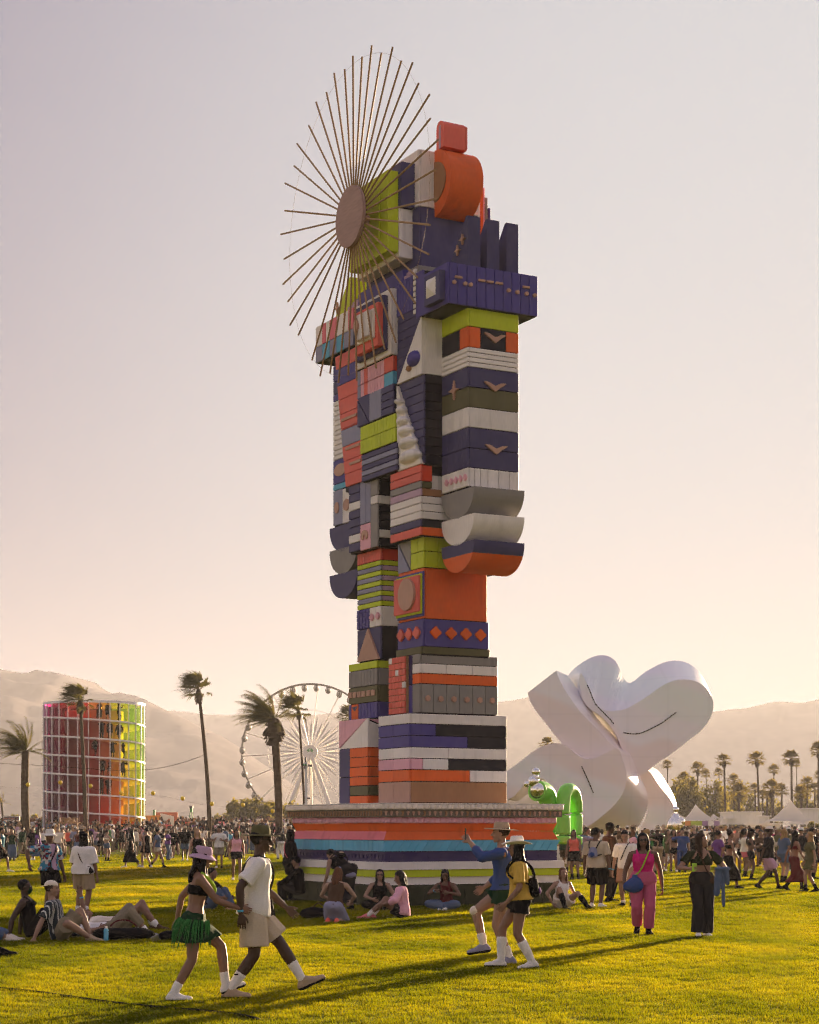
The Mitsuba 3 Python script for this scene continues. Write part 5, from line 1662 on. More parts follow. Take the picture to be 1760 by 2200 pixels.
# ---- tents and sheds
simple('canvas', (.78, .75, .72), 0.7)
scene['canvas_thin'] = {'type': 'principledthin', 'base_color': {'type': 'rgb', 'value': [.80, .76, .72]}, 'roughness': 0.6, 'diff_trans': 0.7, 'eta': 1.3}
simple('trim_orange', (.72, .28, .06), 0.7)
simple('trim_lime', (.40, .50, .08), 0.7)
simple('trim_violet', (.38, .24, .42), 0.7)


def tent(x0, x1, xp, yp, ye, d, label, valance=None, yv=None):
    key = numbered('tent')
    tag(key, label, 'tent')
    xa, xb, zp, ze = gx(x0, d), gx(x1, d), EYE + (1775 - yp) / 4000 * d, EYE + (1775 - ye) / 4000 * d
    dep = (xb - xa) * .95
    n = 14
    v, f = [], []
    pk = np.array([gx(xp, d), d + dep / 2, zp])
    rim = []
    for a, b in (((xa, d), (xb, d)), ((xb, d), (xb, d + dep)), ((xb, d + dep), (xa, d + dep)), ((xa, d + dep), (xa, d))):
        for i in range(6):
            t = i / 6
            rim.append((a[0] + (b[0] - a[0]) * t, a[1] + (b[1] - a[1]) * t, ze + (.10 * math.sin(math.pi * t) * -1 + .1) * .4))
    rim = np.array(rim)
    m = len(rim)
    for j in range(n + 1):
        t = j / n
        ring = rim + (pk - rim) * t
        ring[:, 2] = ze + (zp - ze) * (t ** 1.9 * .75 + t * .25) + (rim[:, 2] - ze) * (1 - t)
        v.append(ring)
    v = np.vstack(v)
    for j in range(n):
        for i in range(m):
            a, b = j * m + i, j * m + (i + 1) % m
            f += [[a, b, b + m], [a, b + m, a + m]]
    put(f'{key}__roof', trimesh.Trimesh(v, f, process=False), 'canvas_thin', None, 25)
    for x in (xa + .08, xb - .08):
        for y in (d + .08, d + dep - .08):
            put(f'{key}__pole', tube([(x, y, 0), (x, y, ze + .02)], .05, 6), 'canvas')
    if valance:
        w = (xb - xa) / len(valance)
        for i, c in enumerate(valance):
            put(f'{key}__valance', box(xa + w * i + .01, xa + w * (i + 1) - .01, d - .03, d + .02, EYE + (1775 - yv) / 4000 * d, ze - .01), c)
    return key


tent(zx(345), zx(700), zx(478), zy(1090), zy(1262), 150, 'pointed white tent with an orange, lime and violet valance, right of the ribbon sculpture', ['trim_orange', 'trim_lime', 'trim_lime', 'trim_violet', 'canvas', 'trim_violet'], zy(1312))
tent(zx(600), zx(722), zx(648), zy(1188), zy(1240), 175, 'small white tent next right of the pointed one')
tent(zx(700), zx(800), zx(735), zy(1212), zy(1250), 185, 'smallest white tent left of the pale shed')
tent(zx(1252), zx(1690), zx(1470), zy(1035), zy(1268), 170, 'big white peaked tent on the far right behind two palms')
tent(zx(240), zx(360), zx(262), zy(1165), zy(1232), 190, 'white tent peak between the mirrored figure and the pointed tent')
tent(396, 424, 402, 1753, 1772, 220, 'steep white tent far off between the graphic banner and the green tower')
tent(424, 452, 433, 1752, 1766, 230, 'small white tent far off beside the foot of the tall leaning palm')
tent(60, 112, 84, 1758, 1768, 240, 'low white tent roofs far off behind the crowd at the left')


def shed(x0, x1, y0, y1, d, dep, label, ribs=4, roof=None):
    key = numbered('shed')
    tag(key, label, 'shed')
    xa, xb, z1, z0 = gx(x0, d), gx(x1, d), EYE + (1775 - y0) / 4000 * d, max(0, EYE + (1775 - y1) / 4000 * d)
    put(f'{key}__wall', box(xa, xb, d, d + dep, 0 if z0 < 1.5 else z0, z1 - .12), 'canvas')
    put(f'{key}__roof', box(xa - .15, xb + .15, d - .2, d + dep + .15, z1 - .12, z1), 'canvas')
    for i in range(1, ribs):
        x = xa + (xb - xa) * i / ribs
        put(f'{key}__rib', box(x - .04, x + .04, d - .05, d, 0 if z0 < 1.5 else z0, z1 - .13), 'wheel_white')


shed(zx(845), zx(1140), zy(1165), zy(1300), 185, 8, 'long pale shed behind the short fat fan palm', 4)
shed(zx(1560), zx(1830), zy(1130), zy(1300), 210, 8, 'pale hall wall at the right edge behind the big tent', 5)
shed(zx(980), zx(1322), zy(1285), zy(1330), 130, .3, 'low white fence panel in front of the sheds', 6)
shed(zx(1165), zx(1215), zy(1208), zy(1300), 180, 3, 'narrow white kiosk left of the big tent', 2)
shed(zx(775), zx(878), zy(1230), zy(1300), 165, 2, 'open white scaffold stand between the small tents and the shed', 5)

# ---- signs and small structures on the left
simple('banner_red', (.52, .16, .09), 0.6)
simple('banner_white', (.76, .70, .64), 0.6)
simple('banner_dark', (.10, .09, .11), 0.5)
simple('sign_green', (.10, .32, .10), 0.5)
simple('timber', (.42, .25, .12), 0.7)
B_ = 'graphic_banner'
tag(B_, 'long orange and white graphic banner right of the glass tower', 'banner')
d = 175
bb = lambda x0, x1, y0, y1, dy, m, nm='panel': put(f'{B_}__{nm}', box(gx(x0, d), gx(x1, d), d + dy, d + dy + .12, EYE + (1775 - y1) / 4000 * d, EYE + (1775 - y0) / 4000 * d), m)
bb(334, 382, 1745, 1768, .1, 'banner_red'); bb(313, 343, 1752, 1768, .0, 'trim_orange')
put(f'{B_}__panel', prism([(gx(345, d), EYE + (1775 - 1747) / 4000 * d), (gx(345, d), 1.6), (gx(374, d), 1.6), (gx(374, d), EYE + (1775 - 1754) / 4000 * d)], d - .1, d, lambda s, u, w: np.stack([s, w, u], -1)), 'banner_white')
put(f'{B_}__stroke', prism([(gx(356, d), EYE + .45), (gx(364, d), EYE + .75), (gx(367, d), EYE + .55), (gx(359, d), EYE + .3), (gx(362, d), EYE + .1), (gx(355, d), EYE + .2)], d - .13, d - .1, lambda s, u, w: np.stack([s, w, u], -1)), 'banner_red')
for x in (316, 340, 378):
    put(f'{B_}__post', tube([(gx(x, d), d + .3, 0), (gx(x, d), d + .3, 2.4)], .05, 6), 'banner_dark')
G_ = 'lookout_tower'
d = 230
tag(G_, 'slim green roofed lookout tower on splayed legs, far off left of the wheel', 'tower')
put(f'{G_}__cabin', box(gx(408, d), gx(413.5, d), d, d + .35, EYE + (1775 - 1745) / 4000 * d, EYE + (1775 - 1736) / 4000 * d), 'sign_green')
put(f'{G_}__roof', box(gx(407, d), gx(414.5, d), d - .1, d + .45, EYE + (1775 - 1736) / 4000 * d, EYE + (1775 - 1731) / 4000 * d), 'banner_dark')
for a, b in ((408.5, 405.5), (413, 416)):
    put(f'{G_}__leg', tube([(gx(a, d), d + .1, EYE + (1775 - 1745) / 4000 * d), (gx(b, d), d + .1, 0)], .07, 6), 'sign_green')
tag('flag_box', 'little green box sign on a pole above the graphic banner', 'sign')
put('flag_box__sign', box(gx(328.5, 200), gx(333, 200), 200, 200.2, EYE + (1775 - 1752) / 4000 * 200, EYE + (1775 - 1740) / 4000 * 200), 'sign_green')
put('flag_box__pole', tube([(gx(330.5, 200), 200.3, 0), (gx(330.5, 200), 200.3, 3.2)], .05, 6), 'banner_dark')
L2 = 'led_board'
d = 160
tag(L2, 'low white framed board with dark lettering strip at the left edge', 'board')
put(f'{L2}__frame', box(gx(6, d), gx(42, d), d, d + .2, EYE + (1775 - 1763) / 4000 * d, EYE + (1775 - 1753.5) / 4000 * d), 'banner_white')
put(f'{L2}__screen', box(gx(7.5, d), gx(40.5, d), d - .03, d, EYE + (1775 - 1761.5) / 4000 * d, EYE + (1775 - 1755) / 4000 * d), 'banner_dark')
for k in range(9):
    put(f'{L2}__mark', box(gx(10 + k * 3.3, d), gx(11.8 + k * 3.3, d), d - .04, d - .03, EYE + (1775 - 1760) / 4000 * d, EYE + (1775 - 1756.5 - (k * 5 % 3) * .5) / 4000 * d), 'banner_red')
for x in (9, 39):
    put(f'{L2}__post', tube([(gx(x, d), d + .25, 0), (gx(x, d), d + .25, 2.2)], .05, 6), 'banner_dark')
LS = 'letter_sign'
d = 118
tag(LS, 'row of timber letters reading LEMONADE on a plank before the glass tower', 'sign')
put(f'{LS}__plank', box(gx(124, d), gx(167, d), d, d + .2, EYE + (1775 - 1769.5) / 4000 * d, EYE + (1775 - 1767.5) / 4000 * d), 'timber')
for k, ch in enumerate('LEMONADE'):
    m = meshkit.text_mesh(ch, 11.0 / 4000 * d, .06, True)
    m.apply_transform(trimesh.transformations.rotation_matrix(math.pi / 2, [1, 0, 0]))
    m.apply_translation([gx(125.5 + k * 5.1, d), d + .13, EYE + (1775 - 1767.4) / 4000 * d])
    put(f'{LS}__letter', m, 'timber')
for x in (126, 165):
    put(f'{LS}__post', tube([(gx(x, d), d + .1, 0), (gx(x, d), d + .1, 1.95)], .05, 6), 'timber')
# ---- lamp mast before the wheel
LM = 'lamp_mast'
d = 70
tag(LM, 'thin white mast with black lamps and speakers, standing between wheel and totem', 'mast')
put(f'{LM}__mast', tube([(gx(658, d), d, 0), (gx(658, d), d, EYE + (1775 - 1634) / 4000 * d)], [.062, .05], 10), 'white_steel', None, True)
for x, y, w, h, m in ((657, 1632, 4, 10, 'banner_dark'), (653, 1643, 3.2, 5, 'banner_dark'), (657.5, 1643, 3.2, 5, 'banner_dark'), (667, 1645, 9, 4.5, 'banner_dark'), (654, 1649, 2, 6, 'banner_dark'), (664, 1715, 6, 3, 'banner_dark')):
    put(f'{LM}__lamp', box(gx(x - w / 2, d), gx(x + w / 2, d), d - .12, d + .05, EYE + (1775 - y - h / 2) / 4000 * d, EYE + (1775 - y + h / 2) / 4000 * d, .01), m)
simple('lens_green', (.03, .40, .08), 0.15)
for x in (653, 657.5):
    put(f'{LM}__lens', trimesh.creation.icosphere(2).apply_scale(.024).apply_translation(at(x, 1643, d - .12)), 'lens_green', None, True)
# ------------------------------------------------------------------ people: posed skeleton -> one continuous body, clothes over it
_ICO = {k: np.array(trimesh.creation.icosphere(k).vertices) for k in (0, 1, 2)}
V3 = lambda *a: np.array(a, float)


def unit(v):
    v = np.asarray(v, float)
    return v / (np.linalg.norm(v) + 1e-9)


def rot(axis, ang):
    return trimesh.transformations.rotation_matrix(ang, axis)[:3, :3]


def hull(*balls, k=1):
    """Convex hull of balls (centre, radius or three radii[, frame])."""
    pts = []
    for b in balls:
        r = np.broadcast_to(np.asarray(b[1], float), (3,))
        p = _ICO[k] * r
        if len(b) > 2: p = p @ np.asarray(b[2]).T
        pts.append(p + b[0])
    return m3.Manifold.hull_points(np.vstack(pts))


def disc_pts(c, R, U, rx, ry, th=.0, n=14, p=2.3):
    a = np.arange(n) * 2 * np.pi / n
    cx, cy = np.cos(a), np.sin(a)
    s = (np.abs(cx) ** p + np.abs(cy) ** p) ** (-1 / p)
    Fw = np.cross(U, R)
    ring = c + np.outer(cx * s * rx, R) + np.outer(cy * s * ry, Fw)
    return np.vstack([ring + U * th, ring - U * th]) if th else ring


def fuse(parts):
    return m3.Manifold.batch_boolean(parts, m3.OpType.Add)


def finish(m, edge, it=6, folds=0.0, seed=0, freq=(9, 9, 5)):
    m = as_mesh(m.refine_to_length(edge))
    m = trimesh.Trimesh(m.vertices, m.faces, process=True)
    if it: trimesh.smoothing.filter_taubin(m, lamb=.5, nu=.52, iterations=it)
    if folds:
        n = m.vertex_normals
        w = meshkit.fbm(m.vertices * np.array(freq) + seed * 3.7, 3, seed) - .5
        m.vertices = m.vertices + n * (w * folds * 2)[:, None]
    return m


def two_bone(a, c, l1, l2, pole):
    d = c - a
    L = np.linalg.norm(d)
    if L > (l1 + l2) * .998:
        d = d / L * (l1 + l2) * .998; L = (l1 + l2) * .998
        c = a + d
    if L < 1e-6: d = V3(0, 0, -1e-3); L = 1e-3
    x = (l1 * l1 - l2 * l2 + L * L) / (2 * L)
    h = math.sqrt(max(0, l1 * l1 - x * x))
    u = d / L
    p = unit(pole - u * np.dot(pole, u))
    return a + u * x + p * h, c


POSES = {
    'stand': {},
    'relaxed': dict(aL=(-.075, .03, .04), aR=(.06, -.02, .04), hip=(.015, 0, .52), lean=(-2, 2), roll=2),
    'hips': dict(wR=(.15, -.03, -.185), eR=(1, -.6, 0), wL=(-.05, .05, -.31)),
    'walk': dict(aL=(-.05, .15, .045), aR=(.05, -.17, .075), hip=(0, 0, .505), wL=(-.05, -.11, -.285), wR=(.05, .12, -.28), lean=(4, 3), toeR=-28),
    'walk2': dict(aL=(-.05, -.15, .07), aR=(.05, .16, .045), hip=(0, 0, .507), wL=(-.05, .13, -.27), wR=(.05, -.12, -.285), lean=(4, 3), toeL=-26),
    'stroll': dict(aL=(-.05, .08, .04), aR=(.05, -.10, .05), hip=(0, 0, .515), wL=(-.05, -.05, -.30), wR=(.05, .08, -.29), lean=(2, 1), toeR=-12),
    'phone': dict(wR=(-.03, .16, -.10), wL=(.02, .15, -.12), eR=(1, -.6, -1), eL=(-1, -.6, -1), head=(0, -24)),
    'photo': dict(wR=(-.05, .19, .06), wL=(.06, .19, .05), eR=(1, -.2, -1), eL=(-1, -.2, -1), head=(0, 4)),
    'drink': dict(wR=(-.02, .15, -.08), eR=(1, -.6, -1), wL=(-.04, .02, -.31)),
    'crossed': dict(wR=(-.13, .10, -.17), wL=(.13, .11, -.15), eR=(1, 0, -1), eL=(-1, 0, -1)),
    'point': dict(wL=(-.29, .10, .015), eL=(-1, 0, -1), wR=(.05, .03, -.30), head=(40, 0)),
    'raise': dict(wR=(.08, .06, .28), eR=(1, .4, .4), wL=(-.05, .04, -.30)),
}


class Figure:
    def __init__(s, H=1.7, sex='f', build=1.0, pose='stand', lod=0, **over):
        p = dict(POSES[pose]) if isinstance(pose, str) else dict(pose)
        p.update(over)
        s.H, s.lod, s.sex, s.b = H, lod, sex, build
        s.edge = H * (.016, .024, .045)[lod]
        s.k = 1 if lod < 2 else 0
        f = sex == 'f'
        hip = V3(*p.get('hip', (0, 0, .52)))
        l0, l1 = [math.radians(a) for a in p.get('lean', (1, 0))]
        tw, roll = math.radians(p.get('twist', 0)), math.radians(p.get('roll', 0))
        s.levels = []
        # (distance up the spine, half width, half depth)
        W_ = [(-.035, .070, .058), (.0, .098 if f else .092, .066), (.035, .094 if f else .088, .062), (.085, .071 if f else .080, .052), (.15, .080 if f else .090, .058), (.205, .090 if f else .101, .062),
              (.255, .086 if f else .100, .055), (.285, .060 if f else .068, .040)]
        c = hip + V3(0, 0, -.035)
        prev = -.035
        for i, (t, rx, ry) in enumerate(W_):
            u = (t + .035) / .32
            ang = l0 + (l1 - l0) * u
            U = unit(V3(math.sin(roll) * (1 if i else 0), math.sin(ang), math.cos(ang)))
            R = rot([0, 0, 1], tw * u) @ V3(1, 0, 0)
            R = unit(R - U * np.dot(R, U))
            c = c + U * (t - prev); prev = t
            s.levels.append([c.copy(), R, U, rx * build, ry * build * (1 + .25 * (build - 1))])
        sh = s.levels[6]
        s.U, s.R = sh[2], sh[1]
        s.Fw = np.cross(s.U, s.R)
        s.shL = sh[0] - sh[1] * (.104 if f else .118) * (.5 + .5 * build) - s.U * .004
        s.shR = sh[0] + sh[1] * (.104 if f else .118) * (.5 + .5 * build) - s.U * .004
        s.neck = s.levels[7][0] + s.U * .012
        hy, hp = [math.radians(a) for a in p.get('head', (0, 0))]
        hd = unit(s.U * .45 + V3(0, 0, .55) + s.Fw * .10)
        s.head = s.neck + hd * .088
        Rh = rot([0, 0, 1], hy) @ s.R
        Rh = unit(Rh - V3(0, 0, Rh[2]) * .6)
        Uh = rot(Rh, hp) @ unit(V3(0, 0, 1) * (.8 if not p.get('lying') else .25) + s.U * (.2 if not p.get('lying') else 1))
        Uh = unit(Uh - Rh * np.dot(Uh, Rh))
        s.HF = np.stack([Rh, np.cross(Uh, Rh), Uh], 1)
        hw = .052 if f else .050
        s.hipL, s.hipR = hip - V3(hw, 0, .008), hip + V3(hw, 0, -.008)
        s.aL = V3(*p.get('aL', (-.058, 0, .04))); s.aR = V3(*p.get('aR', (.058, 0, .04)))
        s.kL, s.aL = two_bone(s.hipL, s.aL, .242, .245, V3(*p.get('kL', (-.12, 1, 0.05))))
        s.kR, s.aR = two_bone(s.hipR, s.aR, .242, .245, V3(*p.get('kR', (.12, 1, 0.05))))
        fr = np.stack([s.R, s.Fw, s.U], 1) if p.get('body_frame') else np.eye(3)
        s.wL = s.shL + fr @ V3(*p.get('wL', (-.045, .03, -.312))); s.wR = s.shR + fr @ V3(*p.get('wR', (.045, .03, -.312)))
        s.eL, s.wL = two_bone(s.shL, s.wL, .168, .148, V3(*p.get('eL', (-.5, -1, 0))))
        s.eR, s.wR = two_bone(s.shR, s.wR, .168, .148, V3(*p.get('eR', (.5, -1, 0))))
        s.toe = dict(L=math.radians(p.get('toeL', 0)), R=math.radians(p.get('toeR', 0)))
        s.footdir = dict(L=p.get('fL'), R=p.get('fR'))
        s.curl = p.get('curl', .5)
        s.soft = build

    # --- pieces, all in units of the body height
    def limb(s, a, b, c, ra, rb, rc, bulge):
        m1, m2 = a * .45 + b * .55, b * .68 + c * .32
        return [hull((a, ra), (m1, (ra + rb) / 2 * 1.02), k=s.k), hull((m1, (ra + rb) / 2 * 1.02), (b, rb), k=s.k), hull((b, rb), (m2, bulge), k=s.k), hull((m2, bulge), (c, rc), k=s.k)]

    def foot_axes(s, side):
        a, kn = (s.aL, s.kL) if side == 'L' else (s.aR, s.kR)
        fd = s.footdir[side]
        if fd is not None:
            d = unit(V3(*fd))
        else:
            d = unit(V3(-.18 if side == 'L' else .18, 1, 0))
            d = unit(V3(d[0], d[1] * math.cos(s.toe[side]), math.sin(s.toe[side])))
        sd = unit(np.cross(d, [0, 0, 1.0]) if abs(d[2]) < .93 else np.cross(d, unit(kn - a) if abs(np.dot(unit(kn - a), d)) < .95 else V3(1, 0, 0)))
        return a, d, sd, np.cross(sd, d)

    def foot(s, side, g=0.0, sole=0.0):
        a, d, sd, up = s.foot_axes(side)
        fr = np.stack([sd, d, up], 1)
        dn = -up * .024
        return [hull((a + up * .004, .020 + g), (a - d * .022 + dn, (.017 + g, .018 + g, .014 + g + sole), fr), (a + d * .06 + dn * .95, (.022 + g, .02 + g, .012 + g + sole), fr), k=1),
                hull((a + d * .05 + dn * .9, (.023 + g, .02 + g, .013 + g + sole), fr), (a + d * .105 + dn * 1.12, (.021 + g, .016 + g, .009 + g + sole), fr), k=1)]

    def hand(s, side):
        w, e = (s.wL, s.eL) if side == 'L' else (s.wR, s.eR)
        a = unit(w - e)
        inn = s.R * (1 if side == 'L' else -1)
        n = unit(inn - a * np.dot(inn, a)) if abs(np.dot(inn, a)) < .9 else unit(-s.U - a * np.dot(-s.U, a))
        x = np.cross(a, n) * (1 if side == 'L' else -1)     # towards the thumb
        if np.dot(x, s.Fw + s.U * .5) < 0: x = -x
        out = []
        kn = w + a * .050
        out.append(hull((w, .0125), (kn + x * .019, .0085), (kn - x * .019, .0078), (w + a * .02 + x * .014, .011), k=0))
        if s.lod == 2:
            L_ = [(.017, .040), (.006, .046), (-.006, .043), (-.017, .034)]
        else:
            L_ = [(.018, .042), (.0065, .048), (-.0055, .045), (-.017, .035)]
        for i, (o, l) in enumerate(L_):
            c = s.curl * (1 + .18 * i)
            p0 = kn + x * o
            d1 = unit(a * math.cos(c * .6) + n * math.sin(c * .6) + x * o * 4)
            p1 = p0 + d1 * l * .52
            d2 = unit(a * math.cos(c * 1.6) + n * math.sin(c * 1.6))
            p2 = p1 + d2 * l * .48
            out.append(hull((p0, .0062), (p1, .0055), k=0)); out.append(hull((p1, .0055), (p2, .0044), k=0))
        t0 = w + a * .014 + x * .014
        t1 = t0 + unit(a * .75 + x * .7 + n * .35) * .030
        t2 = t1 + unit(a * .95 + x * .15 + n * .5 * (1 + s.curl)) * .024
        out += [hull((t0, .0085), (t1, .0068), k=0), hull((t1, .0068), (t2, .005), k=0)]
        return out

    def torso(s, i0=0, i1=8, g=0.0, flare=0.0):
        out = []
        for i in range(i0, i1 - 1):
            q = []
            for j in (i, i + 1):
                c, R, U, rx, ry = s.levels[j]
                e = g + (flare if j == i0 else 0) + (.011 if g >= .010 and j <= 3 else 0)
                q.append(disc_pts(c, R, U, rx + e, ry + e, .004))
            out.append(m3.Manifold.hull_points(np.vstack(q)))
        return out

    def bust(s, g=0.0):
        if s.sex != 'f': return []
        c, R, U, rx, ry = s.levels[5]
        F_ = np.cross(U, R)
        return [hull((c + R * sg * .038 * s.b + F_ * (ry - .012) - U * .012, .030 * s.b + g), (c + R * sg * .036 + U * .03 + F_ * .01, .028 + g), k=1) for sg in (-1, 1)]

    def head_parts(s):
        h, B_ = s.head, s.HF
        at_ = lambda x, y, z: h + B_ @ V3(x, y, z)
        m = 1.0 if s.sex == 'f' else 1.04
        o = [hull((at_(0, -.008, .014), (.0445 * m, .054 * m, .050 * m), B_), k=2 if s.lod < 2 else 1),
             hull((at_(0, .030, -.052 * m), (.016 * m, .013, .012), B_), (at_(.028, .000, -.036), .014), (at_(-.028, .000, -.036), .014), (at_(0, .022, .012), (.037, .026, .034), B_), k=1),
             hull((at_(0, .046, .006), .0045), (at_(0, .059, -.016), .0068), (at_(.009, .046, -.018), .005), (at_(-.009, .046, -.018), .005), k=1),
             hull((at_(-.018, .040, .013), (.014, .008, .006), B_), (at_(.018, .040, .013), (.014, .008, .006), B_), k=1),
             hull((at_(-.010, .041, -.032), (.006, .008, .0045), B_), (at_(.010, .041, -.032), (.006, .008, .0045), B_), k=1),
             hull((s.neck - s.U * .022, .033 * (.6 + .4 * s.b)), (at_(0, -.012, -.034), .029), k=1)]
        for sg in (-1, 1):
            o.append(hull((at_(sg * .045, -.004, -.004), (.006, .012, .018), B_), k=1))
            o.append(hull((at_(sg * .020, .027, -.016), (.018, .014, .016), B_), k=1))
        return o

    def body(s):
        b = .5 + .5 * s.b
        P = s.torso() + s.bust() + s.head_parts()
        c, R, U, rx, ry = s.levels[6]
        for sh, e, w in ((s.shL, s.eL, s.wL), (s.shR, s.eR, s.wR)):
            P.append(hull((s.neck - s.U * .012, .026), (sh, .027 * b), (c + (sh - c) * .3 - U * .03, .04), k=s.k))
            P += s.limb(sh, e, w, (.031 if s.sex == 'f' else .035) * b, .0215 * b, .0145, (.0225 if s.sex == 'f' else .025) * b)
        for hp, kn, an in ((s.hipL, s.kL, s.aL), (s.hipR, s.kR, s.aR)):
            P += s.limb(hp, kn, an, .054 * b, .0325 * b, .0205, .0345 * b)
        P += s.foot('L') + s.foot('R') + s.hand('L') + s.hand('R')
        # seat and thigh roots
        for hp, kn in ((s.hipL, s.kL), (s.hipR, s.kR)):
            P.append(hull((hp - np.cross(s.levels[1][2], s.levels[1][1]) * .022 + V3(0, 0, -.004), .050 * b), (hp + (kn - hp) * .25, .050 * b), k=s.k))
        return finish(fuse(P), s.edge, 5 if s.lod < 2 else 3)

    # --- clothes
    def sleeve(s, side, f, g, flare):
        sh, e, w = (s.shL, s.eL, s.wL) if side == 'L' else (s.shR, s.eR, s.wR)
        b = .5 + .5 * s.b
        r0, r1, r2 = (.031 * b + g * .55), (.024 * b + g), .0165 + g
        c = s.levels[6][0]
        out = [hull((c + (sh - c) * .35, .036 * b + g * .4), (sh, r0), k=s.k)]
        if f <= 1:
            end = sh + (e - sh) * f
            ax = unit(e - sh)
            out.append(hull((sh, r0), (end, (.006, .006, .006)), (end + unit(np.cross(ax, [.3, .9, .1])) * .0, r0 + (r1 - r0) * f * .4 + flare), k=s.k))
            out[-1] = out[-1].trim_by_plane(-ax, float(np.dot(-ax, end)))
        else:
            f2 = min(f, 2) - 1
            out.append(hull((sh, r0), (e, r1 + .002), k=s.k))
            end = e + (w - e) * f2
            out.append(hull((e, r1 + .002), (end, r1 + (r2 - r1) * f2), k=s.k))
        return out

    def top(s, kind='tee', sleeve=.62, hem=1, g=.010, flare=.012):
        b = .5 + .5 * s.b
        if kind == 'tee':
            P = s.torso(hem, 8, g, flare if hem <= 1 else .004) + s.bust(g * .7)
            if sleeve > 0:
                P += s.sleeve('L', sleeve, g, .010) + s.sleeve('R', sleeve, g, .010)
            nk = s.neck
            P.append(hull((nk - s.U * .012, (.042, .036, .014), np.stack([s.R, s.Fw, s.U], 1)), (s.shL, .027 * b + g * .4), (s.shR, .027 * b + g * .4), (s.levels[6][0], .04), k=1))
        else:           # tank, crop, bra: body of the garment to the armpits, straps over the shoulders
            top_i = 7 if kind == 'tank' else 6
            P = s.torso(hem, top_i, g * .7, .004) + s.bust(g * .7)
            c5, c6 = s.levels[5], s.levels[6]
            F5 = np.cross(c5[2], c5[1])
            w = {'tank': .017, 'crop': .012, 'bra': .008}[kind]
            for sg in (-1, 1):
                x = s.R * sg * (.052 if kind == 'tank' else .046)
                o = c6[0] + x + s.U * .036
                P.append(hull((c5[0] + x + F5 * (c5[4] + .000) + s.U * .02, w), (o + s.Fw * .012, w * .9), k=1))
                P.append(hull((o + s.Fw * .012, w * .9), (c5[0] + x * .8 - F5 * (c5[4] - .004) + s.U * .03, w), k=1))
        m = fuse(P)
        c, R, U, rx, ry = s.levels[hem]
        m = m.trim_by_plane(U, float(np.dot(U, c)) + .002)
        return finish(m, s.edge * 1.1, 4 if s.lod < 2 else 2, .0055 if kind == 'tee' else .002, 3, (14, 14, 7))

    def bottom(s, kind='shorts', f=.55, g=.0095, flare=.012, top_i=2):
        b = .5 + .5 * s.b
        P = s.torso(0, top_i + 1, g * .9)
        for hp, kn, an in ((s.hipL, s.kL, s.aL), (s.hipR, s.kR, s.aR)):
            r0, r1, r2 = .056 * b + g, .036 * b + g, .026 + g
            P.append(hull((hp + V3(0, 0, .02), r0 * .96), (hp, r0), (hp - np.cross(s.levels[1][2], s.levels[1][1]) * .022, .050 * b + g), k=s.k))
            if f <= 1:
                end, ax = hp + (kn - hp) * f, unit(kn - hp)
                m = hull((hp, r0), (end, r0 + (r1 - r0) * f * .55 + flare), k=s.k).trim_by_plane(-ax, float(np.dot(-ax, end)))
                P.append(m)
            else:
                f2 = min(f - 1, 1)
                end, ax = kn + (an - kn) * f2, unit(an - kn)
                m_ = hp * .45 + kn * .55
                P += [hull((hp, r0), (m_, (r0 + r1) / 2 * 1.03), k=s.k), hull((m_, (r0 + r1) / 2 * 1.03), (kn, r1), k=s.k)]
                mid = kn + (an - kn) * .35
                P += [hull((kn, r1), (mid, r1 * 1.02 + flare * .3), k=s.k), hull((mid, r1 * 1.02 + flare * .3), (end, r2 + flare), k=s.k).trim_by_plane(-ax, float(np.dot(-ax, end)))]
        return finish(fuse(P), s.edge * 1.1, 4 if s.lod < 2 else 2, .005, 5, (11, 11, 6))

    def skirt(s, f=.6, flare=.03, top_i=2, g=.008, f_hi=None):
        """f: how far down the leg the hem falls, 1 = knee, 2 = ankle."""
        def legs(t):
            if t <= 1: return s.hipL + (s.kL - s.hipL) * t, s.hipR + (s.kR - s.hipR) * t
            return s.kL + (s.aL - s.kL) * (t - 1), s.kR + (s.aR - s.kR) * (t - 1)
        P = s.torso(0, top_i + 1, g)
        back = np.cross(s.levels[1][2], s.levels[1][1])
        for hp, kn in ((s.hipL, s.kL), (s.hipR, s.kR)):
            P.append(hull((hp - back * .022, .052 * (.5 + .5 * s.b) + g), (hp + (kn - hp) * .25, .054 * (.5 + .5 * s.b) + g), k=1))
        n = 6
        prev = None
        for i in range(n + 1):
            t = f * i / n
            a, b_ = legs(t)
            r = (.062 if t < 1 else .05) * (.5 + .5 * s.b) * (1 - .25 * min(t, 1)) + g + flare * (i / n)
            q = [(a, (r, r, .006)), (b_, (r, r, .006))]
            if prev: P.append(hull(*(prev + q), k=1))
            prev = q
        return finish(fuse(P), s.edge * 1.1, 3, .009, 9, (16, 16, 3))

    def shoe(s, side, kind='shoe'):
        P = s.foot(side, .005, .004)
        a, kn = (s.aL, s.kL) if side == 'L' else (s.aR, s.kR)
        _, d, sd, up = s.foot_axes(side)
        if kind in ('boot', 'tall_boot'):
            f = .30 if kind == 'boot' else .66
            P.append(hull((a - up * .01, .026), (a + (kn - a) * f * .6, .029 if kind == 'boot' else .035), k=1))
            P.append(hull((a + (kn - a) * f * .6, .029 if kind == 'boot' else .035), (a + (kn - a) * f, .030 if kind == 'boot' else .040), k=1))
            fr = np.stack([sd, d, up], 1)
            P.append(hull((a - d * .020 - up * .030, (.016, .016, .010), fr), k=1))
        return finish(fuse(P), s.edge, 2)

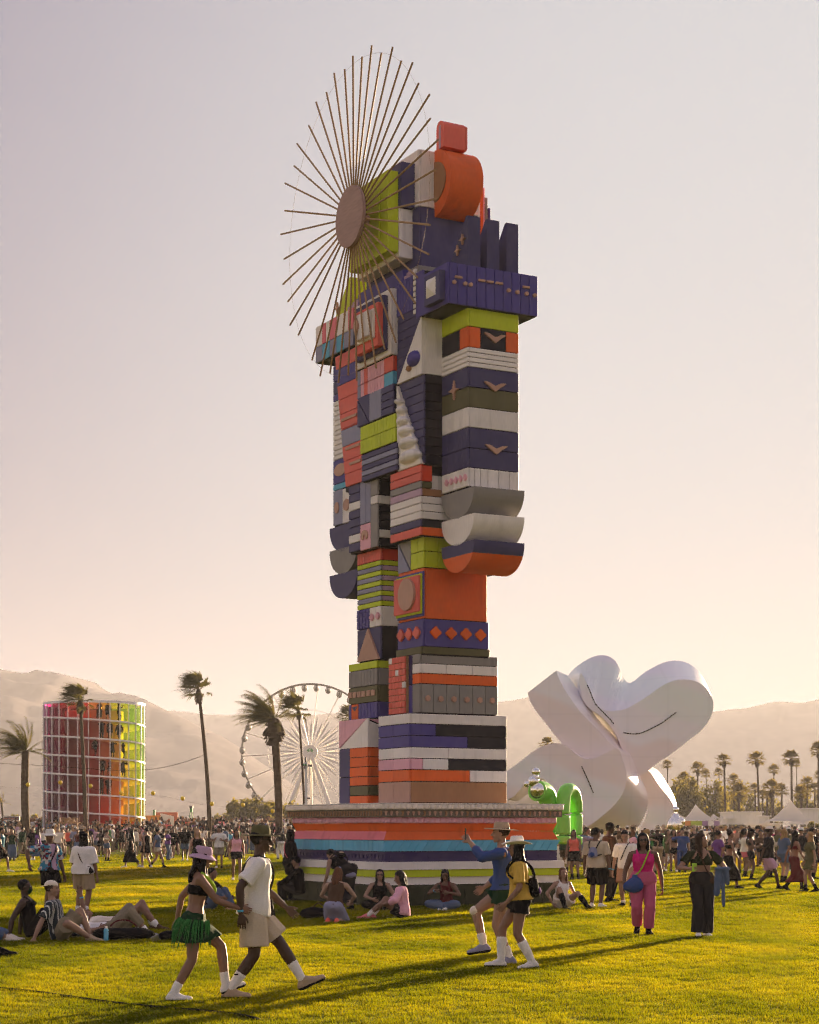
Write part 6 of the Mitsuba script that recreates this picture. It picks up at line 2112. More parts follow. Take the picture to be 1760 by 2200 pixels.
    def sock(s, side, f=.4):
        a, kn = (s.aL, s.kL) if side == 'L' else (s.aR, s.kR)
        return finish(fuse([hull((a - V3(0, 0, .005), .0235), (a + (kn - a) * f * .5, .028), k=1), hull((a + (kn - a) * f * .5, .028), (a + (kn - a) * f, .033), k=1)]), s.edge, 2)

    def hair(s, style='short', length=.16):
        h, B_ = s.head, s.HF
        at_ = lambda x, y, z: h + B_ @ V3(x, y, z)
        kk = 2 if s.lod < 2 else 1
        cap = hull((at_(0, -.013, .021), (.0505, .057, .0525), B_), k=kk)
        cut = m3.Manifold.hull_points(np.array([at_(x, y, z) for x in (-.07, .07) for y, z in ((.004, -.09), (.010, .022), (.030, .045), (.10, .06), (.10, -.09))]))
        low = m3.Manifold.hull_points(np.array([at_(x, y, z) for x in (-.1, .1) for y, z in ((-.1, -.03), (.1, -.012), (-.1, -.12), (.1, -.12))]))
        P, fold = [], .005
        dn = unit(-s.U * .6 + V3(0, 0, -.4))
        bk = -s.Fw
        if style in ('short', 'fade'):
            P = [cap - cut - low] if style == 'short' else [hull((at_(0, -.012, .026), (.048, .054, .044), B_), k=kk) - cut - low]
        elif style == 'bun':
            P = [cap - cut - low, hull((at_(0, -.045, .065), .026), k=kk)]
        elif style == 'long':
            P = [cap - cut]
            b0, mid = at_(0, -.036, -.015), at_(0, -.040, -.06)
            e = mid + dn * length * .55 + bk * .028
            e2 = mid + dn * length + bk * .030
            P += [hull((b0, (.047, .026, .04), B_), (mid, (.048, .022, .03), B_), k=1), hull((mid, (.048, .022, .03), B_), (e, (.050, .016, .02), B_), k=1), hull((e, (.050, .016, .02), B_), (e2, (.030, .010, .012), B_), k=1)]
            for sg in (-1, 1):
                f0, f1 = at_(sg * .041, .002, .015), at_(sg * .046, .006, -.055)
                f2 = f1 + dn * length * .62 + s.Fw * .020 - s.R * sg * .004
                P += [hull((f0, (.013, .019, .02), B_), (f1, (.013, .019, .02), B_), k=1), hull((f1, (.013, .019, .02), B_), (f2, (.013, .011, .012), B_), (at_(sg * .036, -.025, -.05), .018), k=1)]
            fold = .007
        elif style == 'pony':
            P = [cap - cut - low]
            p0 = at_(0, -.062, .03); p1 = p0 + bk * .025 + V3(0, 0, -.03); p2 = p1 + dn * length * .8
            P += [hull((p0, .018), (p1, .020), k=1), hull((p1, .020), (p2, .009), k=1)]
        elif style in ('afro', 'curly'):
            r = .075 if style == 'afro' else .064
            P = [hull((at_(0, -.018, .024), (r, r * .95, r * .95), B_), k=2) - cut]
            if style == 'curly':
                P += [hull((at_(sg * .038, -.02, -.02), .034), (at_(sg * .045, -.022, -.02 - length * .5), .03), k=1) for sg in (-1, 1)] + [hull((at_(0, -.04, 0), .045), (at_(0, -.045, -.02 - length * .5), .038), k=1)]
            fold = .012
        return finish(fuse(P), s.edge * .8, 2, fold, 2, (34, 34, 22 if style in ('afro', 'curly') else 6))

    def hat(s, kind='cap'):
        h, B_ = s.head, s.HF
        at_ = lambda x, y, z: h + B_ @ V3(x, y, z)
        if kind in ('cap', 'back_cap'):
            sg = 1 if kind == 'cap' else -1
            P = [hull((at_(0, -.010, .030), (.052, .060, .047), B_), k=2).trim_by_plane(B_[:, 2], float(np.dot(B_[:, 2], at_(0, 0, .028)))),
                 hull((at_(.03, sg * .035, .030), (.014, .012, .003), B_), (at_(-.03, sg * .035, .030), (.014, .012, .003), B_), (at_(.0, sg * .092, .022), (.030, .010, .003), B_), k=1)]
            return finish(fuse(P), s.edge * .8, 1)
        if kind == 'beanie':
            return finish(hull((at_(0, -.012, .030), (.053, .061, .052), B_), k=2).trim_by_plane(B_[:, 2], float(np.dot(B_[:, 2], at_(0, 0, .016)))), s.edge * .8, 1)
        cr, br, zc, ch = {'bucket': (.052, .078, .018, .052), 'straw': (.050, .105, .030, .050), 'brim': (.050, .098, .030, .056), 'western': (.048, .104, .032, .060)}[kind]
        up = B_[:, 2]
        a = np.linspace(0, 2 * np.pi, 24, endpoint=False)
        ring = lambda r, z, e=1.12, curl=0: np.array([at_(r * math.cos(t), r * e * math.sin(t) - .008, z + curl * abs(math.cos(t)) ** 2) for t in a])
        dz = -.020 if kind == 'bucket' else 0.0
        P = [m3.Manifold.hull_points(np.vstack([ring(cr, zc), ring(cr * .97, zc + ch * .6), ring(cr * .80, zc + ch)]))]
        if kind == 'western':
            v = np.vstack([ring(cr * .95, zc + .002), ring(br, zc + .0, 1.1, .026), ring(br, zc - .005, 1.1, .026), ring(cr * .95, zc - .004)])
        else:
            v = np.vstack([ring(cr * .95, zc + .004), ring(br, zc + dz), ring(br, zc + dz - .005), ring(cr * .95, zc - .004)])
        n = 24
        f = []
        for k in range(4):
            for i in range(n):
                p, q = k * n + i, k * n + (i + 1) % n
                r_, t_ = ((k + 1) % 4) * n + i, ((k + 1) % 4) * n + (i + 1) % n
                f += [[p, q, t_], [p, t_, r_]]
        brim = trimesh.Trimesh(v, f, process=False)
        if brim.volume < 0: brim.invert()
        return join([finish(fuse(P), s.edge, 1), brim])

    def face_bits(s):
        h, B_ = s.head, s.HF
        at_ = lambda x, y, z: h + B_ @ V3(x, y, z)
        eye = [as_mesh(hull((at_(sg * .0185, .0405, .0015), (.0075, .0045, .0042), B_), k=1)) for sg in (-1, 1)]
        lip = as_mesh(hull((at_(-.013, .0455, -.0325), (.004, .0035, .0025), B_), (at_(.013, .0455, -.0325), (.004, .0035, .0025), B_), (at_(0, .0488, -.032), (.006, .004, .005), B_), k=1))
        brow = [as_mesh(hull((at_(sg * .010, .0475, .0145), (.004, .003, .002), B_), (at_(sg * .028, .0405, .0155), (.004, .003, .002), B_), k=1)) for sg in (-1, 1)]
        return eye, lip, brow

    def glasses(s):
        h, B_ = s.head, s.HF
        at_ = lambda x, y, z: h + B_ @ V3(x, y, z)
        P = [as_mesh(hull((at_(sg * .0195, .049, .003), (.0150, .0045, .0105), B_), k=1)) for sg in (-1, 1)]
        P += [as_mesh(hull((at_(sg * .034, .044, .005), .0022), (at_(sg * .047, -.002, .006), .0018), k=0)) for sg in (-1, 1)]
        P.append(as_mesh(hull((at_(-.008, .051, .006), .0024), (at_(.008, .051, .006), .0024), k=0)))
        return as_mesh(fuse([hull((at_(sg * .0195, .049, .003), (.0150, .0045, .0105), B_), k=1) for sg in (-1, 1)] + [hull((at_(-.010, .050, .006), .003), (at_(.010, .050, .006), .003), k=0)] + [hull((at_(sg * .033, .045, .005), .0026), (at_(sg * .047, -.002, .006), .002), k=0) for sg in (-1, 1)]))


def place_matrix(x, y, heading, H, z=0.0):
    """heading: compass of the gaze, 0 = away from the lens, 90 = to the right, 180 = towards the lens."""
    return T().translate([x, y, z]).rotate([0, 0, 1], -heading).scale(H)


def ground_at(px, py):
    d = 4000 * EYE / (py - 1775)
    return gx(px, d), d


def dress(fig, look):
    """All meshes of one dressed figure in body-height units: list of (part name, mesh, bsdf, colour, smooth)."""
    out = [('body', fig.body(), 'skin', look['skin'], True)]
    if look.get('hair'):
        st, col = look['hair'][:2]
        out.append(('hair', fig.hair(st, *(look['hair'][2:3])), 'hairs', col, True))
    if look.get('top'):
        t = look['top']
        out.append((t[2] if len(t) > 2 and isinstance(t[2], str) else 'shirt', fig.top(*t[0]) if isinstance(t[0], tuple) else fig.top(t[0]), 'cloth', t[1], True))
    if look.get('under'):
        t = look['under']
        out.append(('shirt', fig.top(*t[0]), 'cloth', t[1], True))
    if look.get('bottom'):
        b = look['bottom']
        kind, args = b[0], b[2] if len(b) > 2 else ()
        m = fig.skirt(*args) if kind == 'skirt' else fig.bottom(kind, *args)
        out.append((kind, m, 'cloth', b[1], True))
    if look.get('socks'):
        for sd in 'LR': out.append(('sock', fig.sock(sd, look['socks'][0]), 'cloth', look['socks'][1], True))
    if look.get('shoes'):
        for sd in 'LR': out.append(('shoe' if look['shoes'][0] == 'shoe' else 'boot', fig.shoe(sd, look['shoes'][0]), 'cloth', look['shoes'][1], True))
    if fig.lod == 0 and look.get('shoes'):
        for sd in 'LR':
            a, d, sdv, up = fig.foot_axes(sd)
            m = fuse(fig.foot(sd, .0075, .005))
            out.append(('sole', as_mesh(m.trim_by_plane(-up, float(np.dot(-up, a - up * .0315)))), 'cloth', 'charcoal' if look['shoes'][1] not in ('black', 'charcoal') else 'brown', 35))
    if look.get('hat'):
        out.append(('hat', fig.hat(look['hat'][0]), 'cloth', look['hat'][1], 40))
    if fig.lod == 0 or (fig.lod == 1 and look.get('face')):
        eye, lip, brow = fig.face_bits()
        if not look.get('glasses'): out += [('eye', e, 'skin', 'hair_black', True) for e in eye]
        out.append(('mouth', lip, 'skin', 'lip', True))
        out += [('eyebrow', e, 'hairs', look['hair'][1] if look.get('hair') else 'hair_black', True) for e in brow]
    if look.get('glasses'):
        out.append(('sunglasses', fig.glasses(), 'gloss', 'black', True))
    return out


scene['gloss'] = {'type': 'twosided', 'b': {'type': 'principled', 'base_color': mikit.proc(lambda p, n, uv: pick(uv)), 'roughness': 0.18, 'specular': 0.6}}


def person(label, px, py, heading, H, sex, build, pose, look, lod=0, group=None, extra=(), xy=None, z=0.0, **over):
    x, y = xy if xy else ground_at(px, py)
    z = z + float(ground_z(x, y))
    fig = Figure(H, sex, build, pose, lod, **over)
    fig_edge = fig.edge / H
    fig.edge = fig_edge
    key = numbered('person')
    tag(key, label, 'person', group)
    M_ = place_matrix(x, y, heading, H, z)
    for name, mesh, bsdf, col, sm in list(dress(fig, look)) + [e(fig) for e in extra]:
        put(f'{key}__{name}', mesh, bsdf, col, sm, to_world=M_)
    return key, fig, M_


def world(M_, p):
    return (np.array(M_.matrix) @ np.append(np.asarray(p, float), 1))[:3]
# ------------------------------------------------------------------ the people one can tell apart
SIT = dict(
    knees=dict(hip=(0, 0, .072), lean=(-6, 10), aL=(-.07, .27, .03), aR=(.07, .27, .03), kL=(-.25, .2, 1), kR=(.25, .2, 1), wL=(-.03, .20, -.16), wR=(.03, .20, -.16), eL=(-1, -.3, -.4), eR=(1, -.3, -.4)),
    cross=dict(hip=(0, 0, .072), lean=(4, 16), aL=(.05, .15, .035), aR=(-.05, .18, .035), kL=(-1, .35, .2), kR=(1, .35, .2), wL=(.01, .17, -.17), wR=(-.01, .17, -.17), eL=(-1, -.2, -.6), eR=(1, -.2, -.6)),
    back=dict(hip=(0, 0, .072), lean=(-24, -8), aL=(-.06, .30, .03), aR=(.06, .26, .03), kL=(-.15, .2, 1), kR=(.2, .2, 1), wL=(-.07, -.10, -.285), wR=(.07, -.10, -.285), eL=(-.3, -1, .2), eR=(.3, -1, .2)),
    out=dict(hip=(0, 0, .072), lean=(2, 14), aL=(-.05, .42, .03), aR=(.06, .36, .03), kL=(-.1, .1, 1), kR=(.1, .1, 1), wL=(-.01, .19, -.20), wR=(.01, .19, -.20), eL=(-1, -.2, -.5), eR=(1, -.2, -.5)),
    lie=dict(hip=(0, 0, .066), lean=(-84, -86), aL=(-.06, .26, .03), aR=(.06, .33, .03), kL=(-.1, .2, 1), kR=(.1, .2, 1), wL=(-.06, .15, .03), wR=(.06, .20, .02), eL=(-1, 0, -.2), eR=(1, 0, -.2), lying=True),
    kneel=dict(hip=(0, -.02, .175), lean=(16, 30), aL=(-.05, -.10, .025), aR=(.05, -.10, .025), kL=(-.1, 1, -.3), kR=(.1, 1, -.3), wL=(-.01, .19, -.17), wR=(.01, .19, -.19), eL=(-1, -.2, -.4), eR=(1, -.2, -.4), head=(0, -30), fL=(0, -1, -.25), fR=(0, -1, -.25)),
    bend=dict(hip=(0, -.05, .51), lean=(48, 80), aL=(-.06, .02, .04), aR=(.06, -.03, .04), wL=(-.02, .08, -.29), wR=(.02, .10, -.27), head=(0, -30)))
S_ = 'shoe'


def thing_on(name, label, cat, parts, M_):
    key = numbered(name)
    tag(key, label, cat)
    for nm, m, b, c, sm in parts:
        put(f'{key}__{nm}', m, b, c, sm, to_world=M_)
    return key


def back_of(f, t=.17, out=.0):
    """A point just behind the spine of a figure, t up from the hips."""
    i = min(range(8), key=lambda k: abs([-.035, 0, .035, .085, .15, .205, .255, .285][k] - t))
    c, R, U, rx, ry = f.levels[i]
    return c - np.cross(U, R) * (ry + .02 + out), R, U, np.cross(U, R)


def backpack(f, M_, label, col, w=.075, h=.10, d=.035, t=.17, strap='black', accent=None):
    c, R, U, F_ = back_of(f, t, d * .6)
    fr = np.stack([R, F_, U], 1)
    m = finish(hull((c - U * h * .5, (w, d, .03), fr), (c + U * h * .5, (w * .82, d * .75, .03), fr), k=2), .018, 2, .006, 4, (15, 15, 15))
    P = [('bag', m, 'cloth', col, True)]
    for sg, sh in ((-1, f.shL), (1, f.shR)):
        o = sh * .55 + f.neck * .45 + U * .022
        P.append(('strap', tube(smooth_loop([c + R * sg * w * .6 + U * h * .5, o - F_ * .03, o + F_ * .025, f.levels[5][0] + R * sg * .065 + F_ * (f.levels[5][4] + .022), f.levels[4][0] + R * sg * .085 + F_ * .02, c + R * sg * w * .7 - U * h * .5], 24, False), .0075, 6), 'cloth', strap, True))
    if accent:
        P.append(('pocket', finish(hull((c - F_ * d * .9 - U * h * .3, (w * .6, d * .3, .03), fr), k=2), .018, 1), 'cloth', accent, True))
    return thing_on('backpack', label, 'backpack', P, M_)


def sling(f, M_, label, col, hip_side=1, strap='black', front=.2, size=(.06, .028, .045), low=.0, cat='bag', name='shoulder_bag', bagcol=None):
    """A bag at one hip on a strap from the other shoulder."""
    c1, R, U, rx, ry = f.levels[2]
    F_ = np.cross(U, R)
    c = c1 + R * hip_side * (rx + .028) * (1 - abs(front) * .6) + F_ * (ry + .035) * front * 1.6 - U * (.02 + low)
    fr = np.stack([R * (1 - abs(front) * .0), F_, U], 1)
    m = finish(fuse([hull((c - U * size[2] * .45 + R * size[0] * .15, (size[0], size[1], size[2] * .75), fr), (c + U * size[2] * .35, (size[0] * .62, size[1] * .7, size[2] * .4), fr), k=2), hull((c + U * size[2] * .3, (size[0] * .5, size[1] * .5, size[2] * .3), fr), (c + U * size[2] * .95, (size[0] * .22, size[1] * .3, size[2] * .12), fr), k=2)]), .014, 2, .009, 6, (22, 22, 22))
    sh = (f.shL if hip_side > 0 else f.shR) * .5 + f.neck * .5 + U * .020
    ch = f.levels[5]
    Fh = np.cross(ch[2], ch[1])
    front_ = smooth_loop([c + U * size[2], f.levels[3][0] + R * hip_side * .045 + F_ * (f.levels[3][4] + .022), ch[0] - R * hip_side * .015 + Fh * (ch[4] + (.040 if f.sex == 'f' else .022)), sh + Fh * .022, sh - Fh * .022,
                          ch[0] - R * hip_side * .02 - Fh * (ch[4] + .018), f.levels[3][0] + R * hip_side * .05 - F_ * (f.levels[3][4] + .018), c + U * size[2] * .9 - F_ * .015], 44, False)
    return thing_on(name, label, cat, [('bag', m, 'cloth', col, True), ('strap', tube(front_, .0065, 6), 'cloth', strap, True)], M_)


def phone(f, M_, label, side='R', col='black'):
    w, e = (f.wR, f.eR) if side == 'R' else (f.wL, f.eL)
    a = unit(w - e)
    c = w + a * .055 + V3(0, 0, .012)
    return thing_on('phone', label, 'phone', [('case', box(c[0] - .022, c[0] + .022, c[1] - .005, c[1] + .004, c[2] - .035, c[2] + .045, .003), 'gloss', col, False)], M_)


def band(side='R', col='sky', f_=.88):
    def mk(f):
        w, e = (f.wR, f.eR) if side == 'R' else (f.wL, f.eL)
        p = e + (w - e) * f_
        return ('wristband', tube([p - unit(w - e) * .006, p + unit(w - e) * .006], .0185, 12), 'cloth', col, True)
    return mk


def patches(kind):
    """Coloured patches lying on a printed shirt or fringe hanging from a skirt, one mesh of small pieces."""
    def mk(f):
        g = np.random.default_rng(3)
        P = []
        c, R, U, rx, ry = f.levels[1]
        F_ = np.cross(U, R)
        for k in range(110):
            a = g.uniform(0, 2 * math.pi)
            p = c + R * math.cos(a) * (rx + .025) + F_ * math.sin(a) * (ry + .03)
            q = p + V3(math.cos(a) * .03, math.sin(a) * .03 - .02, -g.uniform(.06, .19))
            P.append(tube([p, (p + q) / 2 + V3(0, 0, .012), q], [.0035, .004, .0015], 4))
        return ('fringe', join(P), 'cloth', kind, True)
    return mk


# --- the couple striding right in the left foreground
k, f, M_ = person('person striding right in lilac bucket hat, black and green top and white boots', 409, 2149, 82, 1.62, 'f', .95,
    dict(hip=(.0, .02, .505), aR=(.05, -.11, .042), aL=(-.05, .22, .085), kL=(-.1, 1, .2), lean=(6, 10), wR=(-.02, .24, -.18), eR=(.4, -.4, -1), wL=(-.06, -.14, -.26), toeL=18, head=(-6, -8)),
    dict(skin='skin_b', hair=('long', 'hair_black', .10), top=(('crop', 0, 4), 'black', 'top'), bottom=('skirt', 'forest', (.55, .03)), shoes=('boot', 'paper'), hat=('bucket', 'mauve')), 0, None,
    (patches('green'), lambda f: ('sash', tube(smooth_loop([f.shR * .6 + f.neck * .4 + V3(0, .0, .02), f.levels[5][0] + f.Fw * .098 + f.R * .02, f.levels[4][0] + f.Fw * .085 - f.R * .05], 14, False), .012, 6), 'cloth', 'neon', True)))
labels[f'{k}__fringe'] = {'label': 'green hanging fringe', 'kind': 'stuff'}
k, f, M_ = person('person striding right in white shirt, beige shorts and white socks under a dark wide hat', 544, 2144, 84, 1.83, 'm', 1.06,
    dict(hip=(0, .0, .495), aR=(.05, -.135, .045), aL=(-.05, .285, .085), lean=(5, 7), wR=(.035, -.10, -.27), eR=(.4, -1, 0), wL=(-.05, .16, -.25), toeL=22, head=(-4, 0)),
    dict(skin='skin_d', hair=('short', 'hair_black'), top=(('tee', .75, 0, .014), 'paper'), bottom=('shorts', 'sand', (.82, .014, .02)), socks=(.46, 'paper'), shoes=('shoe', 'tan'), hat=('brim', 'olive'), glasses=1), 0, None, (band('R', 'sky'),))
labels[f'{k}__sock'] = {'label': 'white sock with a small dark mark'}
sling(f, M_, 'black sling bag swinging at the hip of the striding man in white', 'black', -1, 'charcoal', .55, (.065, .035, .06), .02)
_c = f.aR + (f.kR - f.aR) * .30
put(f'{k}__sock__mark', box(_c[0] + .029, _c[0] + .034, _c[1] - .014, _c[1] + .008, _c[2] + .030, _c[2] + .037), 'cloth', 'black', False, to_world=M_)

# --- the couple walking left in the right foreground
k, f, M_ = person('person walking left in blue shirt and green shorts, one arm raised, straw hat on head', 1084, 2071, 272, 1.86, 'm', 1.0,
    dict(hip=(0, 0, .508), aL=(-.05, -.04, .04), aR=(.05, .14, .12), kR=(.1, 1, .4), lean=(2, 4), wL=(-.02, .22, .075), eL=(-.8, -.1, -.8), wR=(.05, .12, -.24), toeR=-10, head=(0, 4)),
    dict(skin='skin_a', hair=('short', 'hair_brown'), top=(('tee', 1.5), 'blue'), bottom=('shorts', 'forest', (.42, .012, .014)), socks=(.3, 'white'), shoes=('shoe', 'slate'), hat=('straw', 'tan')), 0, None,
    (lambda f: ('knee_pad', finish(hull((f.kR + V3(0, .006, 0), .038), k=2), .016, 1), 'cloth', 'cream', True),))
phone(f, M_, 'phone held up by the walking man in the blue shirt', 'L')
k, f, M_ = person('person walking left in white western hat, gold shirt, dark shorts and white tall boots', 1118, 2080, 268, 1.66, 'f', 1.0,
    dict(hip=(0, 0, .508), aL=(-.05, -.09, .045), aR=(.05, .14, .05), lean=(3, 4), wL=(-.04, .10, -.27), wR=(.04, -.08, -.29), toeL=-6),
    dict(skin='skin_b', hair=('long', 'hair_black', .17), top=(('tee', .8), 'gold'), bottom=('shorts', 'black', (.38,)), shoes=('tall_boot', 'paper'), hat=('western', 'paper')), 0)
backpack(f, M_, 'black and violet backpack on the walker in the white western hat', 'black', .075, .09, .05, .085, 'black', 'violet')

# --- two women coming towards the lens on the right
k, f, M_ = person('person in magenta top, pink trousers and dark sunglasses walking towards the camera', 1382, 2009, 184, 1.70, 'f', 1.12,
    dict(hip=(0, 0, .512), aL=(-.05, .02, .042), aR=(.05, -.08, .075), lean=(1, 2), wL=(-.07, -.02, -.30), wR=(.07, .05, -.29), toeR=-30),
    dict(skin='skin_c', hair=('long', 'hair_black', .18), top=('tank', 'magenta', 'tank_top'), bottom=('pants', 'fuchsia', (1.86, .012, .012, 3)), shoes=('boot', 'black'), glasses=1), 0)
sling(f, M_, 'blue drawstring bag on a neon strap, carried in front by the woman in pink', 'blue', 1, 'neon', .62, (.098, .05, .075), .03, 'bag', 'drawstring_bag')
k, f, M_ = person('person in dark olive crop top and wide trousers looking aside, long brown hair', 1508, 2012, 178, 1.69, 'f', 1.06,
    dict(hip=(0, 0, .518), aL=(-.04, .0, .04), aR=(.045, .07, .045), lean=(-2, 0), wR=(.03, .16, -.13), eR=(1, -.5, -.6), wL=(-.03, .14, -.15), eL=(-1, -.4, -.6), head=(58, 0)),
    dict(skin='skin_a', hair=('long', 'hair_brown', .17), top=(('crop', 0, 4, .012), 'moss', 'top'), bottom=('pants', 'charcoal', (1.97, .012, .032, 3)), shoes=('shoe', 'paper')), 0, None,
    (lambda f: ('sleeve', join([finish(fuse(f.sleeve(s, .62, .010, .008)), .016, 2) for s in 'L']), 'cloth', 'moss', True), lambda f: ('sleeve', finish(fuse(f.sleeve('R', .62, .010, .008)), .016, 2), 'cloth', 'moss', True)))
sling(f, M_, 'brown crossbody pouch on the woman in dark olive', 'brown', -1, 'brown', .45, (.035, .02, .03))
phone(f, M_, 'phone in a neon case in the hand of the woman in dark olive', 'R', 'neon')
w = f.wL + V3(0, .03, -.01)
jk = [('cloth', finish(fuse([hull((w + V3(-.06, 0, .03), (.045, .03, .02)), (w + V3(.02, .02, .03), (.04, .03, .018)), k=1), hull((w + V3(-.05, .01, .02), (.03, .02, .02)), (w + V3(-.075, .0, -.10), (.02, .016, .03)), k=1),
       hull((w + V3(.015, .02, .02), (.036, .02, .02)), (w + V3(.035, .03, -.20), (.032, .018, .03)), k=1), hull((w + V3(-.03, .0, .0), (.02, .014, .02)), (w + V3(-.035, -.0, -.30), (.017, .012, .03)), k=1)]), .016, 3, .008, 5, (12, 12, 8)), 'cloth', 'denim', True)]
thing_on('denim_jacket', 'denim jacket draped over the arm of the woman in dark olive', 'jacket', jk, M_)

# --- around the right corner of the pedestal
k, f, M_ = person('person seen from behind in beige shirt, black shorts and black cap with a clear backpack', 1281, 1950, 28, 1.76, 'm', 1.1, 'stand',
    dict(skin='skin_c', hair=('short', 'hair_black'), top=(('tee', .75, 0, .014), 'sand'), bottom=('shorts', 'black', (.92, .014, .02)), shoes=('shoe', 'paper'), hat=('cap', 'black')), 0, None, (band('R', 'sky'),), head=(-38, 0))
backpack(f, M_, 'see through grey backpack with a blue pouch on the man in beige', 'slate', .062, .075, .035, .13, 'black', 'blue')
person('tall person in taupe shirt, black trousers and black cap facing right', 1308, 1938, 70, 1.88, 'm', 1.05, 'relaxed',
    dict(skin='skin_d', hair=('short', 'hair_black'), top=(('tee', .8, 0, .014), 'brown'), bottom=('pants', 'black', (1.9, .012, .012)), shoes=('shoe', 'black'), hat=('cap', 'black')), 0)
k, f, M_ = person('person with short dark hair in white shirt and peach shorts looking down', 1348, 1948, 205, 1.70, 'm', .95, 'relaxed',
    dict(skin='skin_a', hair=('short', 'hair_black'), top=(('tee', .8, 0, .014), 'white'), bottom=('shorts', 'peach', (.85, .012, .016)), socks=(.12, 'white'), shoes=('shoe', 'black')), 0, None, (band('R', 'sky'),), head=(10, -26))
sling(f, M_, 'small dark crossbody bag on the short haired person in white', 'black', 1, 'black', -.1, (.04, .02, .03))
k, f, M_ = person('smiling person with long auburn hair sitting by the pedestal corner in tall black boots', 1207, 1952, 150, 1.66, 'f', 1.0,
    dict(SIT['knees'], aL=(-.16, .36, .03), aR=(.10, .22, .03), kL=(-.1, .2, 1), wL=(-.05, -.04, -.26), wR=(.06, .02, -.25), head=(-10, 6)),
    dict(skin='skin_a', hair=('long', 'hair_auburn', .17), top=('tank', 'white', 'tank_top'), bottom=('shorts', 'cream', (.5, .012, .015)), shoes=('tall_boot', 'black')), 0)
# --- seated along the pedestal
k, f, M_ = person('person bending over with a small backpack, grey tie dye skirt and black top', 745, 1955, 318, 1.70, 'f', 1.0, SIT['bend'],
    dict(skin='skin_a', hair=('short', 'hair_black'), top=('tank', 'black', 'top'), bottom=('skirt', 'charcoal', (1.75, .03)), shoes=('shoe', 'black')), 0, None, (lambda f: ('scarf', finish(hull((f.levels[2][0], (.11, .085, .03)), (f.levels[1][0] + V3(0, 0, -.06), (.115, .09, .05)), k=2), .018, 2, .008, 8, (12, 12, 6)), 'cloth', 'slate', True),))
backpack(f, M_, 'small black backpack with pale pocket on the bending woman', 'black', .06, .07, .035, .2, 'charcoal', 'tan')
person('person kneeling with back turned, ginger hair, brown camisole and plaid skirt', 719, 1981, 12, 1.66, 'f', 1.02, SIT['kneel'],
    dict(skin='skin_e', hair=('long', 'hair_auburn', .10), top=('tank', 'brown', 'camisole'), bottom=('skirt', 'slate', (.85, .02)), shoes=('shoe', 'coral')), 0)
person('person in black top and sunglasses sitting cross legged by the pedestal', 816, 1956, 178, 1.66, 'f', .98, SIT['cross'],
    dict(skin='skin_a', hair=('long', 'hair_black', .16), top=('tank', 'black', 'top'), bottom=('pants', 'black', (1.9,)), shoes=('shoe', 'black'), glasses=1), 0)
k, f, M_ = person('person with big curly hair in a pink shirt sitting sideways, white socks and pink shoes', 864, 1973, 268, 1.68, 'f', 1.0,
    dict(SIT['knees'], aL=(-.05, .40, .03), aR=(.05, .33, .03), kL=(-.1, .2, 1), head=(14, -14)),
    dict(skin='skin_b', hair=('curly', 'hair_black', .12), top=(('tee', 1.3, 0, .016), 'pink'), bottom=('shorts', 'charcoal', (.5,)), socks=(.72, 'white'), shoes=('shoe', 'rose')), 0)
k, f, M_ = person('person with long dark hair sitting cross legged in jeans, looking at a phone', 960, 1955, 196, 1.64, 'f', .97,
    dict(SIT['cross'], wR=(-.02, .16, -.06), wL=(.02, .15, -.09), head=(10, -22)),
    dict(skin='skin_c', hair=('long', 'hair_black', .16), top=('tank', 'wine', 'top'), bottom=('pants', 'denim', (1.8, .012, .02)), shoes=('shoe', 'paper')), 0, None, (band('R', 'sky', .8),))
phone(f, M_, 'phone of the person sitting cross legged in jeans', 'R')
k, f, M_ = person('person with long black hair standing in black beside the left end of the pedestal', 622, 1936, 60, 1.72, 'f', 1.0, 'relaxed',
    dict(skin='skin_c', hair=('long', 'hair_black', .24), top=(('tee', 1.4), 'black'), bottom=('shorts', 'black', (.6,)), shoes=('boot', 'black')), 0)
sling(f, M_, 'dark pouch with pink pattern on the long haired woman in black', 'violet', 1, 'rose', .5, (.05, .024, .05))
person('person in a black cap and black hoodie leaning by the left end of the pedestal', 641, 1942, 285, 1.66, 'm', 1.05, dict(SIT['knees'], hip=(0, 0, .19), aL=(-.08, .22, .035), aR=(.08, .25, .035)),
    dict(skin='skin_b', hair=('short', 'hair_black'), top=(('tee', 1.9, 0, .014), 'black'), bottom=('pants', 'charcoal', (1.9,)), shoes=('shoe', 'slate'), hat=('cap', 'black')), 0)
person('person in jeans sitting on the grass between the striding couple', 452, 1955, 108, 1.68, 'm', 1.0, SIT['knees'],
    dict(skin='skin_b', hair=('short', 'hair_black'), top=(('tee', .7), 'charcoal'), bottom=('pants', 'denim', (1.85,)), shoes=('shoe', 'peach')), 1)

# --- the group at the left
k, f, M_ = person('person with hand on hip in white bucket hat, open flowered shirt and black shorts', 106, 1969, 128, 1.74, 'm', .98,
    dict(POSES['hips'], head=(-40, 2)),
    dict(skin='skin_c', hair=('short', 'hair_black'), top=(('tee', .0, 1, .012), 'mauve', 'undershirt'), bottom=('shorts', 'black', (.62, .012, .016)), socks=(.14, 'white'), shoes=('shoe', 'tan'), hat=('bucket', 'paper')), 0, None,
    (lambda f: ('flowered_shirt', (lambda m: as_mesh(m))(finish(fuse(f.torso(1, 8, .017, .016) + f.sleeve('L', .85, .013, .014) + f.sleeve('R', .85, .013, .014)) -
        m3.Manifold.hull_points(np.array([f.levels[i][0] + f.R * x + f.Fw * y + f.U * z for i, z in ((0, -.05), (7, .06)) for x in (-.034, .034) for y in (.0, .2)])), .018, 2, .005, 3, (14, 14, 7))), 'flowered', 'teal', True),))
